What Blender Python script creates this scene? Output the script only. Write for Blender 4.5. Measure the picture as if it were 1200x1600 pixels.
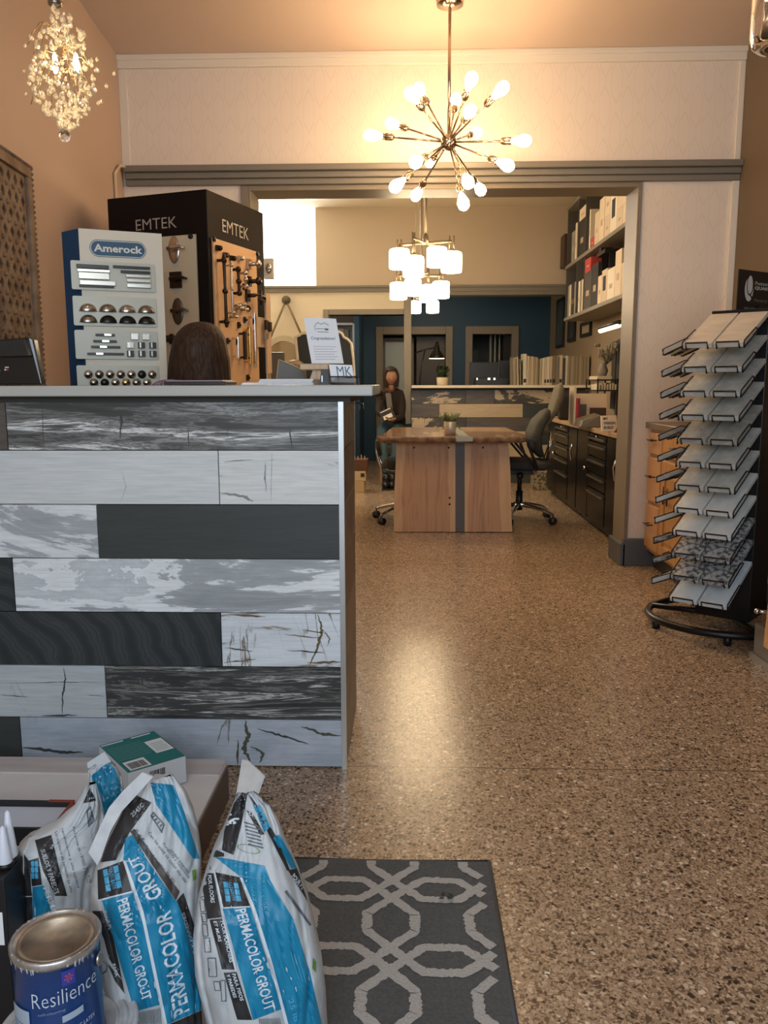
import bpy, bmesh, math, random
from mathutils import Vector, Matrix, noise
for o in list(bpy.data.objects): bpy.data.objects.remove(o)
SC = bpy.context.scene
COL = SC.collection
R = math.radians
random.seed(7)
# ---------------------------------------------------------------- camera
CH = 1.11
FPX = 1294.0
PITCH, YAW, ROLL = R(8.8), R(1.77), R(.13)
cp, sp, cy_, sy_ = math.cos(PITCH), math.sin(PITCH), math.cos(YAW), math.sin(YAW)
FV = Vector((-sy_*cp, cy_*cp, -sp)); R0 = Vector((cy_, sy_, 0)); U0 = Vector((-sy_*sp, cy_*sp, cp))
RV = R0*math.cos(ROLL) - U0*math.sin(ROLL); UV = R0*math.sin(ROLL) + U0*math.cos(ROLL)
cam_d = bpy.data.cameras.new('camera'); cam = bpy.data.objects.new('camera', cam_d); COL.objects.link(cam)
cam_d.sensor_fit = 'HORIZONTAL'; cam_d.sensor_width = 36; cam_d.lens = FPX/1200*36
cam_d.clip_start = .05; cam_d.clip_end = 100
mw = Matrix((RV, UV, -FV)).transposed().to_4x4(); mw.translation = (0, 0, CH); cam.matrix_world = mw
SC.camera = cam
# ---------------------------------------------------------------- light and exposure
vs = SC.view_settings
vs.view_transform = 'Standard'; vs.look = 'None'; vs.gamma = 1; vs.use_curve_mapping = False; vs.exposure = 1.0
w = bpy.data.worlds.new('daylight'); SC.world = w; w.use_nodes = True
w.node_tree.nodes['Background'].inputs[0].default_value = (.62, .80, 1, 1)
w.node_tree.nodes['Background'].inputs[1].default_value = .6
def area(name, loc, rot, sx, sy, e, c):
    l = bpy.data.lights.new(name, 'AREA'); l.shape = 'RECTANGLE'; l.size = sx; l.size_y = sy; l.energy = e; l.color = c
    o = bpy.data.objects.new(name, l); COL.objects.link(o); o.location = loc; o.rotation_euler = rot; return o
def point(name, loc, e, c, r=.05, parent=None):
    l = bpy.data.lights.new(name, 'POINT'); l.energy = e; l.color = c; l.shadow_soft_size = r
    o = bpy.data.objects.new(name, l); COL.objects.link(o); o.location = loc
    if parent: o.parent = parent
    return o
area('shop_window_daylight', (0.1, -1.5, 1.95), (R(82), 0, 0), 2.9, 1.6, 36, (.80, .90, 1))
area('clerestory_daylight', (-1.38, 9.2, 2.62), (R(-80), 0, 0), .7, .8, 20, (1, .97, .9))
# ---------------------------------------------------------------- pixel helpers (a pixel of the photo and a depth give a point)
def ray(x, y): return FV + RV*((x-600)/FPX) + UV*((800-y)/FPX)
def at(x, y, Y):
    d = ray(x, y); return Vector((0, 0, CH)) + d*(Y/d.y)
def atz(x, y, z=0.):
    d = ray(x, y); return Vector((0, 0, CH)) + d*((z-CH)/d.z)
# ---------------------------------------------------------------- materials
MATS = {}
def mat(name, c, rough=.5, metal=0., em=None, es=0., spec=.5, trans=0., ior=1.45, coat=0., alpha=1.):
    if name in MATS: return MATS[name]
    m = bpy.data.materials.new(name); m.use_nodes = True; b = m.node_tree.nodes['Principled BSDF']
    b.inputs['Base Color'].default_value = (*c, 1); b.inputs['Roughness'].default_value = rough
    b.inputs['Metallic'].default_value = metal; b.inputs['Specular IOR Level'].default_value = spec
    b.inputs['Transmission Weight'].default_value = trans; b.inputs['IOR'].default_value = ior
    b.inputs['Coat Weight'].default_value = coat; b.inputs['Alpha'].default_value = alpha
    if em: b.inputs['Emission Color'].default_value = (*em, 1); b.inputs['Emission Strength'].default_value = es
    MATS[name] = m; return m
def N(m, t, **kw):
    n = m.node_tree.nodes.new(t)
    for k, v in kw.items():
        if k in n.inputs.keys(): n.inputs[k].default_value = v
        else: setattr(n, k, v)
    return n
def L(m, a, b): m.node_tree.links.new(a, b)
def bsdf(m): return m.node_tree.nodes['Principled BSDF']
def coords(m, scale=(1, 1, 1), loc=(0, 0, 0), rot=(0, 0, 0), kind='Object'):
    tc = N(m, 'ShaderNodeTexCoord'); mp = N(m, 'ShaderNodeMapping')
    mp.inputs['Scale'].default_value = scale; mp.inputs['Location'].default_value = loc; mp.inputs['Rotation'].default_value = rot
    L(m, tc.outputs[kind], mp.inputs['Vector']); return mp.outputs['Vector']
def ramp(m, fac, stops, interp='LINEAR'):
    r = N(m, 'ShaderNodeValToRGB'); r.color_ramp.interpolation = interp; e = r.color_ramp.elements
    while len(e) > 1: e.remove(e[-1])
    e[0].position = stops[0][0]; e[0].color = (*stops[0][1], 1)
    for p, c in stops[1:]:
        k = e.new(p); k.color = (*c, 1)
    L(m, fac, r.inputs['Fac']); return r.outputs['Color']
def bump(m, h, s=.2, d=.01):
    b = N(m, 'ShaderNodeBump', Strength=s, Distance=d); L(m, h, b.inputs['Height']); L(m, b.outputs['Normal'], bsdf(m).inputs['Normal'])
def mix(m, fac, a, b, mode='MIX'):
    x = N(m, 'ShaderNodeMix', data_type='RGBA', blend_type=mode)
    for s, v in ((x.inputs[0], fac), (x.inputs[6], a), (x.inputs[7], b)):
        if hasattr(v, 'links'): L(m, v, s)
        else: s.default_value = v if isinstance(v, (int, float)) else (*v, 1)
    return x.outputs[2]
def noisy(name, c1, c2, scale=8, rough=.6, stretch=(1, 1, 1), detail=4, lo=.35, hi=.65, b=0., metal=0., dist=0.):
    if name in MATS: return MATS[name]
    m = mat(name, c1, rough, metal)
    n = N(m, 'ShaderNodeTexNoise', Scale=scale, Detail=detail, Distortion=dist); L(m, coords(m, stretch), n.inputs['Vector'])
    L(m, ramp(m, n.outputs['Fac'], [(lo, c1), (hi, c2)]), bsdf(m).inputs['Base Color'])
    if b: bump(m, n.outputs['Fac'], b, .004)
    return m
def wood(name, c1, c2, scale=1., rough=.35, axis=2, coat=.2):
    if name in MATS: return MATS[name]
    m = mat(name, c1, rough, coat=coat); s = [14*scale]*3; s[axis] = 1.1*scale
    n = N(m, 'ShaderNodeTexNoise', Scale=1.6, Detail=6, Distortion=1.2); L(m, coords(m, tuple(s)), n.inputs['Vector'])
    n2 = N(m, 'ShaderNodeTexNoise', Scale=9, Detail=3); L(m, coords(m, tuple(s)), n2.inputs['Vector'])
    a = ramp(m, n.outputs['Fac'], [(.3, c2), (.45, c1), (.55, c1), (.62, c2), (.8, c1)])
    L(m, mix(m, .25, a, ramp(m, n2.outputs['Fac'], [(.35, c2), (.65, c1)])), bsdf(m).inputs['Base Color'])
    return m
def plank(name, stops, sc=3., seed=0., dist=1.5, sx=.35, sz=2.2, det=7, rough=.38, crack=None):
    """printed weathered-wood porcelain: streaks along X with hard paint-flake edges"""
    m = mat(name, stops[0][1], rough)
    n = N(m, 'ShaderNodeTexNoise', Scale=sc, Detail=det, Distortion=dist*.6, Roughness=.66)
    L(m, coords(m, (sx*3, sx*3, sz*3), (seed*3.1, seed*1.7, seed)), n.inputs['Vector'])
    col = ramp(m, n.outputs['Fac'], stops)
    g = N(m, 'ShaderNodeTexNoise', Scale=9, Detail=6); L(m, coords(m, (1.2, 1.2, 22), (seed, 0, seed)), g.inputs['Vector'])
    gr = ramp(m, g.outputs['Fac'], [(.3, (.72, .72, .72)), (.65, (1, 1, 1))])
    col = mix(m, .55, col, gr, 'MULTIPLY')
    if crack:
        v = N(m, 'ShaderNodeTexNoise', Scale=1.3, Detail=5, Distortion=2.2)
        L(m, coords(m, (6, 6, 1.4), (seed*2, 0, seed*5)), v.inputs['Vector'])
        f = ramp(m, v.outputs['Fac'], [(.0, (0, 0, 0)), (.478, (0, 0, 0)), (.5, (1, 1, 1)), (.520, (0, 0, 0))])
        v2 = N(m, 'ShaderNodeTexNoise', Scale=2.2, Detail=2); L(m, coords(m, (1.5, 1.5, 1.5), (seed, 4, 2)), v2.inputs['Vector'])
        f = mix(m, 1., f, ramp(m, v2.outputs['Fac'], [(.50, (0, 0, 0)), (.58, (1, 1, 1))]), 'MULTIPLY')
        col = mix(m, f, col, crack)
    L(m, col, bsdf(m).inputs['Base Color']); return m
# ---------------------------------------------------------------- mesh builder
class MB:
    def __init__(s): s.v = []; s.f = []; s.m = []; s.sm = []
    def add(s, vs, fs, mi=0, smooth=False):
        k = len(s.v); s.v += [Vector(p) for p in vs]
        for f in fs: s.f.append([i+k for i in f]); s.m.append(mi); s.sm.append(smooth)
        return s
    def box(s, c, d, mi=0, M=None):
        hx, hy, hz = d[0]/2, d[1]/2, d[2]/2; c = Vector(c)
        ps = [Vector((x*hx, y*hy, z*hz)) for x in (-1, 1) for y in (-1, 1) for z in (-1, 1)]
        ps = [c + (M @ p if M else p) for p in ps]
        return s.add(ps, [(0, 1, 3, 2), (4, 6, 7, 5), (0, 4, 5, 1), (2, 3, 7, 6), (0, 2, 6, 4), (1, 5, 7, 3)], mi)
    def bx(s, x0, x1, y0, y1, z0, z1, mi=0):
        return s.box(((x0+x1)/2, (y0+y1)/2, (z0+z1)/2), (abs(x1-x0), abs(y1-y0), abs(z1-z0)), mi)
    def hexa(s, b, t, mi=0):   # four bottom corners, four top corners
        return s.add(list(b)+list(t), [(0, 3, 2, 1), (4, 5, 6, 7), (0, 1, 5, 4), (1, 2, 6, 5), (2, 3, 7, 6), (3, 0, 4, 7)], mi)
    def slab(s, pts, d, mi=0):  # flat polygon thickened by vector d
        pts = [Vector(p) for p in pts]; d = Vector(d); n = len(pts)
        return s.add(pts+[p+d for p in pts], [tuple(range(n))[::-1], tuple(range(n, 2*n))]+[(i, (i+1) % n, n+(i+1) % n, n+i) for i in range(n)], mi)
    def tube(s, pts, r, n=8, mi=0, cap=True, closed=False):
        pts = [Vector(p) for p in pts]; m = len(pts); rs = r if isinstance(r, (list, tuple)) else [r]*m
        rings = []; prev = None
        for i, p in enumerate(pts):
            if closed: t = pts[(i+1) % m]-pts[i-1]
            else: t = pts[min(i+1, m-1)]-pts[max(i-1, 0)]
            t.normalize()
            if prev is None:
                a = t.cross(Vector((0, 0, 1)));
                if a.length < .1: a = t.cross(Vector((1, 0, 0)))
            else: a = prev - t*prev.dot(t)
            a.normalize(); prev = a; b = t.cross(a)
            rings.append([p+(a*math.cos(2*math.pi*k/n)+b*math.sin(2*math.pi*k/n))*rs[i] for k in range(n)])
        vs = [q for g in rings for q in g]; fs = []
        for i in range(m if closed else m-1):
            j = (i+1) % m
            for k in range(n): fs.append((i*n+k, i*n+(k+1) % n, j*n+(k+1) % n, j*n+k))
        if cap and not closed: fs += [tuple(range(n))[::-1], tuple((m-1)*n+k for k in range(n))]
        return s.add(vs, fs, mi, True)
    def lathe(s, prof, M=None, n=20, mi=0, c=(0, 0, 0)):
        c = Vector(c); vs = []; fs = []; m = len(prof)
        for r, z in prof:
            for k in range(n):
                p = Vector((r*math.cos(2*math.pi*k/n), r*math.sin(2*math.pi*k/n), z)); vs.append(c+(M @ p if M else p))
        for i in range(m-1):
            for k in range(n): fs.append((i*n+k, i*n+(k+1) % n, (i+1)*n+(k+1) % n, (i+1)*n+k))
        if prof[0][0] > 1e-5: fs.append(tuple(range(n))[::-1])
        if prof[-1][0] > 1e-5: fs.append(tuple((m-1)*n+k for k in range(n)))
        return s.add(vs, fs, mi, True)
    def ball(s, c, r, n=12, mi=0, sc=(1, 1, 1), M=None):
        h = max(4, n//2); pr = [(math.sin(math.pi*i/h), -math.cos(math.pi*i/h)) for i in range(h+1)]
        D = Matrix.Diagonal(Vector(sc)*r); Q = (M @ D) if M else D
        return s.lathe([(max(a, 1e-4 if 0 < i < h else 1e-6), b) for i, (a, b) in enumerate(pr)], Q, n, mi, c)
    def grid(s, fn, nu, nv, mi=0, smooth=True, closeu=False):
        vs = [fn(i/nu, j/nv) for j in range(nv+1) for i in range(nu+(0 if closeu else 1))]; w_ = nu if closeu else nu+1; fs = []
        for j in range(nv):
            for i in range(nu):
                k = (i+1) % w_ if closeu else i+1
                fs.append((j*w_+i, j*w_+k, (j+1)*w_+k, (j+1)*w_+i))
        return s.add(vs, fs, mi, smooth)
    def text(s, t, fn, mi=0, bold=0., shear=0.):
        vs, fs = text_geo(t, bold, shear); return s.add([fn(x, y) for x, y in vs], fs, mi)
def frame(o, U, V, k=0.):   # plane mapping for text: (0..1, 0..1) -> o + U*x + V*y
    o, U, V = Vector(o), Vector(U), Vector(V); n = U.cross(V).normalized()*k
    return lambda x, y: o+U*x+V*y+n
TG = {}
def text_geo(t, bold=0., shear=0.):
    key = (t, bold, shear)
    if key in TG: return TG[key]
    c = bpy.data.curves.new('t', 'FONT'); c.body = t; c.offset = bold; c.resolution_u = 2; c.shear = shear
    o = bpy.data.objects.new('t', c); COL.objects.link(o); dg = bpy.context.evaluated_depsgraph_get(); dg.update()
    e = o.evaluated_get(dg); me = e.to_mesh(); vs = [(v.co.x, v.co.y) for v in me.vertices]; fs = [tuple(p.vertices) for p in me.polygons]; e.to_mesh_clear()
    bpy.data.objects.remove(o); bpy.data.curves.remove(c)
    x0, x1 = min(v[0] for v in vs), max(v[0] for v in vs); y0, y1 = min(v[1] for v in vs), max(v[1] for v in vs)
    TG[key] = ([((x-x0)/(x1-x0), (y-y0)/max(y1-y0, 1e-6)) for x, y in vs], fs); return TG[key]
def mkobj(name, mb, mats, bevel=0., seg=2):
    me = bpy.data.meshes.new(name); me.from_pydata([tuple(v) for v in mb.v], [], mb.f)
    for m in (mats if isinstance(mats, (list, tuple)) else [mats]): me.materials.append(m)
    me.polygons.foreach_set('material_index', mb.m); me.polygons.foreach_set('use_smooth', mb.sm); me.update()
    o = bpy.data.objects.new(name, me); COL.objects.link(o)
    if bevel: b = o.modifiers.new('bevel', 'BEVEL'); b.width = bevel; b.segments = seg; b.limit_method = 'ANGLE'
    return o
def tag(o, label, cat, group=None, kind=None):
    o['label'] = label; o['category'] = cat
    if group: o['group'] = group
    if kind: o['kind'] = kind
    return o
def thing(name, label, cat, loc=(0, 0, 0), rotz=0., group=None):
    o = bpy.data.objects.new(name, None); COL.objects.link(o); o.location = loc; o.rotation_euler = (0, 0, rotz); o.empty_display_size = .05
    return tag(o, label, cat, group)
def part(name, mb, mats, parent, world=False, bevel=0., label=None, seg=2):
    if world: 
        inv = (Matrix.Translation(parent.location) @ Matrix.Rotation(parent.rotation_euler.z, 4, 'Z')).inverted()
        mb.v = [inv @ v for v in mb.v]
    o = mkobj(name, mb, mats, bevel, seg); o.parent = parent
    if label: o['label'] = label
    return o
def sub(name, mb, mats, parent, world_root=None, bevel=0., label=None):
    if world_root is not None:
        inv = (Matrix.Translation(world_root.location) @ Matrix.Rotation(world_root.rotation_euler.z, 4, 'Z')).inverted()
        mb.v = [inv @ v for v in mb.v]
    o = mkobj(name, mb, mats, bevel); o.parent = parent
    if label: o['label'] = label
    return o
def single(name, mb, mats, label, cat, group=None, bevel=0., origin=None, seg=2, kind=None):
    if origin is None:
        xs = [v.x for v in mb.v]; ys = [v.y for v in mb.v]; zs = [v.z for v in mb.v]
        origin = Vector(((min(xs)+max(xs))/2, (min(ys)+max(ys))/2, min(zs)))
    origin = Vector(origin); mb.v = [v-origin for v in mb.v]
    o = mkobj(name, mb, mats, bevel, seg); o.location = origin; return tag(o, label, cat, group, kind)
def struct(name, mb, mats, bevel=0.):
    o = mkobj(name, mb, mats, bevel); o['kind'] = 'structure'; return o
def dup(root, loc, rotz=None, label=None, group=None):
    r = root.copy(); COL.objects.link(r); r.location = loc
    if rotz is not None: r.rotation_euler = (0, 0, rotz)
    if label: r['label'] = label
    if group: r['group'] = group
    for ch in list(root.children):
        c = ch.copy(); COL.objects.link(c); c.parent = r
        for g in list(ch.children):
            d = g.copy(); COL.objects.link(d); d.parent = c
    return r
ORD = ['first', 'second', 'third', 'fourth', 'fifth', 'sixth', 'seventh', 'eighth', 'ninth', 'tenth', 'eleventh', 'twelfth']
# ---------------------------------------------------------------- shared materials
cream = mat('cream_paint', (.74, .64, .47), .6)
tan = mat('tan_paint', (.53, .405, .325), .6)
ceilm = mat('ceiling_paint', (.64, .52, .44), .7)
taupe = mat('taupe_trim', (.20, .18, .145), .4)
brown_wall = mat('brown_wall_paint', (.16, .115, .07), .6)
chrome = mat('chrome', (.75, .74, .72), .12, 1.)
nickel = mat('brushed_nickel', (.55, .50, .44), .28, 1.)
bronze = mat('oil_rubbed_bronze', (.05, .035, .025), .35, .8)
brass = mat('polished_brass', (.80, .58, .22), .2, 1.)
black = mat('satin_black', (.012, .011, .011), .35)
blackm = mat('matte_black', (.02, .019, .018), .6)
white = mat('white_paint', (.80, .79, .76), .5)
paper = mat('white_paper', (.85, .86, .88), .6)
steel = mat('steel', (.45, .45, .44), .35, 1.)
# ---------------------------------------------------------------- floor
fm = mat('terrazzo', (.3, .22, .15), .24, spec=.36)
v1 = N(fm, 'ShaderNodeTexVoronoi', Scale=85.); v1.feature = 'F1'; c_ = coords(fm); 
nz = N(fm, 'ShaderNodeTexNoise', Scale=60., Detail=2.); L(fm, c_, nz.inputs['Vector'])
L(fm, mix(fm, .02, c_, nz.outputs['Color']), v1.inputs['Vector'])
sepc = N(fm, 'ShaderNodeSeparateColor'); L(fm, v1.outputs['Color'], sepc.inputs[0])
chips = ramp(fm, sepc.outputs[0], [(0, (.06, .04, .028)), (.14, (.13, .088, .06)), (.30, (.36, .265, .18)), (.60, (.50, .38, .265)), (.82, (.64, .52, .39)), (.96, (.80, .72, .60))], 'CONSTANT')
v2 = N(fm, 'ShaderNodeTexVoronoi', Scale=230.); L(fm, c_, v2.inputs['Vector'])
sep2 = N(fm, 'ShaderNodeSeparateColor'); L(fm, v2.outputs['Color'], sep2.inputs[0])
fines = ramp(fm, sep2.outputs[1], [(0, (.18, .125, .08)), (.35, (.40, .295, .20)), (.8, (.56, .44, .32))], 'CONSTANT')
dist = ramp(fm, v1.outputs['Distance'], [(.36, (0, 0, 0)), (.5, (1, 1, 1))])
flr = mix(fm, dist, chips, fines)
lg = N(fm, 'ShaderNodeTexNoise', Scale=1.3, Detail=2.); L(fm, c_, lg.inputs['Vector'])
flr = mix(fm, .5, flr, ramp(fm, lg.outputs['Fac'], [(.3, (.8, .8, .8)), (.7, (1, 1, 1))]), 'MULTIPLY')
wv = N(fm, 'ShaderNodeSeparateXYZ'); L(fm, c_, wv.inputs[0])
def lineat(sock, pos, wd):
    a = N(fm, 'ShaderNodeMath', operation='SUBTRACT'); L(fm, sock, a.inputs[0]); a.inputs[1].default_value = pos
    b = N(fm, 'ShaderNodeMath', operation='ABSOLUTE'); L(fm, a.outputs[0], b.inputs[0])
    c = N(fm, 'ShaderNodeMath', operation='LESS_THAN'); L(fm, b.outputs[0], c.inputs[0]); c.inputs[1].default_value = wd
    return c.outputs[0]
for p in (2.285, 5.06, -.6): flr = mix(fm, lineat(wv.outputs['Y'], p, .0022), flr, (.10, .07, .05))
flr = mix(fm, 1., flr, (.98, .92, .87), 'MULTIPLY')
L(fm, flr, bsdf(fm).inputs['Base Color'])
struct('floor', MB().bx(-3.2, 3.2, -1.7, 15.2, -.1, 0), fm)
# ---------------------------------------------------------------- front room shell
def WX(Y): return -1.68-.079*(Y-5.05)          # the left wall runs a few degrees off square
HY, HT = 5.05, .24
ZC = 2.97
wl = MB(); y0, y1 = -1.6, 5.3
wl.hexa([(WX(y0)-.15, y0, 0), (WX(y0), y0, 0), (WX(y1), y1, 0), (WX(y1)-.15, y1, 0)], [(WX(y0)-.15, y0, 3.1), (WX(y0), y0, 3.1), (WX(y1), y1, 3.1), (WX(y1)-.15, y1, 3.1)])
struct('wall_left', wl, tan)
struct('wall_right', MB().bx(1.885, 2.05, -1.6, 5.05, 0, 3.1), brown_wall)
struct('ceiling', MB().bx(-2.0, 2.1, -1.6, HY+HT, ZC, ZC+.12), ceilm)
# front wall of the shop behind the camera, with its window opening
wf = MB(); wf.bx(-1.6, -1.3, -1.7, -1.6, 0, 3.1); wf.bx(1.6, 2.05, -1.7, -1.6, 0, 3.1); wf.bx(-1.3, 1.6, -1.7, -1.6, 0, .15); wf.bx(-1.3, 1.6, -1.7, -1.6, 2.6, 3.1)
struct('wall_front', wf, cream)
# header wall with embossed paper
pm = mat('embossed_wallpaper', (.78, .69, .59), .55)
cx = coords(pm, (1, 1, 1)); sx = N(pm, 'ShaderNodeSeparateXYZ'); L(pm, cx, sx.inputs[0])
def M_(op, a, b=None):
    n = N(pm, 'ShaderNodeMath', operation=op)
    for i, q in enumerate((a, b)):
        if q is None: continue
        if hasattr(q, 'links'): L(pm, q, n.inputs[i])
        else: n.inputs[i].default_value = q
    return n.outputs[0]
def lattice(ox, oz):   # outlines of tall flat-sided hexagons
    ax = M_('ABSOLUTE', M_('SUBTRACT', M_('FRACT', M_('ADD', M_('MULTIPLY', sx.outputs['X'], 1/.13), ox)), .5))
    az = M_('ABSOLUTE', M_('SUBTRACT', M_('FRACT', M_('ADD', M_('MULTIPLY', sx.outputs['Z'], 1/.28), oz)), .5))
    d = M_('MAXIMUM', ax, M_('ADD', M_('MULTIPLY', ax, .5), M_('MULTIPLY', az, .56)))
    return M_('LESS_THAN', M_('ABSOLUTE', M_('SUBTRACT', d, .23)), .014)
lt = M_('MAXIMUM', lattice(0., 0.), lattice(.5, .5))
L(pm, mix(pm, lt, (.78, .69, .59), (.735, .645, .54)), bsdf(pm).inputs['Base Color']); bump(pm, lt, .15, .002)
OL, OR_, OT = -.945, 1.325, 2.245
hw = MB(); hw.bx(-1.70, OL, HY, HY+HT, 0, OT); hw.bx(OR_, 1.9, HY, HY+HT, 0, OT); hw.bx(-1.75, 1.9, HY, HY+HT, OT, ZC+.02)
struct('wall_back', hw, pm)
t = MB(); t.bx(-1.68, 1.885, HY-.022, HY, ZC-.07, ZC); t.bx(-1.68, 1.885, HY-.035, HY, ZC-.03, ZC)
t.bx(-1.68, -1.63, HY-.012, HY, 2.37, ZC-.07); t.bx(1.85, 1.885, HY-.012, HY, 2.37, ZC-.07); struct('trim_1', t, mat('cream_trim', (.76, .70, .60), .5), .004)
t = MB(); t.bx(-1.66, 1.885, HY-.03, HY, 2.255, 2.29); t.bx(-1.66, 1.885, HY-.045, HY, 2.29, 2.325); t.bx(-1.66, 1.885, HY-.07, HY, 2.325, 2.36); struct('trim_2', t, taupe, .006)
t = MB(); t.bx(OL-.045, OL, HY-.012, HY, 0, 2.255); t.bx(OL, OR_, HY-.012, HY+.001, OT-.02, 2.255)
t.bx(OR_, OR_+.012, HY-.012, HY, .0, 2.255)
t.bx(OL-.001, OL+.012, HY-.012, HY+HT+.02, 0, OT); t.bx(OR_-.012, OR_+.001, HY-.012, HY+HT+.02, 0, OT); t.bx(OL, OR_, HY-.01, HY+HT+.02, OT-.012, OT+.001); struct('trim_3', t, mat('casing_taupe', (.215, .175, .125), .45), .003)
t = MB(); t.bx(OR_-.02, 1.885, HY-.03, HY, 0, .17); t.bx(OR_-.035, OR_, HY-.03, HY+HT+.03, 0, .14); struct('baseboard_back', t, mat('plinth_grey', (.10, .11, .12), .5), .006)
t = MB(); t.bx(1.845, 1.885, HY-.02, HY, .17, 2.255); struct('trim_4', t, mat('cream_trim', (.76, .70, .60), .5), .003)
# ---------------------------------------------------------------- middle room
RX = 1.98; MY = 9.5; ZC2 = 3.03
struct('wall_side', MB().bx(RX, RX+.12, HY+HT, 12.2, 0, 3.2), mat('room_wall_taupe', (.30, .23, .155), .6))
struct('wall_far_left', MB().bx(-2.25, -2.1, HY+HT, MY+.1, 0, 3.2), cream)
struct('wall_return', MB().bx(-2.2, -1.7, HY+.001, HY+HT, 0, 3.2).bx(1.9, 2.05, HY+.001, HY+HT, 0, 3.2), cream)
struct('ceiling_middle', MB().bx(-2.2, RX+.1, HY+HT, MY+.15, ZC2, ZC2+.1), mat('pale_ceiling', (.74, .66, .52), .7))
panelm = mat('beige_panel', (.55, .455, .345), .6)
DL, DR = -.91, -.065; DT = 1.875
wmid = MB(); wmid.bx(-2.1, DL, MY, MY+.15, 0, 2.15); wmid.bx(DL, DR, MY, MY+.15, DT, 2.15)
struct('wall_middle', wmid, mat('cream_middle_wall', (.70, .62, .48), .6))
up = MB(); up.bx(-2.1, -1.98, MY, MY+.15, 2.15, ZC2); up.bx(-1.04, RX, MY, MY+.15, 2.15, ZC2);
struct('wall_upper', up, panelm)
t = MB(); t.bx(-2.1, RX, MY-.03, MY+.001, 2.12, 2.19); t.bx(-2.1, RX, MY-.045, MY, 2.165, 2.19); t.bx(DR, RX, MY-.02, MY+.17, 2.08, 2.13); struct('trim_5', t, taupe, .005)
t = MB(); t.bx(DL-.06, DL, MY-.02, MY+.16, 0, DT+.06); t.bx(DL, DR, MY-.02, MY+.16, DT, DT+.06); t.bx(DR, DR+.085, MY-.04, MY+.16, 0, 2.12); struct('trim_6', t, mat('door_casing_grey', (.25, .22, .17), .45), .005)
# the clerestory window, burnt out by the sky behind it
wn = MB(); wn.bx(-1.98, -1.04, MY+.10, MY+.12, 2.19, ZC2)
wo = struct('window_1', wn, mat('window_sky_glow', (1, 1, 1), .5, em=(1, .99, .95), es=2.2))
wfm = MB(); wfm.bx(-1.98, -1.96, MY+.06, MY+.1, 2.19, ZC2); wfm.bx(-1.055, -1.04, MY+.06, MY+.1, 2.19, ZC2); wfm.bx(-1.96, -1.055, MY+.06, MY+.1, 2.19, 2.205)
part('window_frame', wfm, white, wo)
# ---------------------------------------------------------------- half wall with plank tile and its shelf top
D0, D1, G0, G1, W0, W1 = (.035, .034, .032), (.075, .073, .068), (.21, .21, .20), (.36, .365, .355), (.66, .67, .65), (.88, .89, .88)
TP = {
 'streak': plank('plank_streaked', [(.30, D0), (.44, D1), (.46, G0), (.50, D1), (.53, G0), (.555, G1), (.57, D1), (.60, W0), (.62, W1), (.64, G0), (.7, D1)], 2.6, 1.3, .7, sx=.2, sz=2.6),
 'smooth': plank('plank_pale_smooth', [(.3, (.62, .65, .65)), (.7, (.76, .79, .78))], .8, 2., .6),
 'marked': plank('plank_pale_marked', [(.27, G0), (.38, G1), (.42, (.72, .74, .72)), (.8, (.84, .85, .83))], 2.6, 3.7, 1.5, crack=(.25, .26, .26)),
 'cloud': plank('plank_clouded', [(.36, (.36, .39, .41)), (.48, (.45, .48, .50)), (.50, (.78, .81, .84)), (.62, (.88, .91, .92)), (.64, (.58, .61, .64)), (.8, (.48, .51, .54))], 1.1, 5.2, 2.0, sx=.5, sz=1.6),
 'cloud2': plank('plank_clouded_grey', [(.34, (.30, .32, .34)), (.47, (.42, .45, .47)), (.485, (.52, .55, .57)), (.49, (.84, .87, .89)), (.56, (.90, .93, .95)), (.565, (.60, .63, .66)), (.66, (.74, .78, .80))], 1.5, 8.1, 1.1, sx=.24, sz=1.5),
 'dark': plank('plank_charcoal', [(.3, (.045, .052, .05)), (.7, (.065, .074, .072))], 1.2, 6.4, .5),
 'ring': plank('plank_ring_grain', [(.32, (.035, .042, .045)), (.42, (.065, .07, .072)), (.5, (.04, .046, .05)), (.58, (.075, .08, .08)), (.66, (.045, .05, .053))], 1.3, 9.9, 1.6, sx=.8, sz=.5),
 'rust': plank('plank_white_rusty', [(.33, (.16, .11, .06)), (.385, (.34, .30, .25)), (.41, (.70, .75, .80)), (.7, (.84, .90, .95))], 1.5, 11.3, 1.9, crack=(.16, .12, .06)),
 'split': plank('plank_grey_split', [(.3, (.46, .51, .53)), (.75, (.62, .67, .69))], 1.4, 12.8, .9, crack=(.07, .08, .09)),
 'night': plank('plank_black_streaked', [(.36, D0), (.46, (.05, .055, .058)), (.48, G0), (.50, D1), (.56, (.05, .055, .058)), (.575, G0), (.595, W0), (.605, D1), (.65, G0)], 2.4, 14.6, .7, sx=.2, sz=2.6),
 'slate': plank('plank_daylight_tinted', [(.3, (.30, .36, .43)), (.5, (.46, .52, .60)), (.68, (.60, .66, .72))], 1.2, 16.4, 1.4, sx=.5, sz=1.4, crack=(.14, .13, .09)),  # bottom row plank, the cool cast of daylight is put into its colour
 'tan': plank('plank_tan', [(.3, (.48, .38, .24)), (.7, (.62, .51, .35))], 1.2, 18., .7),
 'drift': plank('plank_tan_flaked', [(.42, (.055, .05, .045)), (.5, (.10, .085, .06)), (.505, (.58, .48, .33)), (.8, (.66, .56, .40))], .9, 20.2, 1.4, sx=.5, sz=1.2, crack=(.06, .05, .04)),
 'umber': plank('plank_umber', [(.3, (.07, .06, .052)), (.5, (.13, .11, .09)), (.6, (.09, .08, .07))], 1.6, 22.7, 1.2),
}
TK = list(TP); TL = [TP[k] for k in TK]
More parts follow.
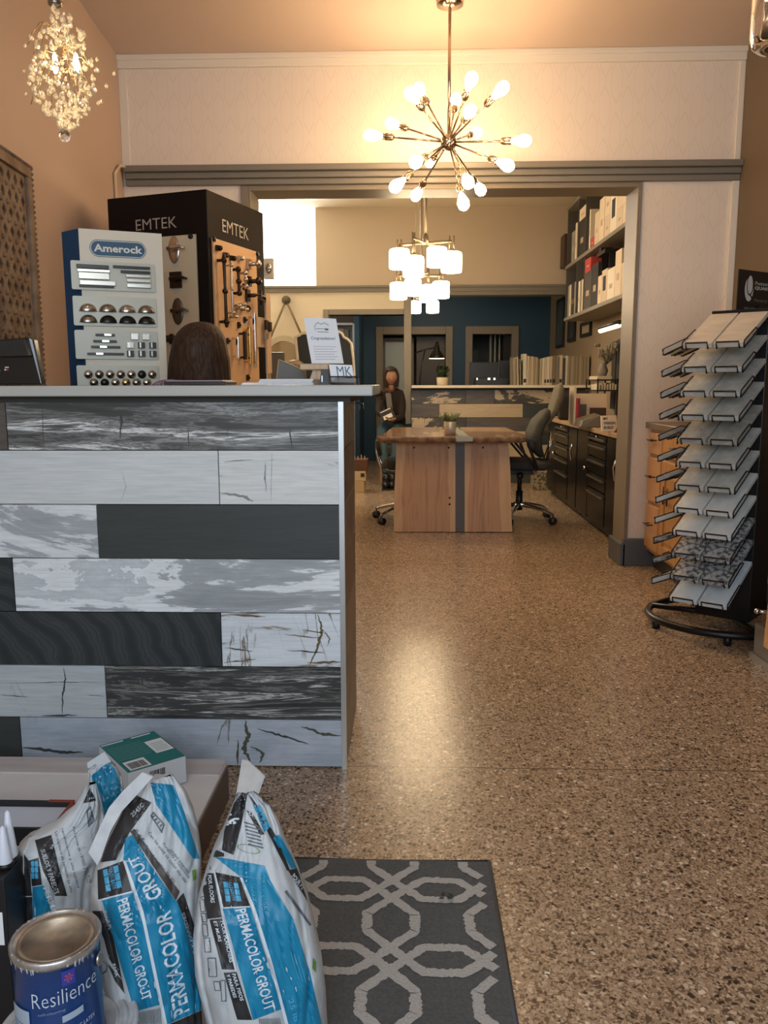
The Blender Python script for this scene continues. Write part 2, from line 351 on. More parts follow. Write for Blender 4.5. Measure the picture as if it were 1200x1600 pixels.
rm = TP['ring']; wt = N(rm, 'ShaderNodeTexWave', Scale=5., Distortion=5., Detail=5.); wt.wave_type = 'RINGS'; wt.rings_direction = 'SPHERICAL'
L(rm, coords(rm, (1., 1., 1.5), (.72, 0, -.38)), wt.inputs['Vector'])
L(rm, ramp(rm, wt.outputs['Fac'], [(.0, (.030, .036, .038)), (.5, (.042, .049, .052)), (.72, (.062, .067, .069)), (.80, (.036, .041, .043)), (1., (.055, .062, .064))]), bsdf(rm).inputs['Base Color'])
grout = mat('dark_grout', (.06, .065, .065), .8)
hy = 9.32
hwall = MB(); hwall.bx(DR+.085, RX, hy+.012, hy+.17, 0, 1.06, len(TL))
def planks(mb, rows, zs, y, th=.012, gap=.0022):
    for (za, zb), cells in zip(zs, rows):
        for x0, x1, k in cells: mb.bx(x0+gap, x1-gap, y, y+th+.001, za+gap, zb-gap, TK.index(k))
zz = [(1.04-.152*(i+1), 1.04-.152*i) for i in range(5)]
def hx(p): return (p-640)/1294*hy
planks(hwall, [[(hx(643), hx(727), 'drift'), (hx(727), hx(771), 'umber'), (hx(771), hx(868), 'drift'), (hx(868), RX, 'umber')],
               [(hx(643), hx(686), 'umber'), (hx(686), hx(815), 'tan'), (hx(815), RX, 'dark')],
               [(hx(643), hx(728), 'drift'), (hx(728), RX, 'umber')],
               [(hx(643), hx(700), 'umber'), (hx(700), hx(830), 'tan'), (hx(830), RX, 'dark')],
               [(hx(643), hx(740), 'umber'), (hx(740), RX, 'tan')]], zz, hy)
struct('wall_half', hwall, TL+[grout])
hc = MB(); hc.bx(DR+.086, RX-.001, hy-.14, hy+.20, 1.062, 1.092)
single('shelf_top', hc, mat('cream_laminate', (.74, .66, .50), .35), 'long cream ledge capping the plank tiled half wall behind the wooden desk', 'counter', bevel=.004)
# ---------------------------------------------------------------- blue office beyond
BY = 12.0
blue = mat('deep_blue_paint', (.015, .056, .108), .55)
b = MB(); a0, a1, a2, a3 = -.47, .60, .80, 1.53; zt = 1.90
b.bx(-.70, a0, BY, BY+.12, 0, 3.0); b.bx(a1, a2, BY, BY+.12, 0, 3.0); b.bx(a3, RX, BY, BY+.12, 0, 3.0); b.bx(a0, a1, BY, BY+.12, zt, 3.0); b.bx(a2, a3, BY, BY+.12, zt, 3.0)
b.bx(-.72, -.66, 11.0, BY, 0, 3.0)
struct('wall_blue', b, blue)
struct('wall_blue_left', MB().bx(-.72, -.66, 9.9, 11.0, 0, .001).bx(-2.3, -.7, 12.0, 12.1, 0, 3.0).bx(-2.3, -2.1, MY, 12.1, 0, 3.), mat('office_taupe', (.2, .16, .11), .6))
struct('ceiling_far', MB().bx(-2.3, RX+.1, MY+.15, 15.1, 2.75, 2.85), mat('far_ceiling', (.4, .36, .3), .7))
struct('wall_far_back', MB().bx(-2.3, RX+.1, 15.0, 15.1, 0, 2.8).bx(RX, RX+.1, 12.1, 15, 0, 2.8).bx(-2.3, -2.2, 12.1, 15, 0, 2.8), mat('far_wall_paint', (.42, .40, .33), .7))
t = MB()
for x0, x1 in ((a0, a1), (a2, a3)):
    t.bx(x0-.01, x0+.09, BY-.03, BY+.13, 0, zt+.01); t.bx(x1-.09, x1+.01, BY-.03, BY+.13, 0, zt+.01); t.bx(x0+.09, x1-.09, BY-.03, BY+.13, zt-.1, zt+.01)
struct('trim_7', t, mat('frame_taupe', (.24, .20, .15), .5), .006)
t = MB(); t.bx(a2+.09, a3-.09, BY+.05, BY+.09, 0, 1.2); struct('wall_blue_sill', t, mat('frame_taupe', (.24, .20, .15), .5))
# far room contents glimpsed through the two openings
d = MB(); d.bx(-.40, .06, 12.5, 12.54, .05, 1.78, 0); d.bx(-.36, .02, 12.49, 12.55, .5, 1.72, 1)
dd = struct('door_1', d, [mat('frame_taupe', (.24, .20, .15), .5), mat('frosted_pane', (.46, .52, .47), .3)])
part('door_handle', MB().tube([(.03, 12.5, 1.0), (.03, 12.45, 1.0), (-.06, 12.45, 1.0)], .01), steel, dd)
d = MB(); d.bx(.10, .52, 12.45, 12.49, 0, 1.80); d2 = struct('door_2', d, mat('dark_walnut_door', (.06, .045, .035), .4))
part('door_handle', MB().tube([(.16, 12.45, 1.0), (.16, 12.40, 1.0), (.25, 12.40, 1.0)], .01), steel, d2)
for i, (px, w_, z0, z1) in enumerate([(762, .03, 1.45, 1.7), (769, .025, 1.3, 1.72), (776, .02, 1.2, 1.75), (782, .03, 1.25, 1.8)]):
    X = (px-640)/1294*12.7
    single('hanging_blind', MB().bx(X, X+w_, 12.7, 12.72, z0-.1, 2.75), mat('pale_blind', (.6, .58, .5), .5), 'narrow pale vertical blind slat seen through the right blue wall opening', 'blind', 'blind slats in the far office')
d = MB(); d.bx(1.36, 1.48, 12.3, 12.6, 0, 1.8); single('tall_dark_cabinet', d, blackm, 'tall dark cabinet glimpsed at the right of the far opening', 'cabinet')
d = MB(); d.bx(.9, 1.2, 14.9, 14.98, 1.2, 1.7); single('wall_panel', d, mat('pale_panel', (.6, .55, .42), .5), 'pale panel on the back wall of the far office', 'panel')
# ---------------------------------------------------------------- reception counter
CY = 2.272; CXR = -.182; SIDE = 2.74
XL = WX(2.3)+.01
rc = thing('reception_counter', 'tall reception counter clad in grey and white weathered plank tile under a pale grey top', 'counter', (-.7, 2.5, 0))
def px(x, z): # photo x on the counter front -> world X (front face, height z)
    return at(x, 900, CY).x + (0)
core = MB(); core.bx(XL, CXR-.003, CY+.012, SIDE, 0, 1.06, 0); part('counter_body', core, mat('dark_substrate', (.05, .045, .04), .7), rc, True)
fr = MB(); zs = [1.062] + [at(300, y, CY).z for y in (703.5, 788.5, 873, 957, 1041, 1123)] + [.004]
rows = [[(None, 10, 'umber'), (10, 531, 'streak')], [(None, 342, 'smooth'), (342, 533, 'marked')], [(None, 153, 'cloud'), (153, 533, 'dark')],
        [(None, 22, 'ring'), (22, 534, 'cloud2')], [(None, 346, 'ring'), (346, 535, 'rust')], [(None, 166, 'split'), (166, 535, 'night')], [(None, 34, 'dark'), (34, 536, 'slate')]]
for i, r in enumerate(rows):
    za, zb = zs[i+1], zs[i]; ym = (703+85*(i-.5))
    for x0, x1, k in r:
        X0 = XL if x0 is None else at(x0, ym, CY).x; X1 = CXR-.012 if x1 > 500 else at(x1, ym, CY).x
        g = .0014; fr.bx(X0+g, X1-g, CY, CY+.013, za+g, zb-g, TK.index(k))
rc9 = random.Random(12)
def crack(pts, w_, mi):   # jagged printed split between photo points
    P_ = [at(x, y, CY-.0006) for x, y in pts]; Lp, Rp = [], []
    Q_ = [P_[0]]
    for a, b in zip(P_, P_[1:]):
        for i in range(1, 9): Q_.append(a.lerp(b, i/8))
    for i, p in enumerate(Q_):
        t_ = (Q_[min(i+1, len(Q_)-1)]-Q_[max(i-1, 0)]).normalized(); n_ = Vector((-t_.z, 0, t_.x)); e_ = math.sin(math.pi*min(1, max(0, i/(len(Q_)-1))))*.8+.2
        c_j = n_*rc9.uniform(-.25, .25)*w_; Lp.append(p+c_j+n_*w_*e_*rc9.uniform(.25, .75)); Rp.append(p+c_j-n_*w_*e_*rc9.uniform(.25, .75))
    for i in range(len(Q_)-1): fr.add([Lp[i], Lp[i+1], Rp[i+1], Rp[i]], [(0, 1, 2, 3)], mi)
nT = len(TL)
for pts, w_, mi in [(((415, 722), (414, 745), (416, 768)), .004, nT+2), (((345, 770), (380, 775), (396, 783)), .008, nT+2), (((350, 722), (395, 718)), .003, nT+2), (((425, 706), (423, 786)), .0012, nT+2),
    (((66, 628), (68, 700)), .002, nT), (((186, 640), (190, 655), (188, 685)), .006, nT), (((294, 668), (295, 700)), .003, nT), (((452, 664), (456, 700)), .004, nT), (((355, 660), (356, 685)), .002, nT),
    (((497, 960), (503, 985), (497, 1010), (484, 1040)), .0075, nT+1), (((506, 985), (515, 998), (512, 1010)), .0035, nT+1), (((445, 991), (505, 998)), .003, nT+1), (((470, 984), (512, 990)), .003, nT+1), (((447, 1016), (508, 1020)), .0035, nT), (((360, 960), (415, 964)), .006, nT+1), (((350, 1036), (400, 1030)), .004, nT+1), (((480, 1036), (534, 1034)), .007, nT+1), (((351, 1012), (395, 1018)), .004, nT),
    (((100, 1043), (102, 1062), (98, 1085), (97, 1118)), .0045, nT), (((0, 1068), (90, 1066), (165, 1066)), .0018, nT), (((0, 1086), (45, 1089)), .002, nT), (((137, 1086), (164, 1088)), .002, nT), (((65, 1119), (120, 1117)), .005, nT),
    (((384, 1126), (388, 1150), (382, 1170), (392, 1195)), .013, nT+3), (((372, 1156), (371, 1195)), .006, nT+3), (((392, 1166), (412, 1178), (405, 1192)), .008, nT+3), (((402, 1139), (440, 1150), (482, 1162)), .007, nT), (((470, 1135), (505, 1147), (534, 1150)), .008, nT+3), (((36, 1168), (90, 1174), (130, 1176)), .009, nT),
    (((168, 1078), (290, 1085)), .004, nT+2), (((220, 1050), (223, 1072)), .005, nT), (((336, 1092), (420, 1086)), .004, nT+4), (((440, 1095), (500, 1088)), .003, nT+4), (((240, 1080), (330, 1083)), .002, nT+4), (((380, 1112), (470, 1106)), .002, nT+4),
    (((172, 935), (175, 1)) if False else ((190, 735), (197, 760), (188, 786)), .003, nT+5)]: crack(pts, w_, mi)
part('tile_front', fr, TL+[mat('print_dark_split', (.05, .055, .055), .5), mat('print_brown_split', (.15, .115, .06), .5), mat('print_grey_split', (.26, .27, .26), .5), mat('print_umber_split', (.085, .085, .065), .5), mat('print_pale_streak', (.42, .45, .46), .5), mat('print_faint_knot', (.50, .53, .53), .5)], rc, True)
sd = MB()
SK = ['umber', 'umber', 'drift', 'umber', 'umber', 'tan', 'umber']
for i in range(7): sd.bx(CXR-.012, CXR, CY+.012, SIDE, zs[i+1]+.0014, zs[i]-.0014, i % 2)
part('tile_side', sd, [plank('plank_brown_side', [(.35, (.10, .085, .07)), (.5, (.20, .16, .13)), (.6, (.13, .11, .09)), (.75, (.28, .24, .20))], 1.6, 31, 1.5, sx=1., sz=1.), plank('plank_brown_side_dark', [(.35, (.07, .06, .05)), (.55, (.13, .10, .08)), (.75, (.18, .16, .14))], 1.6, 35, 1.5, sx=1., sz=1.)], rc, True)
part('corner_trim', MB().bx(CXR-.013, CXR+.0015, CY-.0025, CY+.011, 0, 1.062), mat('satin_aluminium', (.62, .62, .60), .35, .7), rc, True)
part('countertop', MB().bx(WX(2.24)+.012, -.098, CY-.045, SIDE+.07, 1.078, 1.1065), mat('pale_grey_quartz', (.50, .50, .46), .25), rc, True, bevel=.004, seg=3)
part('under_shade_strip', MB().bx(XL, CXR+.02, CY+.004, SIDE+.02, 1.06, 1.079), mat('dark_shadow_board', (.05, .048, .04), .7), rc, True)  # dark strip, its colour paints the shade of the recess under the slab
hk = MB(); p = at(562, 630, 2.62); hk.tube([p+Vector((-.015, 0, 0)), p+Vector((.012, 0, 0)), p+Vector((.012, 0, -.018))], .0022, 6); hk.tube([p+Vector((0, 0, 0)), p+Vector((0, 0, -.022))], .002, 6)
part('bag_hook', hk, nickel, rc, True)
CT = 1.1075
# things lying on the counter
def stackbox(name, label, cat, x0, x1, Y, yt, dep, m, **kw):
    a, b = at(x0, 598, Y), at(x1, 598, Y); h = at(x0, yt, Y).z-CT
    return single(name, MB().bx(a.x, b.x, Y, Y+dep, CT, CT+h), m, label, cat, bevel=.001, **kw)
pp = MB()
a, b = at(405, 598, 2.42), at(489, 598, 2.42)
for i in range(5):
    o_ = .002*math.sin(i*2.1); pp.bx(a.x+o_, b.x+o_, 2.42+o_, 2.62, CT+.0035*i, CT+.0035*i+.0028)
single('paper_stack', pp, paper, 'neat stack of white brochures lying on the counter top near the card holder', 'paper')
pp = MB(); M3 = Matrix.Rotation(R(14), 3, 'Z'); c = at(392, 598, 2.52)
pp.box((c.x, 2.54, CT+.002), (.07, .09, .004), 0, M3).box((c.x+.004, 2.545, CT+.0055), (.07, .09, .003), 0, M3)
single('loose_papers', pp, paper, 'loose white sheets fanned out on the counter left of the brochure stack', 'paper')
mg = MB(); a = at(256, 598, 2.40); b = at(352, 598, 2.40); mg.bx(a.x, b.x, 2.40, 2.56, CT, CT+.010); mg.bx(a.x+.004, b.x-.01, 2.405, 2.55, CT+.010, CT+.014, 1)
single('magazine', mg, [black, mat('magazine_cover', (.35, .25, .27), .3)], 'black covered magazine lying on the counter in front of the brown haired person', 'magazine', bevel=.001)
# card holder
ch = thing('card_holder', 'black wire mesh card holder with white and blue business cards on the counter', 'card holder', (at(538, 598, 2.34).x, 2.36, CT))
cxh = ch.location.x; u = 2.34/1294
m = MB()
wd, hh = 44*u, 11*u
for k in range(17): # diagonal wire mesh front
    for s_ in (-1, 1):
        xa = cxh-wd/2+wd*k/16; xb = xa+s_*hh
        za, zb = CT+.002, CT+.002+hh
        xb2 = min(max(xb, cxh-wd/2), cxh+wd/2); f_ = abs(xb2-xa)/hh
        if f_ > .05: m.tube([(xa, 2.34, za), (xb2, 2.34, za+(zb-za)*f_)], .0005, 4)
m.tube([(cxh-wd/2, 2.34, CT+hh+.003), (cxh+wd/2, 2.34, CT+hh+.003), (cxh+wd/2+.004, 2.375, CT+hh), (cxh-wd/2-.004, 2.375, CT+hh)], .0016, 6, closed=True)
m.tube([(cxh-wd/2, 2.34, CT+.0016), (cxh+wd/2, 2.34, CT+.0016), (cxh+wd/2+.004, 2.375, CT+.0016), (cxh-wd/2-.004, 2.375, CT+.0016)], .0012, 6, closed=True)
for sx_ in (-1, 1):
    m.bx(cxh+sx_*wd/2-.001, cxh+sx_*wd/2+.001, 2.34, 2.375, CT, CT+hh+.002)
part('wire_basket', m, black, ch, True)
m = MB(); w_, h_ = 36*u, 27*u; o0 = Vector((cxh-w_/2-.004, 2.347, CT+.008)); U = Vector((w_, 0, -.002)); V = Vector((-.008, .012, h_)); nrm = U.cross(V).normalized()
for i in range(8): m.slab([o0-nrm*.002*i, o0+U-nrm*.002*i, o0+U+V-nrm*.002*i, o0+V-nrm*.002*i], -nrm*.0016)
# blue wordmark
tb = mat('slate_blue_print', (.07, .16, .24), .5); m2 = MB()
m2.text('MK', frame(o0+U*.30+V*.36, U*.64, V*.54, .0006), 0, .0)
m2.slab([o0+U*.30+V*.06+nrm*.0006, o0+U*.335+V*.06+nrm*.0006, o0+U*.335+V*.37+nrm*.0006, o0+U*.30+V*.37+nrm*.0006], nrm*.0002)
m2.slab([o0+U*.62+V*.24+nrm*.0006, o0+U*.95+V*.24+nrm*.0006, o0+U*.95+V*.29+nrm*.0006, o0+U*.62+V*.29+nrm*.0006], nrm*.0002)
cd = part('business_cards', m, paper, ch, True); sub('print', m2, tb, cd, ch)
# sign on a wooden stand
es = thing('display_stand', 'small light wood easel stand on the counter behind the card holder', 'stand', (at(495, 598, 2.55).x, 2.6, CT)); ex = es.location.x; u = 2.6/1294
m = MB(); zt = at(490, 578, 2.6).z
m.bx(ex-10*u/2, ex+10*u/2, 2.58, 2.63, CT, zt)
part('post', m, wood('light_ash', (.52, .34, .17), (.43, .27, .13), 3), es, True)
m = MB(); m.bx(at(470, 575, 2.58).x, at(514, 575, 2.58).x, 2.555, 2.64, zt, zt+9*u); part('ledge', m, wood('light_ash', (.52, .34, .17), (.43, .27, .13), 3), es, True, bevel=.002)
m = MB(); m.slab([(ex-.03, 2.575, CT), (ex-.005, 2.575, CT), (ex-.005, 2.575, zt), (ex-.014, 2.575, zt)], (0, .012, 0)); part('brace', m, wood('light_ash', (.52, .34, .17), (.43, .27, .13), 3), es, True)
sg = thing('notice_board', 'white leaning card reading Congratulations on the wooden easel stand', 'sign', (ex+.02, 2.58, zt+9*u))
A, B, C_, D_ = at(487, 570, 2.565), at(537, 570, 2.565), at(525, 498, 2.60), at(474, 496, 2.60); zb = zt+9*u+.001
A.z = B.z = zb
m = MB(); n_ = (B-A).cross(D_-A).normalized(); m.slab([A, B, C_, D_], -n_*.004); part('card', m, paper, sg, True)
m = MB(); fU, fV = B-A, D_-A
def fq(x, y, k=.0007): return A.lerp(B, x).lerp(D_.lerp(C_, x), y)+n_*k
m.text('Congratulations!', lambda x, y: fq(.12+.76*x, .50+.085*y), 0, .01, .3)
for k in range(6):
    yy = .36-.055*k; m.add([fq(.14, yy), fq(.86-.1*(k % 2), yy), fq(.86-.1*(k % 2), yy+.012), fq(.14, yy+.012)], [(0, 1, 2, 3)], 1)
for a_, b_ in (((.30, .82), (.42, .90)), ((.42, .90), (.52, .86)), ((.52, .86), (.62, .90)), ((.62, .90), (.74, .84)), ((.30, .82), (.30, .72)), ((.34, .76), (.72, .76)), ((.36, .69), (.70, .69))):
    p, q = fq(*a_, .001), fq(*b_, .001); m.tube([p, q], .0007, 4, 0)
m.add([fq(.60, .73), fq(.70, .73), fq(.70, .77), fq(.60, .77)], [(0, 1, 2, 3)], 0)
part('print', m, [mat('ink_grey_blue', (.10, .14, .20), .6), mat('ink_pale', (.45, .47, .52), .6)], sg, True)
# black clip box left of cards, grey tote
m = MB(); a = at(499, 598, 2.40); b = at(514, 598, 2.40); h_ = at(500, 577, 2.4).z-CT
m.hexa([(a.x, 2.40, CT), (b.x, 2.40, CT), (b.x, 2.44, CT), (a.x, 2.44, CT)], [(a.x+.006, 2.40, CT+h_), (b.x, 2.40, CT+h_), (b.x, 2.44, CT+h_), (a.x+.006, 2.44, CT+h_)]); m.bx(a.x+.006, a.x+.010, 2.3985, 2.3995, CT+.008, CT+h_*.6, 1)
single('tape_dispenser', m, [black, steel], 'small black holder left of the mesh card holder on the counter', 'holder', bevel=.001)
m = MB(); Y = 2.66; pts = [at(432, 598, Y), at(476, 598, Y), at(475, 579, Y), at(436, 562, Y)]; pts[0].z = pts[1].z = CT
m.slab(pts, (0, .06, 0), 0)
tr = MB().tube([pts[3]+Vector((0, -.001, 0)), (pts[3]+pts[2])/2+Vector((0, -.001, .002)), pts[2]+Vector((0, -.001, 0))], .0022, 6).tube([pts[0]+Vector((-.001, -.001, .002)), pts[3]+Vector((-.001, -.001, 0))], .0018, 6)
tt = thing('storage_box', 'small grey slant topped box with tan rim on the counter left of the easel', 'box', ((pts[0].x+pts[1].x)/2, Y+.03, CT)); part('box_body', m, mat('grey_felt', (.16, .165, .15), .8), tt, True, bevel=.002); part('rim', tr, mat('tan_rim', (.5, .36, .2), .6), tt, True)
# monitor at the left end
mt = thing('computer_monitor', 'black monitor seen from behind at the left end of the counter', 'monitor', (-1.2, 2.55, CT))
Y = 2.50; T = [at(-60, 535, Y), at(45, 527, Y), at(52, 529, Y+.01), at(66, 599, Y), at(-60, 599, Y)]
T[3].z = T[4].z = CT+.002
m = MB(); m.slab(T[::-1], (0, .03, 0)); part('shell', m, mat('gloss_black_plastic', (.012, .011, .010), .15, coat=.5), mt, True, bevel=.004, seg=3)
m = MB(); a, b, c, d = at(-55, 536, Y-.012), at(38, 530, Y-.012), at(46, 556, Y-.022), at(-55, 559, Y-.022); m.hexa([a, d, c, b], [q+Vector((0, .024, 0)) for q in (a, d, c, b)]); part('back_bulge', m, mat('grey_black_plastic', (.03, .03, .028), .3), mt, True, bevel=.003)
m = MB(); o_ = at(7, 579, Y-.001); m.bx(o_.x, o_.x+.012, Y-.0015, Y-.0005, o_.z, o_.z+.005, 0); m.bx(o_.x+.006, o_.x+.012, Y-.0020, Y-.0015, o_.z, o_.z+.005, 1); o_ = at(-4, 581, Y-.001); m.bx(o_.x, o_.x+.008, Y-.0015, Y-.0005, o_.z, o_.z+.007, 0)
m.bx(at(8, 574, Y).x, at(14, 574, Y).x, Y-.0015, Y-.0005, at(8, 575, Y).z, at(8, 573, Y).z, 0)
part('sticker', m, [mat('sticker_silver', (.6, .6, .6), .4), mat('sticker_red', (.4, .03, .08), .4)], mt, True)
# ---------------------------------------------------------------- work desk behind the counter
wdk = thing('work_desk', 'white work desk behind the reception counter carrying the hardware sample board', 'desk', (-1.17, 3.35, 0))
m = MB(); m.bx(-1.50, -.945, 3.02, 3.72, .72, .75); part('desktop', m, white, wdk, True, bevel=.003)
for x in (-1.46, -.975):
    for y in (3.06, 3.68): part('leg', MB().bx(x-.02, x+.02, y-.02, y+.02, 0, .72), steel, wdk, True)
# ---------------------------------------------------------------- Amerock sample board
DZ = .751
A0, A1, A2 = at(122, 357, 3.12), at(252, 366, 3.245), at(96, 361, 3.19)
A2.z = A1.z = A0.z
e1 = Vector((A1.x-A0.x, A1.y-A0.y, 0)); e2 = Vector((A2.x-A0.x, A2.y-A0.y, 0)); nF = Vector((e1.y, -e1.x, 0)).normalized()
am = thing('hardware_display', 'white and blue sample board of cabinet pulls left of the seated brown haired person', 'display', (A0.x, A0.y, DZ))
back = A0+e2; zt = A0.z
b_ = [Vector((q.x, q.y, DZ)) for q in (A0, A1, A1+e2*1.0, A2)]; t_ = [Vector((q.x, q.y, zt)) for q in (A0, A1, A1+e2, A2)]
part('cabinet', MB().hexa(b_, t_), mat('display_blue', (.015, .075, .17), .4), am, True)
cr = mat('display_cream', (.80, .74, .60), .45)
def AF(s, z, k=0.): p = A0+e1*s+nF*k; return Vector((p.x, p.y, z))
m = MB(); m.slab([AF(0, DZ), AF(1, DZ), AF(1, zt), AF(0, zt)], nF*.006)
# white fins between the boards turn the corner
fc = part('face_panel', m, cr, am, True)
def azf(y): return at(122, y, 3.12).z
m = MB()
def oval(cx, cz, hw_, hh_, k, mi):
    n = 24; pts = []
    for i in range(n):
        a = 2*math.pi*i/n; dx = math.cos(a); dz = math.sin(a)
        x = (hw_-hh_)*(1 if dx > 0 else -1)+hh_*dx; pts.append(AF(cx+x/e1.length, cz+hh_*dz, k))
    m.add(pts, [tuple(range(n))], mi)
lz = (azf(370)+azf(399))/2-.004; lh = (azf(370)-azf(399))/2*.95; lw = e1.length*.34
oval(.46, lz, lw, lh, .0070, 0); oval(.46, lz, lw-.0025, lh-.0025, .0076, 1); oval(.46, lz, lw-.005, lh-.005, .0082, 0)
zc = lz-lh*.42; m.text('Amerock', lambda x, y: AF(.46+(x-.5)*(lw*1.72)/e1.length, zc+y*lh*.88, .0088), 1, .03)
part('logo', m, [mat('logo_navy', (.02, .09, .17), .4), mat('logo_cream', (.80, .79, .72), .5)], am, True)
boardm = mat('brushed_board', (.50, .49, .41), .4, .2)
def bz(y): return azf(y)
boards = [(408, 453), (463, 509), (516, 561), (571, 640)]
def board(y0, y1):
    z1, z0 = bz(y0), bz(y1); s0, s1 = -.115, .89; m = MB(); n = 8; pts = []
    r = .006; L_ = e1.length
    for cx, cz, a0 in ((s0*L_+r, z0+r, 180), (s1*L_-r, z0+r, 270), (s1*L_-r, z1-r, 0), (s0*L_+r, z1-r, 90)):
        for i in range(5):
            a = R(a0+i*22.5); pts.append(AF((cx+r*math.cos(a))/L_, cz+r*math.sin(a), .012))
    m.slab(pts, nF*.003); return part('sample_card', m, boardm, am, True), z0, z1
TDf = [mat('satin_nickel_pull', (.40, .365, .31), .25, 1.), mat('dark_pull', (.04, .038, .035), .3, .8), mat('bright_pull', (.62, .60, .54), .2, 1.), mat('brass_pull', (.6, .45, .2), .25, 1.)]
def barp(bd, s0, s1, z, h, mi, k=.022, lip=False):
    m = MB(); m.slab([AF(s0, z-h/2, k), AF(s1, z-h/2, k), AF(s1, z+h/2, k), AF(s0, z+h/2, k)], nF*.006, 0)
    for s in (s0+.01, s1-.03): m.slab([AF(s, z-h/4, .014), AF(s+.02, z-h/4, .014), AF(s+.02, z+h/4, .014), AF(s, z+h/4, .014)], nF*.012, 0)
    sub('bar_pull', m, TDf[mi], bd, am, bevel=.0008)
bd, z0, z1 = board(*boards[0]); H_ = z1-z0
for s0, s1, f, h, mi in ((-.05, .33, .80, .012, 1), (-.04, .34, .66, .008, 2), (-.03, .33, .48, .020, 0), (-.02, .40, .24, .014, 0), (-.03, .38, .12, .006, 1), (.38, .83, .84, .008, 1), (.47, .83, .68, .008, 1), (.53, .83, .54, .009, 0), (.54, .83, .38, .010, 0), (.54, .83, .20, .012, 2)):
    barp(bd, s0, s1, z0+H_*f, h*1.15, mi)
bd, z0, z1 = board(*boards[1]); H_ = z1-z0
for j, (f, row) in enumerate(((.56, (2, 0, 2, 0)), (.18, (0, 1, 1, 1)))):
    for i, mi in enumerate(row):
        s = .06+.235*i; z = z0+H_*(f-.0*i); rx = .031; rz = .027
        def cup(u_, v_, s=s, z=z):
            a = math.pi*u_; q = v_*math.pi/2
            return AF(s+rx*math.cos(a)/e1.length, z+rz*math.sin(a)*(math.cos(q)*.15+.85) , .015+.016*math.sin(a)**.5*math.sin(q) if math.sin(a) > 0 else .015)
        m = MB()
        def dome(u_, v_, s=s, z=z):   # quarter ellipsoid, open at the bottom
            a = math.pi*u_; r_ = v_
            return AF(s+rx*r_*math.cos(a)/e1.length, z-.006+rz*r_*math.sin(a), .015+.020*math.sqrt(max(0, 1-r_*r_)))
        m.grid(dome, 12, 6); m.tube([AF(s-rx*1.05/e1.length, z-.007, .016), AF(s-rx*.5/e1.length, z-.0075, .030), AF(s+rx*.5/e1.length, z-.0075, .030), AF(s+rx*1.05/e1.length, z-.007, .016)], .0012, 5)
        sub('cup_pull', m, TDf[mi], bd, am)
bd, z0, z1 = board(*boards[2]); H_ = z1-z0
for f, s0, s1 in ((.84, .13, .36), (.62, .10, .38), (.42, .07, .42), (.18, .02, .46)):
    barp(bd, s0, s1, z0+H_*f, .008, 1); barp(bd, s0+.10, s0+.19, z0+H_*f, .009, 2, .0285)
for f, row in ((.80, ((.60, 2), (.74, 2))), (.50, ((.54, 0), (.68, 1), (.82, 1))), (.20, ((.54, 1), (.68, 1), (.82, 1)))):
    for s, mi in row:
        m = MB(); c = AF(s, z0+H_*f, .022); q = e1.normalized()*.0125; v = Vector((0, 0, .011))
        m.slab([c-q-v, c+q-v, c+q+v, c-q+v], nF*.01, 0); m.slab([c-q*.6-v*.9+nF*.0101, c-q*.1-v*.9+nF*.0101, c-q*.1+v*.9+nF*.0101, c-q*.6+v*.9+nF*.0101], nF*.0006, 1); m.slab([c-q*.4-v*.4-nF*.008, c+q*.4-v*.4-nF*.008, c+q*.4+v*.4-nF*.008, c-q*.4+v*.4-nF*.008], nF*.008, 0)
        sub('square_knob', m, [TDf[mi], TDf[2]], bd, am, bevel=.0006)
bd, z0, z1 = board(*boards[3])
QF = Matrix((e1.normalized(), Vector((0, 0, 1)), nF)).transposed()
for j, y in enumerate((585, 598)):
    for i in range(7):
        s = .02+.13*i+.06*j
        if s > .84: continue
        m = MB(); m.lathe([(.004, 0), (.004, .006), (.012, .010), (.0155, .013), (.0135, .016), (.0001, .0175)], QF, 16, 0, AF(s, bz(y), .014))
        sub('round_knob', m, TDf[[2, 0, 2, 0, 2, 1, 0][i] if j == 0 else [0, 1, 2, 3, 0, 2, 0][i]], bd, am)
# ---------------------------------------------------------------- EMTEK tower
EN, EL, ER = at(322, 295, 4.0), at(167, 308, 4.19), at(411, 332, 4.56)
zt = EN.z; EL.z = ER.z = zt
f1 = EL-EN; f2 = ER-EN; n1 = Vector((f1.y, -f1.x, 0)).normalized()
if n1.y > 0: n1 = -n1
n2 = Vector((f2.y, -f2.x, 0)).normalized()
if n2.x < 0: n2 = -n2
em = thing('door_hardware_tower', 'tall black display tower of door handles with silver lettering on two sides', 'display', ((EN.x+EL.x+f2.x)/2, 4.4, 0))
body = MB(); q = [EN, EL, EL+f2, ER]
body.hexa([Vector((p.x, p.y, 0)) for p in (EN, ER, EL+f2, EL)], [p.copy() for p in (EN, ER, EL+f2, EL)])
part('tower_body', body, mat('espresso_laminate', (.011, .007, .006), .6, spec=.15), em, True, bevel=.004)
def E1(s, z, k=0.): p = EN+f1*s+n1*k; return Vector((p.x, p.y, z))
def E2(s, z, k=0.): p = EN+f2*s+n2*k; return Vector((p.x, p.y, z))
lm = mat('silver_letter', (.50, .48, .44), .4, .4); tf = MB()
za, zb = at(245, 357, 4.08).z, at(245, 340, 4.08).z
s_a, s_b = (322-212)/155., (322-276)/155.
tf.text('EMTEK', lambda x, y: E1(s_a+(s_b-s_a)*x*1.0, za+(zb-za)*y, .002), 0, -.005)
za, zb = at(368, 371, 4.3).z, at(368, 352, 4.3).z
part('lettering', tf, lm, em, True); tf = MB(); tf.text('EMTEK', lambda x, y: E2(.24+.46*x, za+(zb-za)*y, .002), 0, -.005); part('lettering', tf, lm, em, True)
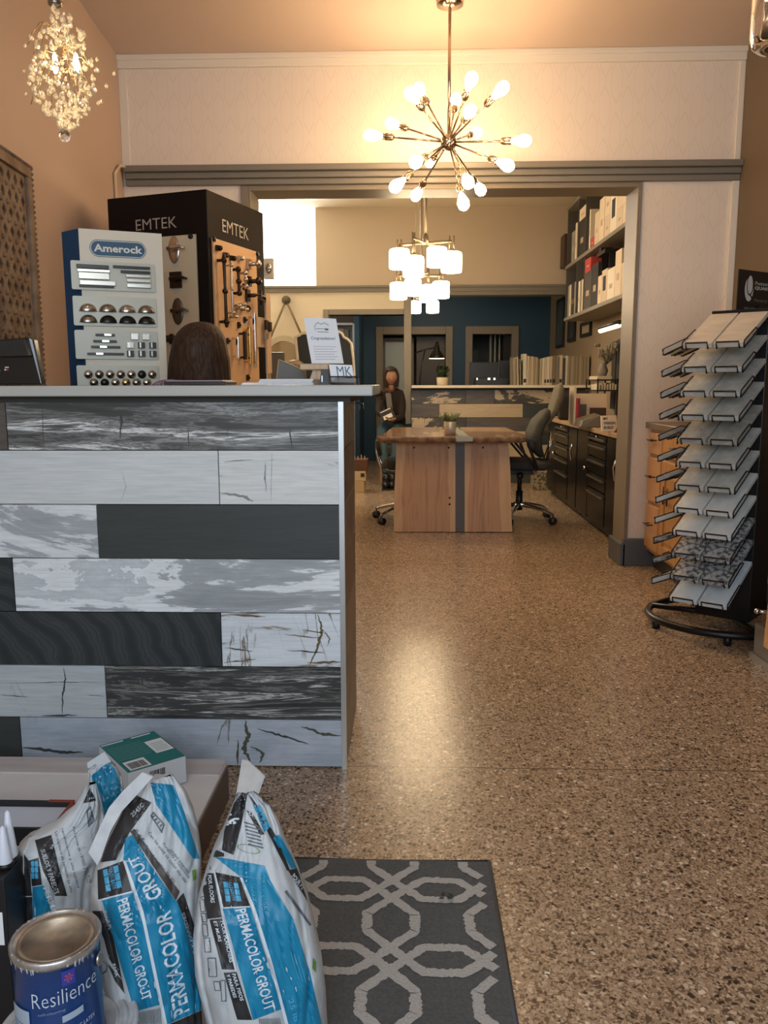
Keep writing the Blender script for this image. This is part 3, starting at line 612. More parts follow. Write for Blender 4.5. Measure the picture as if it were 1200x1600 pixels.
def sfind(pxx, which):   # face coordinate for a photo column
    lo, hi = -.2, 1.3
    fn = E1 if which == 1 else E2
    for _ in range(40):
        mid = (lo+hi)/2; p = fn(mid, 1.5)-Vector((0, 0, CH)); x = 600+FPX*p.dot(RV)/p.dot(FV)
        if (which == 1 and x > pxx) or (which == 2 and x < pxx): lo = mid
        else: hi = mid
    return (lo+hi)/2
def zfind(pxx, pyy, which):
    s = sfind(pxx, which); p = (E1 if which == 1 else E2)(s, 1.5); return at(pxx, pyy, p.y).z
# cream lever board on the front face
sl, sr = sfind(253, 1), sfind(311, 1); ztb = zfind(290, 368, 1)
m = MB(); m.slab([E1(sl+.35, .75, .002), E1(sr, .75, .002), E1(sr, ztb, .002), E1(sl+.35, ztb, .002)], n1*.008)
lb = part('lever_board', m, mat('board_cream', (.68, .58, .40), .5), em, True)
def rot(n): # frame with third axis n
    U = Vector((0, 0, 1)).cross(n).normalized(); return Matrix((U, Vector((0, 0, 1)), n)).transposed()
F1, F2 = rot(n1), rot(n2)
U1, U2 = F1.col[0], F2.col[0]
levers = [(277, 391, 'nick', 1), (279, 438, 'blk', 0), (279, 487, 'old', 1)]
lmats = {'nick': nickel, 'blk': bronze, 'old': mat('pewter', (.16, .14, .12), .35, .9)}
for x, y, k, ov in levers:
    s = sfind(x, 1); c = E1(s, zfind(x, y, 1), .010); m = MB()
    if ov: m.ball(c, .033, 16, 0, (1, 1.95, .28), F1)
    else: m.box(c+n1*.006, (.062, .075, .012), 0, F1)
    m.tube([c, c+n1*.045], .011, 10); p0 = c+n1*.045
    m.tube([p0-U1*.006, p0+U1*.03+Vector((0, 0, .004)), p0+U1*.06+Vector((0, 0, .006)), p0+U1*.09-Vector((0, 0, .002))], [.010, .010, .008, .005], 8)
    sub('lever_handle', m, lmats[k], lb, em)
for y in (411, 452, 507): 
    m = MB()
    for i in range(3):
        z = zfind(278, y+i*3, 1); m.add([E1(sfind(272+i, 1), z, .0108), E1(sfind(285-i, 1), z, .0108), E1(sfind(285-i, 1), z+.003, .0108), E1(sfind(272+i, 1), z+.003, .0108)], [(0, 1, 2, 3)])
    sub('caption', m, mat('ink_pale', (.45, .47, .52), .6), lb, em)
for x, y in ((252, 391), (252, 430), (253, 487), (253, 530), (270, 530)):
    c = E1(sfind(x, 1), zfind(x, y, 1), .010); m = MB(); m.ball(c+n1*.012, .022, 12, 0, (1, 1.2, .5), F1); m.tube([c, c+n1*.04], .009, 8); m.ball(c+n1*.045, .016, 12, 0, (1, 1, 1)); sub('door_knob', m, bronze, lb, em)
for x, y in ((304, 370),):
    m = MB(); m.lathe([(.012, 0), (.012, .008), (.0001, .010)], F1, 12, 0, E1(sfind(x, 1), zfind(x, y, 1), .010)); sub('standoff', m, black, lb, em)
# orange board on the side face
s0, s1 = sfind(333, 2), sfind(400, 2); zA, zB = zfind(334, 371, 2), zfind(400, 394, 2)
zA = (zA+zB)/2; m = MB(); m.slab([E2(s0, .78, .002), E2(s1, .78, .002), E2(s1, zA, .002), E2(s0, zA, .002)], n2*.008)
pb = part('pull_board', m, mat('board_orange', (.64, .40, .21), .5), em, True)
def P2(x, y, k=.010): return E2(sfind(x, 2), zfind(x, y, 2), k)
def handle(x, y0, y1, r, mt_, knob=True, name='long_pull'):
    a, b = P2(x, y0), P2(x+1, y1); m = MB(); o_ = n2*.035
    m.tube([a+o_, a.lerp(b, .03)+o_, a.lerp(b, .5)+o_, a.lerp(b, .97)+o_, b+o_], [r*.7, r, r*.8, r, r*.7], 8)
    for f in (.08, .92): q = a.lerp(b, f); m.tube([q, q+o_], r*.8, 8)
    if knob:
        for f in (.08, .5, .92): m.ball(a.lerp(b, f)+o_, r*1.7, 10)
    sub(name, m, mt_, pb, em)
handle(339, 398, 512, .009, bronze); handle(350, 408, 496, .006, nickel); handle(361, 418, 462, .009, bronze); handle(372, 425, 450, .008, nickel)
for x, y0, y1, mt_ in ((358, 526, 560, chrome), (369.5, 518, 562, bronze), (377, 511, 570, brass), (385.5, 489, 574, chrome)):
    a, b = P2(x, y0), P2(x+1, y1); m = MB(); o_ = n2*.03; m.box((a+b)/2+o_, (.018, (a-b).length, .014), 0, F2)
    for f in (.08, .92): q = a.lerp(b, f); m.tube([q, q+o_], .006, 8)
    sub('flat_pull', m, mt_, pb, em, bevel=.001)
for x, y, mt_ in ((338.5, 388, bronze), (349.5, 399, mat('pewter', (.16, .14, .12), .35, .9)), (360, 404, bronze), (372, 404, nickel)):
    c = P2(x, y); m = MB(); m.box(c+n2*.008, (.028, .024, .016), 0, F2); m.ball(c+n2*.02, .012, 10); sub('cabinet_knob', m, mt_, pb, em)
for x, y, mt_ in ((386, 413, nickel), (386, 440, bronze)):
    c = P2(x, y); m = MB(); m.box(c+n2*.008, (.03, .05, .012), 0, F2); m.tube([c, c+n2*.05], .011, 10); m.ball(c+n2*.06, .022, 12, 0, (1, 1, .7), F2); sub('door_knob', m, mt_, pb, em)
c = P2(383, 462); m = MB(); m.box(c+n2*.008, (.035, .06, .012), 0, F2); p0 = c+n2*.05; m.tube([c, p0], .01, 8); m.tube([p0, p0+U2*.05+Vector((0, 0, .008)), p0+U2*.11, p0+U2*.11-Vector((0, 0, .02)), p0+U2*.04-Vector((0, 0, .018))], .006, 8); m.tube([p0+U2*.06+Vector((0, 0, .03)), p0+U2*.06-Vector((0, 0, .045))], .008, 8); sub('lever_handle', m, bronze, pb, em)
for x, y in ((362, 478), (370, 476), (366, 482), (374, 484), (356, 495)):
    c = P2(x, y); m = MB(); m.tube([c, c+n2*.03], .007, 8); m.tube([c+n2*.03-U2*.02, c+n2*.03+U2*.02], .006, 8); m.ball(c+n2*.034, .01, 10); sub('small_latch', m, nickel if x < 375 else bronze, pb, em)
for x, y in ((368, 508), (378, 500), (350, 533), (384, 482), (380, 590), (378, 448)):
    c = P2(x, y); m = MB(); m.box(c+n2*.006, (.015, .03, .012), 0, F2); m.ball(c+n2*.014, .007, 8); sub('thumb_turn', m, bronze, pb, em)
m = MB()
for x, y in ((334, 374), (401, 397)): m.lathe([(.012, 0), (.012, .008), (.0001, .010)], F2, 12, 0, P2(x, y))
sub('standoff', m, black, pb, em)
# projecting small boards at the far edge
c = P2(409, 421, .05); m = MB(); m.box(c, (.05, .105, .03), 0, Matrix.Rotation(R(-3), 3, 'Z') @ Matrix.Rotation(R(90), 3, 'X') ); pbd = part('deadbolt_board', m, mat('board_cream', (.60, .50, .33), .5), em, True, bevel=.002)
m = MB(); m.ball(c+Vector((0, -.018, 0)), .016, 12, 0, (1, .5, 1.7)); m.ball(c+Vector((0, -.026, 0)), .009, 10); sub('deadbolt', m, nickel, pbd, em)
m = MB(); a, b = P2(399, 457), P2(409, 583); m.slab([E2(.88, b.z, .03), E2(.97, b.z, .03), E2(.97, a.z, .03), E2(.88, a.z, .03)], n2*.01); m.slab([E2(.74, zfind(395, 542, 2), .012), E2(.93, zfind(395, 542, 2), .012), E2(.93, zfind(395, 495, 2), .012), E2(.74, zfind(395, 495, 2), .012)], n2*.01)
pl = part('plate_board', m, mat('board_peach', (.60, .42, .26), .5), em, True)
for x, y in ((406, 508), (412, 510), (407, 525)):
    c = E2(.86 if x < 410 else .93, zfind(402, y, 2), .045); m = MB(); m.box(c, (.03, .05 if y < 520 else .03, .01), 0, F2); sub('strike_plate', m, bronze if y < 520 else nickel, pl, em)
# ---------------------------------------------------------------- hanging lamps
bulbm = mat('glowing_bulb', (1, .8, .5), .3, em=(1, .68, .37), es=27)
rose = mat('warm_nickel', (.50, .40, .30), .2, 1.)
HUB = at(701, 222, 4.42)
sp_ = thing('sputnik_chandelier', 'nickel sputnik chandelier of many bare glowing bulbs hanging in front of the papered header', 'chandelier', (HUB.x, HUB.y, HUB.z))
part('hub', MB().ball(HUB, .042, 20), rose, sp_, True)
m = MB().tube([HUB+Vector((0, 0, .03)), Vector((HUB.x, HUB.y, ZC-.02))], .008, 10); part('rod', m, rose, sp_, True)
part('canopy', MB().lathe([(.0001, -.035), (.02, -.033), (.065, -.02), (.068, 0)], None, 24, 0, (HUB.x, HUB.y, ZC)), rose, sp_, True)
BL = [(-56, 72, -1), (-44, 80, 1), (34, 94, -1), (80, 80, -1), (11, 64, 1), (32, 46, -1), (42, 14, 1), (113, 2, -1), (88, -35, -1), (-86, 28, 1), (-117, 10, 1), (-49, -30, -1), (-28, -30, 1), (-79, -66, -1), (-49, -80, 1), (22, -92, -1), (29, -60, -1), (48, -72, 1)]
SCL = HUB.y/FPX*1.03; LB = .375
for dx, dy, s_ in BL:
    dr_ = ray(701+dx, 222-dy).normalized(); oc_ = Vector((0, 0, CH))-HUB; b_ = oc_.dot(dr_); q_ = b_*b_-(oc_.length_squared-(LB+.012)**2)
    v = (oc_+dr_*(-b_+s_*math.sqrt(max(0, q_)))).normalized()
    q = v.to_track_quat('Z', 'Y').to_matrix()
    armL = LB-.085
    m = MB().tube([HUB+v*.03, HUB+v*armL], .005, 8); ar = part('arm', m, rose, sp_, True)
    m = MB().lathe([(.008, -.012), (.015, -.004), (.0165, 0), (.0165, .045), (.014, .05)], q, 16, 0, HUB+v*armL)
    for k in range(8):
        a_ = k*math.pi/4; o_ = q @ Vector((.0165*math.cos(a_), .0165*math.sin(a_), 0)); m.tube([HUB+v*(armL+.006)+o_, HUB+v*(armL+.042)+o_], .0018, 4)
    sub('socket', m, rose, ar, sp_)
    m = MB().lathe([(.011, .0), (.014, .012), (.024, .04), (.030, .062), (.027, .083), (.015, .098), (.0001, .102)], q, 16, 0, HUB+v*(armL+.048))
    sub('bulb', m, bulbm, ar, sp_)
# drum shade chandeliers
shadem = mat('glowing_opal_glass', (1, .95, .85), .3, em=(1, .76, .46), es=13)
lampn = mat('lamp_nickel', (.28, .22, .15), .45, .8)
def drum_chandelier(hub, arms, label, top, chain=False, L_=.27, down=.06, grp='drum shade chandeliers'):
    t = thing('drum_chandelier', label, 'chandelier', hub, 0, grp)
    part('stem', MB().tube([hub, hub+Vector((0, 0, .06))], [.028, .018], 12).tube([hub+Vector((0, 0, .05)), Vector((hub.x, hub.y, top))], .009, 8), lampn, t, True)
    part('canopy', MB().lathe([(.06, -.025), (.065, 0)], None, 20, 0, (hub.x, hub.y, top)), lampn, t, True)
    m = MB().tube([(hub.x-.045, hub.y, hub.z+.06), (hub.x-.05, hub.y, (hub.z+top)/2), (hub.x-.045, hub.y, top-.01)], .001, 5)
    n = int((top-hub.z)/.05)
    for i in range(n): m.ball((hub.x-.045, hub.y, hub.z+.05+i*.05), .0045, 6, 0, (.6, .6, 1.3))
    part('chain', m, mat('clear_cord', (.4, .33, .23), .5, .3), t, True)
    for (dx, dy, dz) in arms:
        e = hub+Vector((dx, dy, dz)); u = Vector((dx, dy, 0)).normalized()
        m = MB().tube([hub, Vector((e.x, e.y, hub.z+.005))], .011, 8); a = part('arm', m, lampn, t, True)
        m = MB()
        for s_ in (-.016, .016): m.tube([Vector((e.x, e.y, hub.z+.045))+u*s_, Vector((e.x, e.y, e.z+.01))+u*s_], .006, 6)
        m.lathe([(.03, .0), (.022, .02)], None, 12, 0, e)
        sub('socket', m, lampn, a, t)
        r = .078
        m = MB().lathe([(.02, 0), (r-.014, 0), (r-.003, -.006), (r, -.02), (r, -.135), (r-.004, -.148), (r-.014, -.15), (r-.02, -.145)], None, 28, 0, e); sub('shade', m, shadem, a, t)
    return t
def armset(hub, pts, Y, sgn):
    out = []
    for (x, y), s_ in zip(pts, sgn):
        p = at(x, y, Y+s_); out.append((p.x-hub.x, p.y-hub.y, p.z-hub.z+.075))
    return out
Y = 6.5; hb = at(665, 380, Y)
d1 = drum_chandelier(hb, armset(hb, [(624, 405), (646, 417), (682.5, 402), (705.5, 410)], Y, (.10, -.2, .18, -.05)), 'nearest drum chandelier, four glowing opal shades on nickel arms above the live edge desk', ZC2)
Y = 7.8; hb = at(658, 431, Y)
d2 = drum_chandelier(hb, armset(hb, [(622.7, 455), (645, 449), (669, 459), (689, 453)], Y, (0, .2, -.2, .03)), 'second drum chandelier hanging lower in view just behind the nearest one', ZC2)
Y = 10.6; hb = at(660, 467, Y)
d3 = drum_chandelier(hb, armset(hb, [(648, 480), (676, 479.5)], Y, (-.1, .05)), 'farthest drum chandelier seen small below the others against the blue office', 2.75)
# crystal chandelier
crm = mat('crystal', (1, .90, .72), .03, trans=.85, ior=1.55, em=(1, .72, .36), es=.10)
cc = at(98, 100, 2.65); k = 2.65/FPX
ct = thing('crystal_chandelier', 'small crystal chandelier of glass drops glowing in front of the tan left wall', 'chandelier', (cc.x, cc.y, cc.z))
m = MB().tube([Vector((cc.x-6*k, cc.y, cc.z+75*k)), Vector((cc.x-6*k, cc.y, ZC))], .004, 6)
m.lathe([(.002, 0), (.02, .01), (.022, .02), (.008, .03), (.012, .05), (.004, .07)], None, 14, 0, (cc.x-6*k, cc.y, cc.z+75*k))
for i in range(9): m.ball((cc.x-6*k, cc.y, cc.z+100*k+i*.05), .009, 8, 0, (.5, 1, 1.4))
part('stem', m, mat('aged_silver', (.30, .27, .23), .3, 1.), ct, True)
part('canopy', MB().lathe([(.05, -.03), (.06, 0)], None, 20, 0, (cc.x-6*k, cc.y, ZC)), nickel, ct, True)
m = MB(); rnd = random.Random(3)
def rad(t): return (14+52*math.sin(min(1, t*1.5)*math.pi*.5)**1.2 if t < .45 else 66*(1-((t-.45)/.55)**1.7)+8)*k
strands = []
for i in range(30):
    a = rnd.uniform(0, 6.28); z1 = cc.z+(48-rnd.uniform(0, 70))*k; r1 = rnd.uniform(.45, .95)*60*k; z2 = z1-rnd.uniform(20, 50)*k
    p0 = Vector((cc.x, cc.y, z1)); p1 = Vector((cc.x+r1*.6*math.cos(a), cc.y+r1*.6*math.sin(a), z1+.01)); p2 = Vector((cc.x+r1*math.cos(a), cc.y+r1*math.sin(a), z2))
    m.tube([p0, p0.lerp(p1, .5)+Vector((0, 0, .006)), p1, p1.lerp(p2, .6)+Vector((0, 0, .008)), p2], .0011, 4); strands.append(p2)
part('wire_branches', m, mat('gilt_wire', (.55, .40, .2), .25, 1.), ct, True)
m = MB()
for j in range(300):
    t = rnd.random()**.85; a = rnd.uniform(0, 6.28); rr = rad(t)*(rnd.uniform(.25, 1.05)); z = cc.z+(72-160*t)*k
    p = (cc.x+rr*math.cos(a), cc.y+rr*math.sin(a), z); s_ = rnd.uniform(.0045, .0095)
    Q = Matrix.Rotation(rnd.uniform(0, 3), 3, 'Z') @ Matrix.Rotation(rnd.uniform(-.5, .5), 3, 'X')
    m.lathe([(.0001, 1.5*s_), (.55*s_, .8*s_), (s_, -.1*s_), (.7*s_, -.9*s_), (.0001, -1.3*s_)], Q, 6, 0, p)
m.sm = [False]*len(m.sm)
o = part('crystal_drops', m, crm, ct, True); o['kind'] = 'stuff'
part('bottom_ball', MB().ball(at(101, 212, 2.65), .0175, 16), mat('clear_crystal', (.95, .88, .78), .02, trans=1., ior=1.5), ct, True)
for x, y in ((86, 98), (119, 97)):
    m = MB(); p = at(x, y, 2.64); m.lathe([(.004, .0), (.009, .015), (.010, .028), (.006, .048), (.0001, .06)], None, 10, 0, p-Vector((0, 0, .03))); part('candle_bulb', m, bulbm, ct, True)
# glass jar pendant at the right edge
gc = at(1226, 30, 2.6); gr = at(1176, 30, 2.6); r = gc.x-gr.x
gp = thing('glass_pendant', 'clear glass jar pendant lamp cut by the upper right edge of the view', 'pendant lamp', (gc.x, gc.y, gc.z))
zb = at(1200, 76, 2.6).z
m = MB(); m.lathe([(.03, .34), (r*.5, .32), (r*.97, .26), (r, .20), (r, .035), (r*.93, .012), (r*.8, .002), (r*.55, 0), (r*.5, .004), (r*.77, .006), (r*.9, .015), (r*.965, .036), (r*.965, .20), (r*.93, .255), (r*.5, .315), (.03, .335)], None, 36, 0, (gc.x, gc.y, zb))
part('glass_shade', m, mat('clear_glass', (1, 1, 1), .02, trans=1., ior=1.45), gp, True)
m = MB(); m.tube([(gc.x, gc.y, zb+.33), (gc.x, gc.y, ZC)], .006, 8); m.lathe([(.035, -.02), (.035, .05), (.02, .06)], None, 16, 0, (gc.x, gc.y, zb+.32)); part('cap_and_rod', m, bronze, gp, True)
m = MB(); m.lathe([(.012, .08), (.03, .045), (.038, 0), (.03, -.03), (.0001, -.042)], None, 16, 0, (gc.x-.03, gc.y, zb+.17)); part('bulb', m, bulbm, gp, True)
part('lower_rim', MB().lathe([(r*.40, .014), (r*.78, .016), (r*.74, .055), (r*.5, .10), (.02, .12)], None, 28, 0, (gc.x, gc.y, zb)), bronze, gp, True)
# ---------------------------------------------------------------- left wall: carved lattice panel and conduit
def LWp(px_, py_, k=0.):   # point on the left wall under a pixel
    d = ray(px_, py_); n = Vector((1, .079, 0)).normalized(); p0 = Vector((-1.68, 5.05, 0))
    t = (p0-Vector((0, 0, CH))).dot(n)/d.dot(n); return Vector((0, 0, CH))+d*t+n*k
nL = Vector((1, .079, 0)).normalized(); tL = Vector((-.079, 1, 0)).normalized()
pa = LWp(37, 262); pbz = pa.z; y1 = pa.y-.02; y0 = y1-.62; z1 = pa.z; z0 = z1-1.25
def LW(y, z, k=0.): return Vector((WX(y), y, z))+nL*k
lp = thing('carved_wall_panel', 'tall carved wooden lattice panel hanging on the tan left wall above the monitor', 'panel', (LW((y0+y1)/2, z0)))
m = MB(); fw = .05
for a, b, c, d in ((y0, y1, z1-fw, z1), (y0, y1, z0, z0+fw), (y0, y0+fw, z0+fw, z1-fw), (y1-fw, y1, z0+fw, z1-fw)): m.slab([LW(a, c, .004), LW(b, c, .004), LW(b, d, .004), LW(a, d, .004)], nL*.035)
cw = noisy('carved_brown_wood', (.17, .11, .07), (.27, .19, .125), 14, .6, (1, 1, 1), 4, b=.4)
part('frame', m, cw, lp, True, bevel=.004)
m = MB(); n = 40
for i in range(60):
    z = z0+i*(z1-z0)/60+.01; m.ball(LW(y1-.006, z, .040), .007, 6); m.ball(LW(y0+.006, z, .040), .007, 6)
for i in range(30):
    y = y0+i*(y1-y0)/30+.01; m.ball(LW(y, z1-.006, .040), .007, 6)
part('beaded_edge', m, cw, lp, True)
m = MB(); ya, yb, za, zb_ = y0+fw, y1-fw, z0+fw, z1-fw; ny, nz2 = 8, 17; cy2, cz2 = (yb-ya)/ny, (zb_-za)/nz2
for i in range(ny):
    for j in range(nz2):
        cyy, czz = ya+(i+.5)*cy2, za+(j+.5)*cz2; hy2, hz2 = cy2*.30, cz2*.33
        C4 = [(cyy-cy2/2, czz-cz2/2), (cyy+cy2/2, czz-cz2/2), (cyy+cy2/2, czz+cz2/2), (cyy-cy2/2, czz+cz2/2)]; D4 = [(cyy, czz-hz2), (cyy+hy2, czz), (cyy, czz+hz2), (cyy-hy2, czz)]
        for q in range(4):
            a_, b_, c_, d_ = C4[q], C4[(q+1) % 4], D4[(q+1) % 4], D4[q]
            m.slab([LW(a_[0], a_[1], .012), LW(b_[0], b_[1], .012), LW(c_[0], c_[1], .012), LW(d_[0], d_[1], .012)], nL*.014) if q % 2 else m.slab([LW(a_[0], a_[1], .012), LW(b_[0], b_[1], .012), LW(c_[0], c_[1], .012), LW(d_[0], d_[1], .012)], nL*.014)
        m.lathe([(.010, 0), (.008, .006), (.0001, .009)], rot(nL), 6, 0, LW(cyy-cy2/2, czz-cz2/2, .026)) if i and j else None
part('lattice', m, cw, lp, True)
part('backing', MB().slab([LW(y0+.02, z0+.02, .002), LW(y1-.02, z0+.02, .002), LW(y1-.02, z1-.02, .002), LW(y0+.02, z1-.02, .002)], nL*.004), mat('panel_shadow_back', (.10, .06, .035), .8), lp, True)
m = MB(); p = LWp(178, 305, .012); pts = [Vector((p.x, p.y, 1.2)), Vector((p.x, p.y, LWp(178, 272).z)), LWp(182, 259, .02), LWp(192, 262, .03), Vector((-1.62, HY-.055, at(205, 268, HY).z))]
m.tube(pts, .009, 8); single('electrical_conduit', m, mat('painted_conduit', (.60, .48, .34), .4), 'thin painted pipe bending up the left wall to the end of the grey header moulding', 'pipe')
# ---------------------------------------------------------------- live edge desk
dk = thing('live_edge_desk', 'live edge wooden desk with slab end panel and dark resin strip in the middle room', 'desk', (.33, 6.6, 0))
ash1 = wood('ash_slab', (.50, .28, .135), (.36, .185, .08), .75, .4, 2); ash2 = wood('ash_sapwood', (.60, .38, .20), (.52, .31, .15), .75, .4, 2)
Yd = 6.165
def dp(x, y): return at(x, y, Yd)
m = MB()
def panel(xs, mi):   # xs: list of (x at top .. bottom) left and right outlines
    n = 12
    def f(u_, v_):
        return None
    Lp, Rp = xs
    pts = [at(Lp(v), 690+141*v, Yd) for v in [i/n for i in range(n+1)]]; qts = [at(Rp(v), 690+141*v, Yd) for v in [i/n for i in range(n+1)]]
    for i in range(n):
        a, b, c, d = pts[i], qts[i], qts[i+1], pts[i+1]
        m.slab([d, c, b, a], (0, .05, 0), mi)
    
def cl(a, b, w_=0, ph=0): return lambda v: a+(b-a)*(v**.8)+w_*math.sin(v*7+ph)
panel((cl(619, 615, .6), cl(633, 627, 1.2, 1)), 1)
panel((cl(633, 627, 1.2, 1), cl(700, 703, .8, 2)), 0)
panel((cl(700, 703, .8, 2), cl(711.5, 711.5)), 1)
panel((cl(711.5, 711.5), cl(726, 726)), 2)
panel((cl(726, 726), cl(737, 730, 1)), 1)
panel((cl(737, 730, 1), cl(778, 783, 1, .5)), 0)
panel((cl(778, 783, 1, .5), lambda v: 793+8*v**.7+.8*math.sin(v*6)), 1)
resin = mat('dark_resin', (.075, .062, .05), .3)
part('end_panel', m, [ash1, ash2, resin], dk, True)
m = MB()
for x, y in ((647, 699.5), (701, 699.5), (754.5, 699.5), (702.5, 778), (702.5, 788)): m.lathe([(.0001, 0), (.0075, .0)], rot(Vector((0, -1, 0))), 12, 0, dp(x, y)+Vector((0, -.0012, 0)))
part('bolt_holes', m, black, dk, True)
m = MB(); zt = .732; th = .045
outl = [(-.235, 6.02), (-.20, 5.985), (-.05, 5.99), (.1, 5.975), (.28, 5.985), (.45, 5.975), (.62, 5.99), (.78, 5.98), (.845, 6.02), (.86, 6.2), (.85, 6.5), (.84, 6.9), (.84, 7.3), (.3, 7.33), (-.15, 7.3), (-.17, 6.9), (-.19, 6.5), (-.21, 6.2)]
rr = random.Random(5); n = 80; big = []
for i in range(len(outl)):
    a, b = Vector(outl[i]), Vector(outl[(i+1) % len(outl)])
    for j in range(6): big.append(a.lerp(b, j/6)+Vector((rr.uniform(-.004, .004), rr.uniform(-.004, .004))))
cxy = Vector((.33, 6.6)); lv = [(0.0, 1.0), (-.012, 1.004), (-.028, .992), (-.045, .972)]
vs_ = []; 
for dz, s_ in lv:
    for i, p in enumerate(big): q = cxy+(p-cxy)*s_; vs_.append((q.x, q.y, zt+dz+ (rr.uniform(-.003, .003) if dz < -.01 else 0)))
nn = len(big); fs_ = [tuple(range(nn))[::-1]][:0]
fs_.append(tuple(range(nn))); fs_.append(tuple(range(3*nn, 4*nn))[::-1])
m.add(vs_, fs_, 0)
side = [(l*nn+i, (l+1)*nn+i, (l+1)*nn+(i+1) % nn, l*nn+(i+1) % nn) for l in range(3) for i in range(nn)]
m.f += [list(f) for f in side]; m.m += [1]*len(side); m.sm += [True]*len(side)
m.bx(.335, .455, 5.968, 5.99, zt-.032, zt+.0005, 2); m.bx(.36, .43, 5.98, 7.3, zt, zt+.0015, 2)
part('tabletop', m, [wood('desk_top_wood', (.36, .19, .085), (.23, .11, .05), .8, .22, 1, .6), noisy('bark_edge', (.12, .065, .035), (.36, .22, .12), 18, .5, b=.5), mat('pale_resin', (.34, .36, .31), .25)], dk, True)
m = MB(); m.bx(-.06, .74, 7.1, 7.15, 0, .69); part('rear_panel', m, ash1, dk, True)
m = MB(); m.bx(.25, .45, 6.2, 7.1, .60, .685); part('stretcher', m, blackm, dk, True)
# potted plant on the desk
pc = at(703, 681, 6.2); pc.z = zt+.001
pl_ = thing('potted_plant', 'small trailing succulent in a brushed metal pot on the live edge desk', 'plant', pc)
part('pot', MB().lathe([(.038, 0), (.044, .002), (.046, .098), (.043, .10), (.040, .085), (.0001, .082)], None, 24, 0, pc), mat('brushed_tin', (.55, .50, .42), .4, .6), pl_, True)
m = MB(); rnd = random.Random(8)
def leaf(m, p, d, l, w_, mi=0):
    d = d.normalized(); s_ = d.cross(Vector((0, 0, 1)));
    if s_.length < .1: s_ = Vector((1, 0, 0))
    s_.normalize(); u_ = s_.cross(d)
    m.add([p, p+d*l*.5+s_*w_, p+d*l-u_*l*.1, p+d*l*.5-s_*w_, p+d*l*.45+u_*w_*.5], [(0, 1, 4), (1, 2, 4), (2, 3, 4), (3, 0, 4)], mi)
for i in range(75):
    a = rnd.uniform(0, 6.28); r_ = rnd.uniform(0, .035); tl = rnd.uniform(.05, .11); ln = Vector((math.cos(a), math.sin(a), rnd.uniform(.7, 1.6))).normalized()
    p = pc+Vector((r_*math.cos(a), r_*math.sin(a), .085)); e = p+ln*tl
    if i % 9 == 0: e = p+Vector((math.cos(a)*.06, math.sin(a)*.06, -.05))
    m.tube([p, (p+e)/2+Vector((0, 0, .01)), e], .0015, 4)
    for j in range(7):
        q = p.lerp(e, .3+.7*j/7)+Vector((0, 0, .005)); leaf(m, q, Vector((rnd.uniform(-1, 1), rnd.uniform(-1, 1), rnd.uniform(.2, 1.2))), .018, .004)
part('foliage', m, noisy('succulent_green', (.12, .16, .05), (.26, .27, .10), 60, .5), pl_, True)
# ---------------------------------------------------------------- office chairs
fab = noisy('olive_grey_fabric', (.042, .040, .030), (.062, .058, .043), 120, .85); fabl = noisy('tan_grey_fabric', (.115, .095, .062), (.15, .125, .083), 120, .8)
darkf = mat('charcoal_fabric', (.045, .042, .038), .85)
def swivel_base(t, label_leg='base_leg', rr_=.31, off=0.):
    m = MB().tube([(0, 0, .09), (0, 0, .25)], .028, 12).tube([(0, 0, .25), (0, 0, .40)], .018, 12); part('gas_column', m, black, t)
    for i in range(5):
        a = off+i*2*math.pi/5; d = Vector((math.cos(a), math.sin(a), 0)); s_ = Vector((-d.y, d.x, 0))
        m = MB(); prof = [(0.0, .135, .026, .02), (.35, .128, .022, .016), (.7, .108, .019, .013), (1., .078, .016, .012)]
        rings = []
        for f, z, hw_, hh_ in prof:
            c = d*(f*rr_)+Vector((0, 0, z)); rings += [c+s_*hw_+Vector((0, 0, hh_*.2)), c+s_*hw_*.5+Vector((0, 0, hh_)), c-s_*hw_*.5+Vector((0, 0, hh_)), c-s_*hw_+Vector((0, 0, hh_*.2)), c-Vector((0, 0, hh_))]
        fs = []
        for r_ in range(3):
            for k in range(5): fs.append((r_*5+k, r_*5+(k+1) % 5, (r_+1)*5+(k+1) % 5, (r_+1)*5+k))
        fs += [(0, 1, 2, 3, 4), (19, 18, 17, 16, 15)]
        m.add(rings, fs, 0, True); lg = part(label_leg, m, chrome, t)
        e = d*rr_; m = MB(); m.tube([e+Vector((0, 0, .08)), e+Vector((0, 0, .045))], .006, 6)
        for q in (-.014, .014):
            c = e+s_*q+Vector((0, 0, .029)); m.tube([c-s_*.009, c+s_*.009], .028, 16)
        sub('caster', m, black, lg)
def pad(m, outline, thick, nrm_fn, mi=0): pass
def side_loft(m, pts, widths, thick, mi=0, n=16):
    """upholstered pad swept along a side profile: pts (x,z) with half width (y) and thickness per point"""
    P = [Vector((p[0], 0, p[1])) for p in pts]; M_n = len(P)
    def f(u_, v_):
        i = v_*(M_n-1); a = min(int(i), M_n-2); fr_ = i-a
        p = P[a].lerp(P[a+1], fr_); t_ = (P[min(a+2, M_n-1)]-P[max(a-1, 0)]).normalized(); nrm_ = Vector((-t_.z, 0, t_.x))
        w_ = widths[a]*(1-fr_)+widths[a+1]*fr_; th_ = thick[a]*(1-fr_)+thick[a+1]*fr_
        an = u_*2*math.pi; cx_, sx_ = math.cos(an), math.sin(an); e_ = .55
        return p+Vector((0, 1, 0))*w_*math.copysign(abs(cx_)**e_, cx_)+nrm_*th_*math.copysign(abs(sx_)**e_, sx_)
    m.grid(f, n*2, (M_n-1)*4, mi, True, True)
    vs0 = [f(i/(n*2), 0) for i in range(n*2)]; vs1 = [f(i/(n*2), 1) for i in range(n*2)]
    m.add(vs0, [tuple(range(n*2))[::-1]], mi, True); m.add(vs1, [tuple(range(n*2))], mi, True)
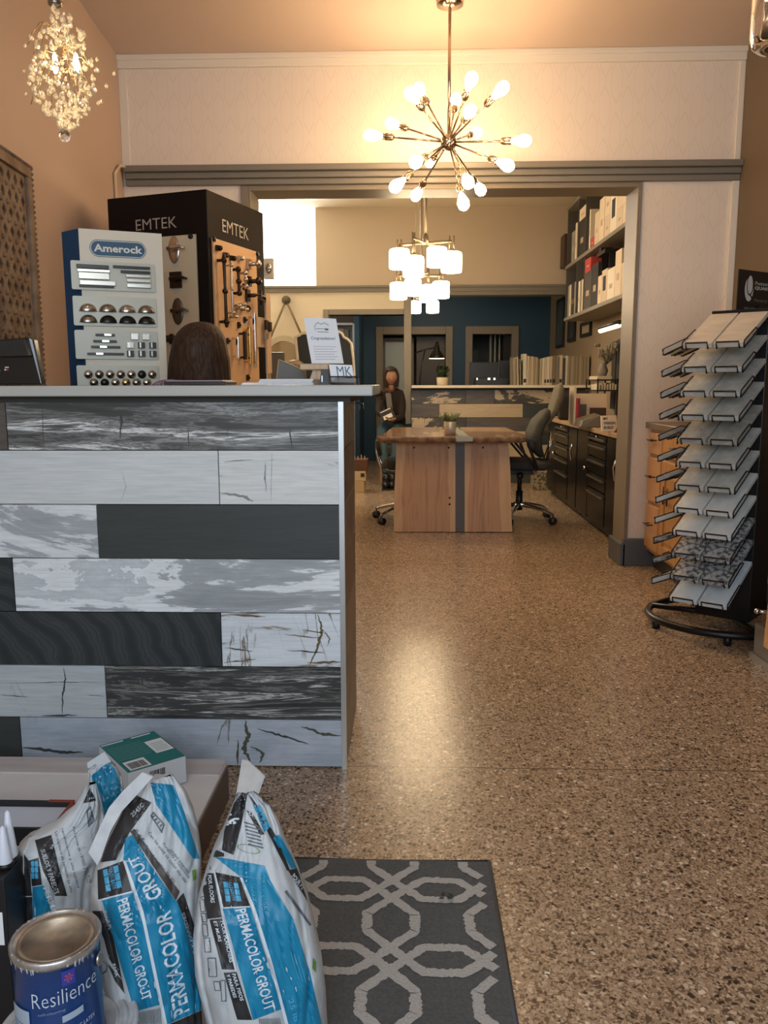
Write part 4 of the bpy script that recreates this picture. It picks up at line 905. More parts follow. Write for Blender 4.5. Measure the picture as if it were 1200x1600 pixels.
def office_chair(loc, rz):   # local: chair faces -X, back at +X
    t = thing('office_chair', 'grey high backed swivel office chair with chrome base at the right side of the desk', 'office chair', loc, rz)
    swivel_base(t, off=R(-38))
    m = MB(); side_loft(m, [(-.24, .455), (-.20, .475), (0, .47), (.17, .465), (.22, .475)], [.16, .22, .235, .22, .18], [.02, .04, .045, .042, .025]); part('seat', m, mat('charcoal_fabric', (.045, .042, .038), .85), t)
    m = MB(); side_loft(m, [(.165, .53), (.115, .60), (.10, .70), (.135, .80), (.19, .87), (.215, .90)], [.12, .19, .215, .20, .15, .08], [.02, .045, .05, .045, .035, .02]); part('lower_back', m, fab, t)
    m = MB(); side_loft(m, [(.20, .80), (.255, .90), (.285, 1.0), (.295, 1.07), (.30, 1.10)], [.10, .14, .15, .13, .09], [.02, .032, .035, .028, .018]); part('upper_back', m, fabl, t)
    m = MB().tube([(.02, 0, .415), (.14, 0, .42), (.21, 0, .48), (.235, 0, .60), (.235, 0, .72)], .012, 8).tube([(.20, -.06, .50), (.235, -.06, .62), (.24, -.06, .68)], .006, 6).tube([(.20, .06, .50), (.235, .06, .62), (.24, .06, .68)], .006, 6); part('back_bracket', m, chrome, t)
    part('mechanism', MB().box((0, 0, .405), (.2, .14, .04)).tube([(0, -.18, .40), (0, .12, .40)], .01, 6).ball((-.02, -.16, .385), .03, 10), black, t, bevel=.006)
    for s_ in (-1, 1):
        m = MB().tube([(.10, s_*.20, .43), (.10, s_*.27, .45), (.03, s_*.275, .63), (.02, s_*.275, .665)], .012, 8).tube([(.10, s_*.27, .45), (-.08, s_*.275, .66)], .010, 8); m.box((-.03, s_*.275, .675), (.24, .07, .022)); part('armrest', m, black, t, bevel=.004)
    return t
office_chair((.895, 6.72, 0), R(0))
t = thing('office_chair', 'low swivel chair with chrome bracket and dark seat mostly hidden left of the desk', 'office chair', (.0, 6.72, 0), 0)
swivel_base(t, off=R(225))
m = MB(); side_loft(m, [(-.22, .455), (-.17, .48), (0, .48), (.17, .475), (.22, .46)], [.16, .22, .235, .22, .16], [.02, .04, .045, .042, .02]); part('seat', m, darkf, t)
m = MB()
for s_ in (-.1, .1): m.tube([(.0, s_*.6, .425), (-.16, s_*.8, .425), (-.235, s_, .47), (-.26, s_, .56), (-.265, s_, .66)], .009, 8)
part('back_bracket', m, chrome, t)
m = MB(); side_loft(m, [(-.235, .54), (-.25, .60), (-.255, .66), (-.25, .69)], [.12, .17, .17, .1], [.012, .02, .02, .012]); part('low_back', m, darkf, t)
part('mechanism', MB().box((0, 0, .415), (.2, .14, .04)), black, t, bevel=.006)
# ---------------------------------------------------------------- black tool cabinets under a wood worktop
gb = mat('gloss_black_steel', (.009, .008, .0075), .22, 0., spec=.07)
CF = 1.40
def tool_cabinet(Y0, Y1, d0, d1, label, knobY, lockerside):
    t = thing('tool_cabinet', label, 'cabinet', (CF+.28, (Y0+Y1)/2, 0), 0, 'tool cabinets')
    m = MB(); m.bx(CF+.012, RX-.01, Y0+.004, Y1-.004, .05, .745); m.bx(CF+.05, RX-.02, Y0+.01, Y1-.01, 0, .05); part('cabinet_body', m, gb, t, True, bevel=.004)
    zs_ = [.735, .675, .56, .44, .32, .08]
    for i in range(5):
        m = MB(); m.bx(CF-.004, CF+.012, d0, d1, zs_[i+1]+.006, zs_[i]-.004); dr = part('drawer', m, gb, t, True, bevel=.003)
        if i < 4 or True:
            m = MB(); z = zs_[i+1]+.03 if i else zs_[1]+.012
            z = zs_[i]-.03
            m.bx(CF-.022, CF-.004, d0+.02, d1-.02, z-.012, z+.004); sub('drawer_pull', m, mat('satin_pull', (.22, .20, .17), .3, .9), dr, t, bevel=.003)
    for a, b in ((Y0+.01, d0-.02), (d1+.02, Y1-.01)):
        if b-a > .12:
            m = MB(); m.bx(CF-.002, CF+.012, a, b, .07, .735); dd = part('door', m, gb, t, True, bevel=.003)
            m = MB(); yy = b-.06 if a < d0 else a+.06
            if a < d0: m.tube([(CF-.02, a+.10, .60), (CF-.03, a+.13, .55), (CF-.02, a+.12, .46)], .008, 8)
            else: m.lathe([(.014, 0), (.016, .02), (.0001, .024)], rot(Vector((-1, 0, 0))), 12, 0, (CF-.002, yy, .45))
            sub('door_pull', m, chrome, dd, t)
    m = MB(); m.lathe([(.012, 0), (.012, .012), (.0001, .014)], rot(Vector((-1, 0, 0))), 12, 0, (CF-.004, (d0+d1)/2, .715)); part('lock', m, chrome, t, True)
    return t
tool_cabinet(5.45, 6.95, 5.93, 6.50, 'near black tool cabinet with five drawers below the wood worktop', 0, 0)
tool_cabinet(6.96, 8.45, 7.35, 7.95, 'far black tool cabinet, partly behind the high backed office chair', 0, 0)
m = MB(); m.bx(CF-.03, RX-.01, 5.42, 8.5, .746, .782); single('worktop', m, wood('worktop_wood', (.46, .30, .17), (.36, .22, .12), 1, .35, 1), 'long light wood worktop running over both black tool cabinets', 'worktop', bevel=.004)
WZ = .783
# things on the worktop
def wp(x, Y, dx=0): return at(x, 600, Y).x+dx
ls = thing('letter_board', 'small white letter board reading DESIGN BUILD on the wood worktop', 'sign', (at(954, 660, 5.75).x, 5.75, WZ))
A = at(939, 671, 5.78); u = 5.78/FPX; m = MB(); o0 = Vector((A.x, 5.75, WZ)); U = Vector((25*u, .03, 0)); V = Vector((-.004, .02, 24*u)); n_ = U.cross(V).normalized()
m.slab([o0, o0+U, o0+U+V, o0+V], -n_*.012); part('board', m, mat('board_white', (.72, .62, .48), .5), ls, True)
m = MB()
for s_, a, b, y in (("MK'S", .12, .40, .72), ('DESIGN', .14, .88, .44), ('BUILD', .14, .74, .16)): m.text(s_, frame(o0+U*a+V*y, U*(b-a), V*.17, .002), 0, .03)
part('lettering', m, black, ls, True)
m = MB(); o0 = Vector((at(959, 680, 5.62).x, 5.62, WZ)); m.slab([o0, o0+Vector((.07, 0, 0)), o0+Vector((.13, 0, .13)), o0+Vector((.09, 0, .15))], (0, .012, 0)); single('red_brown_folder', m, mat('red_brown', (.12, .03, .02), .5), 'dark red brown tile sample leaning beside the letter board', 'sample')
# big picture card / open board behind letter board
bb = thing('photo_board', 'large cream display board with a small dark photo propped on the worktop', 'board', (1.7, 6.75, WZ))
Y = 6.8; a, b = at(900, 600, Y).x, at(951, 600, Y).x; zt = at(925, 615, Y).z
m = MB(); m.slab([(a, Y, WZ), (b, Y, WZ), (b, Y+.05, zt), (a, Y+.05, zt)], (0, .015, 0)); part('panel', m, mat('board_ivory', (.60, .48, .34), .5), bb, True)
q = at(921, 637, Y+.02); r_ = at(946, 655, Y+.02); m = MB(); m.bx(q.x, r_.x, Y+.005, Y+.012, r_.z, q.z, 0); m.bx(a+.03, a+.09, Y-.003, Y+.01, WZ+.01, WZ+.16, 1); part('photo', m, [mat('photo_dark', (.06, .035, .025), .3), mat('photo_olive', (.10, .09, .07), .4)], bb, True)
for i, (x0, x1, c, lab) in enumerate([(896, 899.5, 'book_cream', 'thin cream book standing left of the red books on the worktop'), (900, 903, 'book_red', 'bright red book standing left of the propped photo board'), (903.3, 906, 'book_dark_red', 'dark red book next to the bright red one on the worktop')]):
    Y = 6.6; m = MB(); a, b = at(x0, 650, Y).x, at(x1, 650, Y).x; m.bx(a, b, Y, Y+.2, WZ, WZ+(.30 if i == 0 else .21)); single('book', m, mat(c, [(.6, .5, .38), (.45, .02, .025), (.22, .02, .02)][i], .4), lab, 'book', bevel=.001)
m = MB(); a, b = at(907, 650, 6.3).x, at(940, 650, 6.3).x; m.hexa([(a, 6.3, WZ), (b, 6.3, WZ), (b, 6.55, WZ), (a, 6.55, WZ)], [(a+.02, 6.32, WZ+.05), (b, 6.32, WZ+.09), (b, 6.55, WZ+.10), (a+.02, 6.55, WZ+.06)]); single('stone_sample_stack', m, mat('olive_stone', (.13, .12, .085), .35), 'dark grey stone samples lying on the worktop before the photo board', 'sample', bevel=.004)
# dark TV / panel left of red books (behind chair)
Y = 7.6; m = MB(); a, b = at(873, 650, Y).x, at(895, 650, Y).x; m.bx(a, b, Y, Y+.06, WZ, at(885, 618, Y).z); single('black_sample_case', m, mat('black_case', (.02, .019, .018), .4), 'upright black sample case behind the office chair at the end of the worktop', 'case', bevel=.02)
# desk top tray unit with papers (two dark shelves) and plant-like decor, right of the half wall
tr = thing('wire_shelf', 'dark two level literature shelf with papers standing on the worktop against the side wall', 'shelf', (1.86, 7.9, WZ))
Y = 7.9; a, b = at(924, 600, Y).x, at(956, 600, Y).x
m = MB()
for y_ in (595, 611): z = at(930, y_, Y).z; m.bx(a, b, Y-.25, Y+.25, z, z+.012)
for x_ in (a, b-.012):
    for yy in (Y-.25, Y+.238): m.bx(x_, x_+.012, yy, yy+.012, WZ, at(930, 592, Y).z)
part('frame', m, black, tr, True)
m = MB()
for i in range(9): z = at(930, 611, Y).z+.0125; m.bx(a+.02+i*.024, a+.036+i*.024, Y-.22, Y+.1, z, z+.05+.006*(i % 3))
part('paper_files', m, mat('paper_cream', (.62, .54, .40), .6), tr, True)
m = MB(); z = at(930, 595, Y).z+.0125; m.bx(a+.01, b-.05, Y-.2, Y+.15, z, z+.03); part('paper_stack', m, mat('paper_cream', (.62, .54, .40), .6), tr, True)
fl = thing('dried_arrangement', 'muted dried flower arrangement under the shelves beyond the right hand jamb', 'plant', (1.79, 7.85, z+.031))
m = MB(); m.lathe([(.035, 0), (.05, .05), (.03, .10), (.035, .12)], None, 16, 0, (1.79, 7.85, z+.031)); part('vase', m, mat('grey_vase', (.2, .19, .17), .4), fl, True)
m = MB(); rnd = random.Random(11)
for i in range(60):
    a_ = rnd.uniform(0, 6.28); d = Vector((math.cos(a_)*.7, math.sin(a_)*.7, rnd.uniform(.5, 1.5))).normalized(); p = Vector((1.83, 7.85, z+.14)); e = p+d*rnd.uniform(.08, .22)
    e.x = min(e.x, 1.90); m.tube([p, e], .002, 4); m.ball(e, rnd.uniform(.012, .028), 6, 0, (.5, 1, 1))
part('flowers', m, noisy('dusty_petals', (.14, .12, .09), (.33, .29, .21), 40, .8), fl, True)
# small lit picture lamp
lp_ = thing('picture_lamp', 'lit black bar lamp on the wall just under the bottom shelf', 'lamp', (1.9, 6.3, 1.62))
p, q = at(938, 517, 6.25), at(968, 508, 5.95); m = MB().tube([p, q], .016, 10); part('lit_tube', m, mat('lamp_glow', (1, .85, .5), .4, em=(1, .75, .35), es=3.5), lp_, True)
m = MB().tube([p+Vector((0, 0, .02)), q+Vector((0, 0, .02))], .018, 10).tube([q+Vector((0, 0, .02)), Vector((RX, 5.95, q.z+.03))], .008, 6); part('bracket', m, black, lp_, True)
# dark hanging frames/sample boards under the shelf near the jamb
for i, (x0, x1, y0, y1, Y) in enumerate([(957, 965, 528, 650, 7.7), (949.5, 955.5, 532, 640, 7.9), (966, 976, 520, 655, 7.4)]):
    a = at(x0, y0, Y); b = at(x1, y1, Y); ya, yb2 = (RX-.03)*FPX/(x1-640), (RX-.03)*FPX/(x0-640); m = MB(); m.bx(RX-.04, RX-.004, ya, yb2, b.z, a.z)
    single('hanging_sample_board', m, mat('dark_board_%d' % i, [(.05, .05, .045), (.03, .028, .025), (.09, .085, .07)][i], .5), ['black sample board hung on the side wall below the shelves', 'narrow dark sample board hung on the side wall behind the lit lamp', 'grey brown sample board hung nearest the right hand jamb'][i], 'sample board')
# framed pictures on the far part of the side wall
def sidepic(x0, x1, yt, yb, lab, c, ftk=.02):
    Y0, Y1 = RX*FPX/(x1-640), RX*FPX/(x0-640); xm = (x0+x1)/2; zt, zb_ = at(xm, yt, (Y0+Y1)/2).z, at(xm, yb, (Y0+Y1)/2).z
    t = thing('framed_picture', lab, 'picture', (RX, (Y0+Y1)/2, zb_)); f = .035
    m = MB(); m.bx(RX-.03, RX-.001, Y0, Y1, zb_, zb_+f); m.bx(RX-.03, RX-.001, Y0, Y1, zt-f, zt); m.bx(RX-.03, RX-.001, Y0, Y0+f, zb_+f, zt-f); m.bx(RX-.03, RX-.001, Y1-f, Y1, zb_+f, zt-f); part('frame', m, black, t, True)
    part('picture', MB().bx(RX-.012, RX-.001, Y0+f, Y1-f, zb_+f, zt-f), c, t, True)
sidepic(865, 876, 466, 543, 'tall black framed dark picture hung highest and farthest on the side wall', mat('picture_teal', (.06, .075, .07), .2))
sidepic(883, 893, 455, 534, 'black framed picture just left of the shelf end on the side wall', mat('picture_dark', (.045, .045, .04), .2))
sidepic(902, 917, 503, 526, 'small black framed certificate hung below the bookshelf', mat('picture_cream', (.42, .33, .2), .4))
# speaker at the far upper end of the shelves
m = MB(); a = at(880, 367, 9.3); b = at(891, 418, 9.3); m.bx(a.x, min(b.x, 1.95), 9.22, 9.44, b.z, a.z); single('wall_speaker', m, mat('brown_speaker', (.06, .03, .018), .5), 'dark brown speaker box mounted high where the beige wall meets the shelves', 'speaker', bevel=.006)
# ---------------------------------------------------------------- wall shelf unit with samples and binders
SX = 1.65; sz0, sz1, sz2 = 1.80, 2.335, 2.93; SY0, SY1 = 5.42, 9.15
su = thing('wall_shelf_unit', 'dark wall hung shelf unit with taupe edges, full of boxes, on the side wall', 'shelf', (1.8, 7, sz0))
def syr(x, X=SX+.015): d = ray(x, 420); return X*d.y/d.x
dks = mat('shelf_dark_interior', (.035, .03, .025), .5)
m = MB(); m.bx(RX-.014, RX-.002, SY0, SY1, sz0, sz2); part('back_panel', m, dks, su, True)
for z in (sz0, sz1, sz2):
    m = MB(); m.bx(SX, RX-.014, SY0, SY1, z-.035, z, 0); part('shelf', m, mat('shelf_taupe', (.23, .21, .17), .45), su, True, bevel=.003)
divs = [5.42, 5.95] + [syr(x_)-.006 for x_ in (913.1, 901.6)] + [9.13]
for y in divs:
    for za, zb_ in ((sz0, sz1-.035), (sz1, sz2-.035)):
        m = MB(); m.bx(SX+.012, RX-.014, y, y+.012, za, zb_); part('divider', m, mat('divider_dark', (.09, .085, .075), .45), su, True)
cb = {k: mat('carton_'+k, c, .6) for k, c in dict(cream=(.74, .60, .43), tan=(.50, .38, .25), white=(.80, .72, .58), grey=(.30, .28, .24), black=(.025, .022, .02), red=(.5, .05, .05), dark=(.07, .06, .05), beige=(.66, .53, .38)).items()}
def pbox(shelf, x0, x1, h, c, lab, cat='box', dz=0., depth=.26, nm=None, win=False):
    z = (sz0, sz1)[shelf]+dz+.001; ya, yb = syr(x1)+.002, syr(x0)-.002; xf = SX+.015
    m = MB(); m.bx(xf, xf+depth, ya, yb, z, z+h, 0)
    if win: m.bx(xf-.002, xf, ya+(yb-ya)*.25, yb-(yb-ya)*.25, z+h*.35, z+h*.8, 1)
    else: m.bx(xf-.001, xf, ya+(yb-ya)*.3, yb-(yb-ya)*.3, z+h*.35, z+h*.5, 2)
    return single(nm or {'box': 'sample_box', 'binder': 'binder', 'bag': 'fabric_bag'}.get(cat, 'sample_box'), m, [cb[c], blackm, cb['tan']], lab, cat, 'samples and binders on the wall shelves', bevel=.003)
# upper shelf, from the jamb inward
pbox(1, 969.6, 984, .15, 'cream', 'cream carton at the near end of the upper shelf, under the wide one')
pbox(1, 960.4, 969.4, .15, 'beige', 'small beige carton under the wide carton on the upper shelf')
pbox(1, 960.4, 984, .22, 'cream', 'widest cream carton, lying across two small ones on the upper shelf', dz=.152)
pbox(1, 950.4, 960.2, .33, 'white', 'white carton with a dark window on the upper shelf', win=True)
pbox(1, 942, 950.2, .17, 'beige', 'beige carton low on the upper shelf, left of the windowed one')
pbox(1, 941.8, 950.2, .22, 'cream', 'cream carton topping the low beige one on the upper shelf', dz=.172)
pbox(1, 933.6, 941.4, .36, 'cream', 'tall cream carton fourth in from the jamb on the upper shelf')
pbox(1, 927, 933.4, .28, 'beige', 'narrow pinkish beige carton ending the pale run on the upper shelf')
pbox(1, 921.5, 926.6, .09, 'red', 'low dark red packet on the upper shelf beyond the pale cartons')
pbox(1, 918.6, 920.2, .36, 'white', 'slim white binder upright on the upper shelf', 'binder')
pbox(1, 903, 912.6, .34, 'black', 'black case on the upper shelf with a cream box lying on it')
pbox(1, 902.8, 912.4, .11, 'cream', 'cream box lying on top of the black case, upper shelf', dz=.342)
pbox(1, 897.5, 899.5, .36, 'white', 'thin pale binder in the far bays of the upper shelf', 'binder')
pbox(1, 892, 896.8, .30, 'grey', 'grey case at the far end of the upper shelf')
m = MB(); yy = syr(944); m.box((SX+.09, yy, sz1+.392+.063), (.10, .22, .07), 0, Matrix.Rotation(R(18), 3, 'X')); m.box((SX+.09, yy, sz1+.395+.025), (.05, .05, .045)); single('white_roll_box', m, cb['white'], 'tilted white sample holder perched on the stacked cartons, topmost on the shelves', 'sample holder', 'samples and binders on the wall shelves', bevel=.004)
# lower shelf
pbox(0, 971, 986, .24, 'beige', 'beige folder box on the lower shelf nearest the jamb')
pbox(0, 961.2, 970.8, .36, 'cream', 'tallest cream folder box on the lower shelf')
pbox(0, 949.6, 961, .25, 'white', 'wide white folder box, third from the jamb on the lower shelf')
pbox(0, 941, 949.4, .27, 'beige', 'beige folder box with a dark opening on the lower shelf', win=True)
pbox(0, 935.2, 940.8, .24, 'cream', 'narrow cream folder beside the black bag on the lower shelf')
pbox(0, 925, 935, .37, 'black', 'large black fabric bag standing on the lower shelf', 'bag')
pbox(0, 913.6, 924.8, .34, 'dark', 'dark brown sample case under the red packet on the lower shelf')
pbox(0, 914, 923, .12, 'red', 'red packet lying on the dark brown case of the lower shelf', dz=.342)
pbox(0, 910, 911.8, .30, 'cream', 'cream thin binder right of its grey neighbour, lower shelf', 'binder')
pbox(0, 907.4, 909.4, .30, 'grey', 'grey thin binder between two pale ones, lower shelf', 'binder')
pbox(0, 904.8, 906.8, .30, 'white', 'white thin binder left of the grey one, lower shelf', 'binder')
for i in range(5): pbox(0, 888.6+2.5*i, 890.6+2.5*i, .32, ['grey', 'white', 'dark', 'black', 'grey'][i], ['farthest grey binder', 'white binder', 'dark brown binder', 'black binder', 'nearest grey binder'][i]+' in the last bay of the lower shelf', 'binder')
m = MB(); m.bx(SX-.01, SX+.2, syr(949), syr(936), sz0+.40, sz0+.43); m.bx(SX, SX+.1, syr(941), syr(938), sz0+.43, sz0+.47)
for y_ in (syr(948.6)+.0, syr(937)): m.bx(SX+.03, SX+.19, y_, y_+.01, sz0+.275, sz0+.40)
single('black_tray', m, black, 'black raised tray over the pale folders of the lower shelf', 'tray')
# ---------------------------------------------------------------- books along the half wall
BZ = 1.093; rnd = random.Random(4)
bcols = {'ivory': (.50, .43, .30), 'white': (.62, .57, .46), 'tan': (.32, .25, .16), 'grey': (.20, .18, .14), 'charcoal': (.06, .055, .05), 'brown': (.20, .14, .09), 'beige': (.38, .31, .21), 'olive': (.22, .20, .13)}
Yb = 9.26
spec = [(800, 1.6, 558, 'grey', 6), (802.5, 1.6, 560, 'ivory', 7), (805, 1.7, 560, 'tan', 9), (808, 2.2, 558, 'ivory', 10), (812, 2, 561, 'grey', 10),
        (817, 5, 553, 'white', 3), (822.5, 3, 556, 'ivory', 0), (826, 3, 557, 'beige', 0), (829.5, 2.6, 557, 'ivory', 0), (832.5, 2.4, 558, 'tan', 0), (835.5, 2.6, 558, 'beige', 0), (838.5, 2.2, 560, 'olive', 0), (842, 4, 562, 'beige', 0), (846.5, 2.6, 560, 'white', 0), (849.5, 3.6, 559, 'ivory', 0), (853.5, 3.8, 558, 'white', 0), (858, 3.5, 557, 'ivory', 0), (862, 5, 556, 'brown', 0), (867.5, 4.5, 557, 'grey', 0), (873, 4.5, 555, 'ivory', 0), (878, 4, 560, 'charcoal', 0), (882.5, 3, 556, 'white', 0)]
for i in range(14): spec.append((886+2.55*i, 2.2, 556+(i % 3)*.5, ['tan', 'grey', 'beige', 'tan', 'olive'][i % 5], 0))
for i, (x, w_, yt, c, lean) in enumerate(spec):
    a, b = at(x-.1, 600, Yb).x, at(x+w_, 600, Yb).x
    if b > RX-.02: break
    h = at(x, yt, Yb).z-BZ; sh = math.tan(R(lean))*h*.0
    m = MB(); s_ = -h*math.sin(R(lean))*.25
    m.hexa([(a, Yb-.02, BZ), (b, Yb-.02, BZ), (b, Yb+.18, BZ), (a, Yb+.18, BZ)], [(a+s_, Yb-.02, BZ+h), (b+s_, Yb-.02, BZ+h), (b+s_, Yb+.18, BZ+h), (a+s_, Yb+.18, BZ+h)], 0)
    if c in ('white', 'ivory', 'brown') and w_ > 3: m.hexa([(a+.004, Yb-.0215, BZ+h*.08), (b-.004, Yb-.0215, BZ+h*.08), (b-.004, Yb-.0205, BZ+h*.08), (a+.004, Yb-.0205, BZ+h*.08)], [(a+.004, Yb-.0215, BZ+h*.2), (b-.004, Yb-.0215, BZ+h*.2), (b-.004, Yb-.0205, BZ+h*.2), (a+.004, Yb-.0205, BZ+h*.2)], 1)
    if i < 5: lab = ['thin grey', 'slim ivory', 'tan', 'wider ivory', 'last grey'][i]+' leaning catalogue at the left end of the book row on the half wall'
    elif i < 22:
        lab = c+' binder, '+(ORD[i-5] if i-5 < 12 else ['thirteenth', 'fourteenth', 'fifteenth', 'sixteenth', 'seventeenth'][i-17])+' upright one from the left in the half wall book row'
    else: lab = 'slim tan or grey catalogue, one of the matching run ending the half wall row'
    single('binder' if i >= 5 and w_ > 3 else 'catalogue', m, [mat('book_'+c+'_cover', bcols[c], .55), blackm], lab, 'book', 'books and binders on the half wall ledge' if i < 22 else 'matching catalogues at the right end of the ledge')
# monitors, task lamp, plant on and behind the ledge
def monitor(x0, x1, yt, yb, Y, lab):
    t = thing('computer_monitor', lab, 'monitor', (at((x0+x1)/2, 600, Y).x, Y, .76)); a, b = at(x0, yt, Y), at(x1, yb, Y)
    m = MB(); m.bx(a.x, b.x, Y, Y+.03, b.z, a.z); part('housing', m, black, t, True, bevel=.004)
    m = MB(); m.bx(a.x+.012, b.x-.012, Y+.0301, Y+.032, b.z+.012, a.z-.012); part('screen', m, mat('screen_off', (.01, .012, .014), .1), t, True)
    xm = (a.x+b.x)/2; m = MB().tube([(xm, Y+.02, b.z+.1), (xm, Y+.045, .77)], .018, 8); m.bx(xm-.12, xm+.12, Y-.03, Y+.16, .76, .775); part('stand', m, black, t, True)
bd_ = thing('back_office_desk', 'white desk behind the plank tiled half wall holding two monitors', 'desk', (.9, 10.2, 0))
part('desktop', MB().bx(.1, 1.85, 9.75, 10.6, .735, .76), white, bd_, True)
for x in (.14, 1.81):
    for y in (9.8, 10.55): part('leg', MB().bx(x-.02, x+.02, y-.02, y+.02, 0, .735), steel, bd_, True)
monitor(734, 778, 566, 603, 10.0, 'left of two black monitors behind the half wall ledge')
monitor(780, 800, 563, 603, 10.1, 'right hand smaller black monitor beside the leaning catalogues')
m = MB()
for x, y in ((746, 589), (764, 589), (771, 588)): a = at(x, y, 9.5); m.bx(a.x, a.x+.012, 9.9, 9.91, a.z, a.z+.03)
fp = thing('small_printer', 'low black printer with small lit buttons between the ledge and the monitor', 'printer', (.95, 9.9, .761)); a, b = at(742, 585, 9.85), at(795, 603, 9.85)
part('body', MB().bx(a.x, b.x, 9.8, 9.95, .761, at(760, 590, 9.8).z), mat('printer_black', (.025, .023, .02), .3), fp, True, bevel=.01)
m = MB()
for x, w_ in ((744.5, 2), (762, 4), (771, 3)): q = at(x, 591, 9.8); m.bx(q.x, q.x+w_*.0075, 9.796, 9.80, q.z-.02, q.z+.005)
part('buttons', m, mat('white_led', (.9, .85, .7), .4, em=(1, .9, .7), es=.6), fp, True)
tl = thing('task_lamp', 'black articulated task lamp with lit conical shade above the ledge', 'lamp', (at(665, 600, 9.6).x, 9.7, .761))
Yl = 9.8; hd = at(682.5, 560, Yl)
part('shade', MB().lathe([(.092, 0), (.080, .03), (.035, .10), (.028, .15), (.018, .16), (.018, .19), (.0001, .19)], None, 20, 0, hd+Vector((0, 0, .0))), mat('lamp_black', (.015, .012, .011), .25), tl, True)
part('lit_disc', MB().lathe([(.0001, -.004), (.088, -.004), (.088, .002), (.0001, .002)], None, 20, 0, hd), mat('lamp_glow', (1, .85, .5), .4, em=(1, .75, .35), es=3.5), tl, True)
m = MB().tube([at(648, 552, Yl), at(664, 546, Yl), at(682, 543, Yl)], .009, 6).tube([at(664, 546, Yl), at(656, 590, Yl), (at(656, 600, 9.8).x, 9.9, .765)], .009, 6); part('arm', m, black, tl, True)
part('base', MB().lathe([(.08, 0), (.08, .015), (.0001, .02)], None, 20, 0, (at(656, 600, 9.8).x, 9.9, .761)), black, tl, True)
tp = thing('potted_topiary', 'round dark green clipped plant in a cream pot on the ledge near the post', 'plant', (at(691, 603, 9.28).x, 9.28, BZ))
px_ = tp.location.x
part('pot', MB().lathe([(.05, 0), (.058, .004), (.064, .085), (.055, .085), (.05, .07), (.0001, .07)], None, 20, 0, (px_, 9.28, BZ)), mat('cream_pot', (.70, .60, .42), .4), tp, True)
m = MB(); rnd = random.Random(9)
for i in range(420):
    v = Vector((rnd.gauss(0, 1), rnd.gauss(0, 1), rnd.gauss(0, 1))).normalized(); c = Vector((px_, 9.28, BZ+.145)); leaf(m, c+v*rnd.uniform(.04, .07), v+Vector((rnd.uniform(-.4, .4), rnd.uniform(-.4, .4), .3)), .03, .007)
m.ball((px_, 9.28, BZ+.145), .055, 12)
part('foliage', m, noisy('dark_green_leaves', (.018, .03, .012), (.05, .07, .025), 60, .6), tp, True)
# picture leaning thin frame between monitor
# ---------------------------------------------------------------- left half of the middle room
# round rope mirror
mr = thing('rope_hung_mirror', 'arched grey framed mirror hung by a rope from a round wall knob', 'mirror', (at(447, 470, 9.45).x, 9.45, 1.2))
kn = at(447, 469, 9.42); m = MB(); m.lathe([(.02, -.06), (.045, -.02), (.05, 0), (.035, .02), (.0001, .025)], rot(Vector((0, -1, 0))), 16, 0, kn); part('wall_knob', m, mat('dark_knob', (.09, .07, .045), .4), mr, True)
la, lb_ = at(417, 541, 9.42), at(470, 521, 9.42); rp = noisy('jute_rope', (.18, .14, .08), (.30, .24, .15), 90, .9)
m = MB().tube([kn, la], .012, 8).tube([kn, lb_], .012, 8); part('rope', m, rp, mr, True)
m = MB(); c = at(444, 560, 9.40); ro = .30
def arch(r_, zt_, n=24):
    pts = [Vector((c.x-r_, 9.41, c.z-.25))]
    for i in range(n+1): a = math.pi-math.pi*i/n; pts.append(Vector((c.x+r_*math.cos(a), 9.41, c.z+zt_*math.sin(a))))
    pts.append(Vector((c.x+r_, 9.41, c.z-.25))); return pts
o_, i_ = arch(.25, .25), arch(.195, .19)
for k_ in range(len(o_)-1): m.slab([o_[k_], o_[k_+1], i_[k_+1], i_[k_]], (0, .05, 0))
part('frame', m, mat('mirror_frame_grey', (.46, .41, .31), .5), mr, True)
m = MB(); pts = [p+Vector((0, .03, 0)) for p in i_]; m.slab(pts, (0, .01, 0)); part('mirror_glass', m, mat('mirror_glass', (.42, .36, .28), .05, 1.), mr, True)
# ornate chalkboard
cbd = thing('chalkboard', 'black chalkboard in a pale scalloped frame behind the Congratulations card', 'board', (at(512, 600, 7.4).x, 7.4, .9))
Y = 7.4; P_ = [(472, 610), (465, 560), (462, 527), (468, 524), (472, 521), (490, 519), (512, 516), (530, 519), (534, 521), (537, 527), (544, 531), (549, 537), (552, 560), (556, 610)]
pts = [at(x, y, Y) for x, y in P_]; m = MB(); m.slab(pts, (0, .02, 0)); part('slate', m, mat('slate_black', (.012, .014, .014), .5), cbd, True)
m = MB().tube([p+Vector((0, -.004, 0)) for p in pts], .014, 6, closed=True); part('frame', m, mat('pale_frame', (.55, .50, .40), .5), cbd, True)
sdb = thing('side_table', 'wooden side cabinet standing behind the counter under the chalkboard', 'cabinet', (-.75, 7.5, 0))
zc_ = at(512, 611.5, Y).z-.004
part('top', MB().bx(-1.25, -.55, 7.3, 7.75, zc_-.035, zc_-.002), wood('light_ash', (.52, .34, .17), (.43, .27, .13), 3), sdb, True)
part('carcass', MB().bx(-1.22, -.57, 7.33, 7.72, .05, zc_-.035), white, sdb, True)
for x in (-1.05, -.735): part('door', MB().bx(x-.15, x+.15, 7.318, 7.33, .1, zc_-.06), white, sdb, True, bevel=.003)
for x in (-1.19, -.60): part('leg', MB().bx(x-.02, x+.02, 7.35, 7.39, 0, .05), steel, sdb, True)
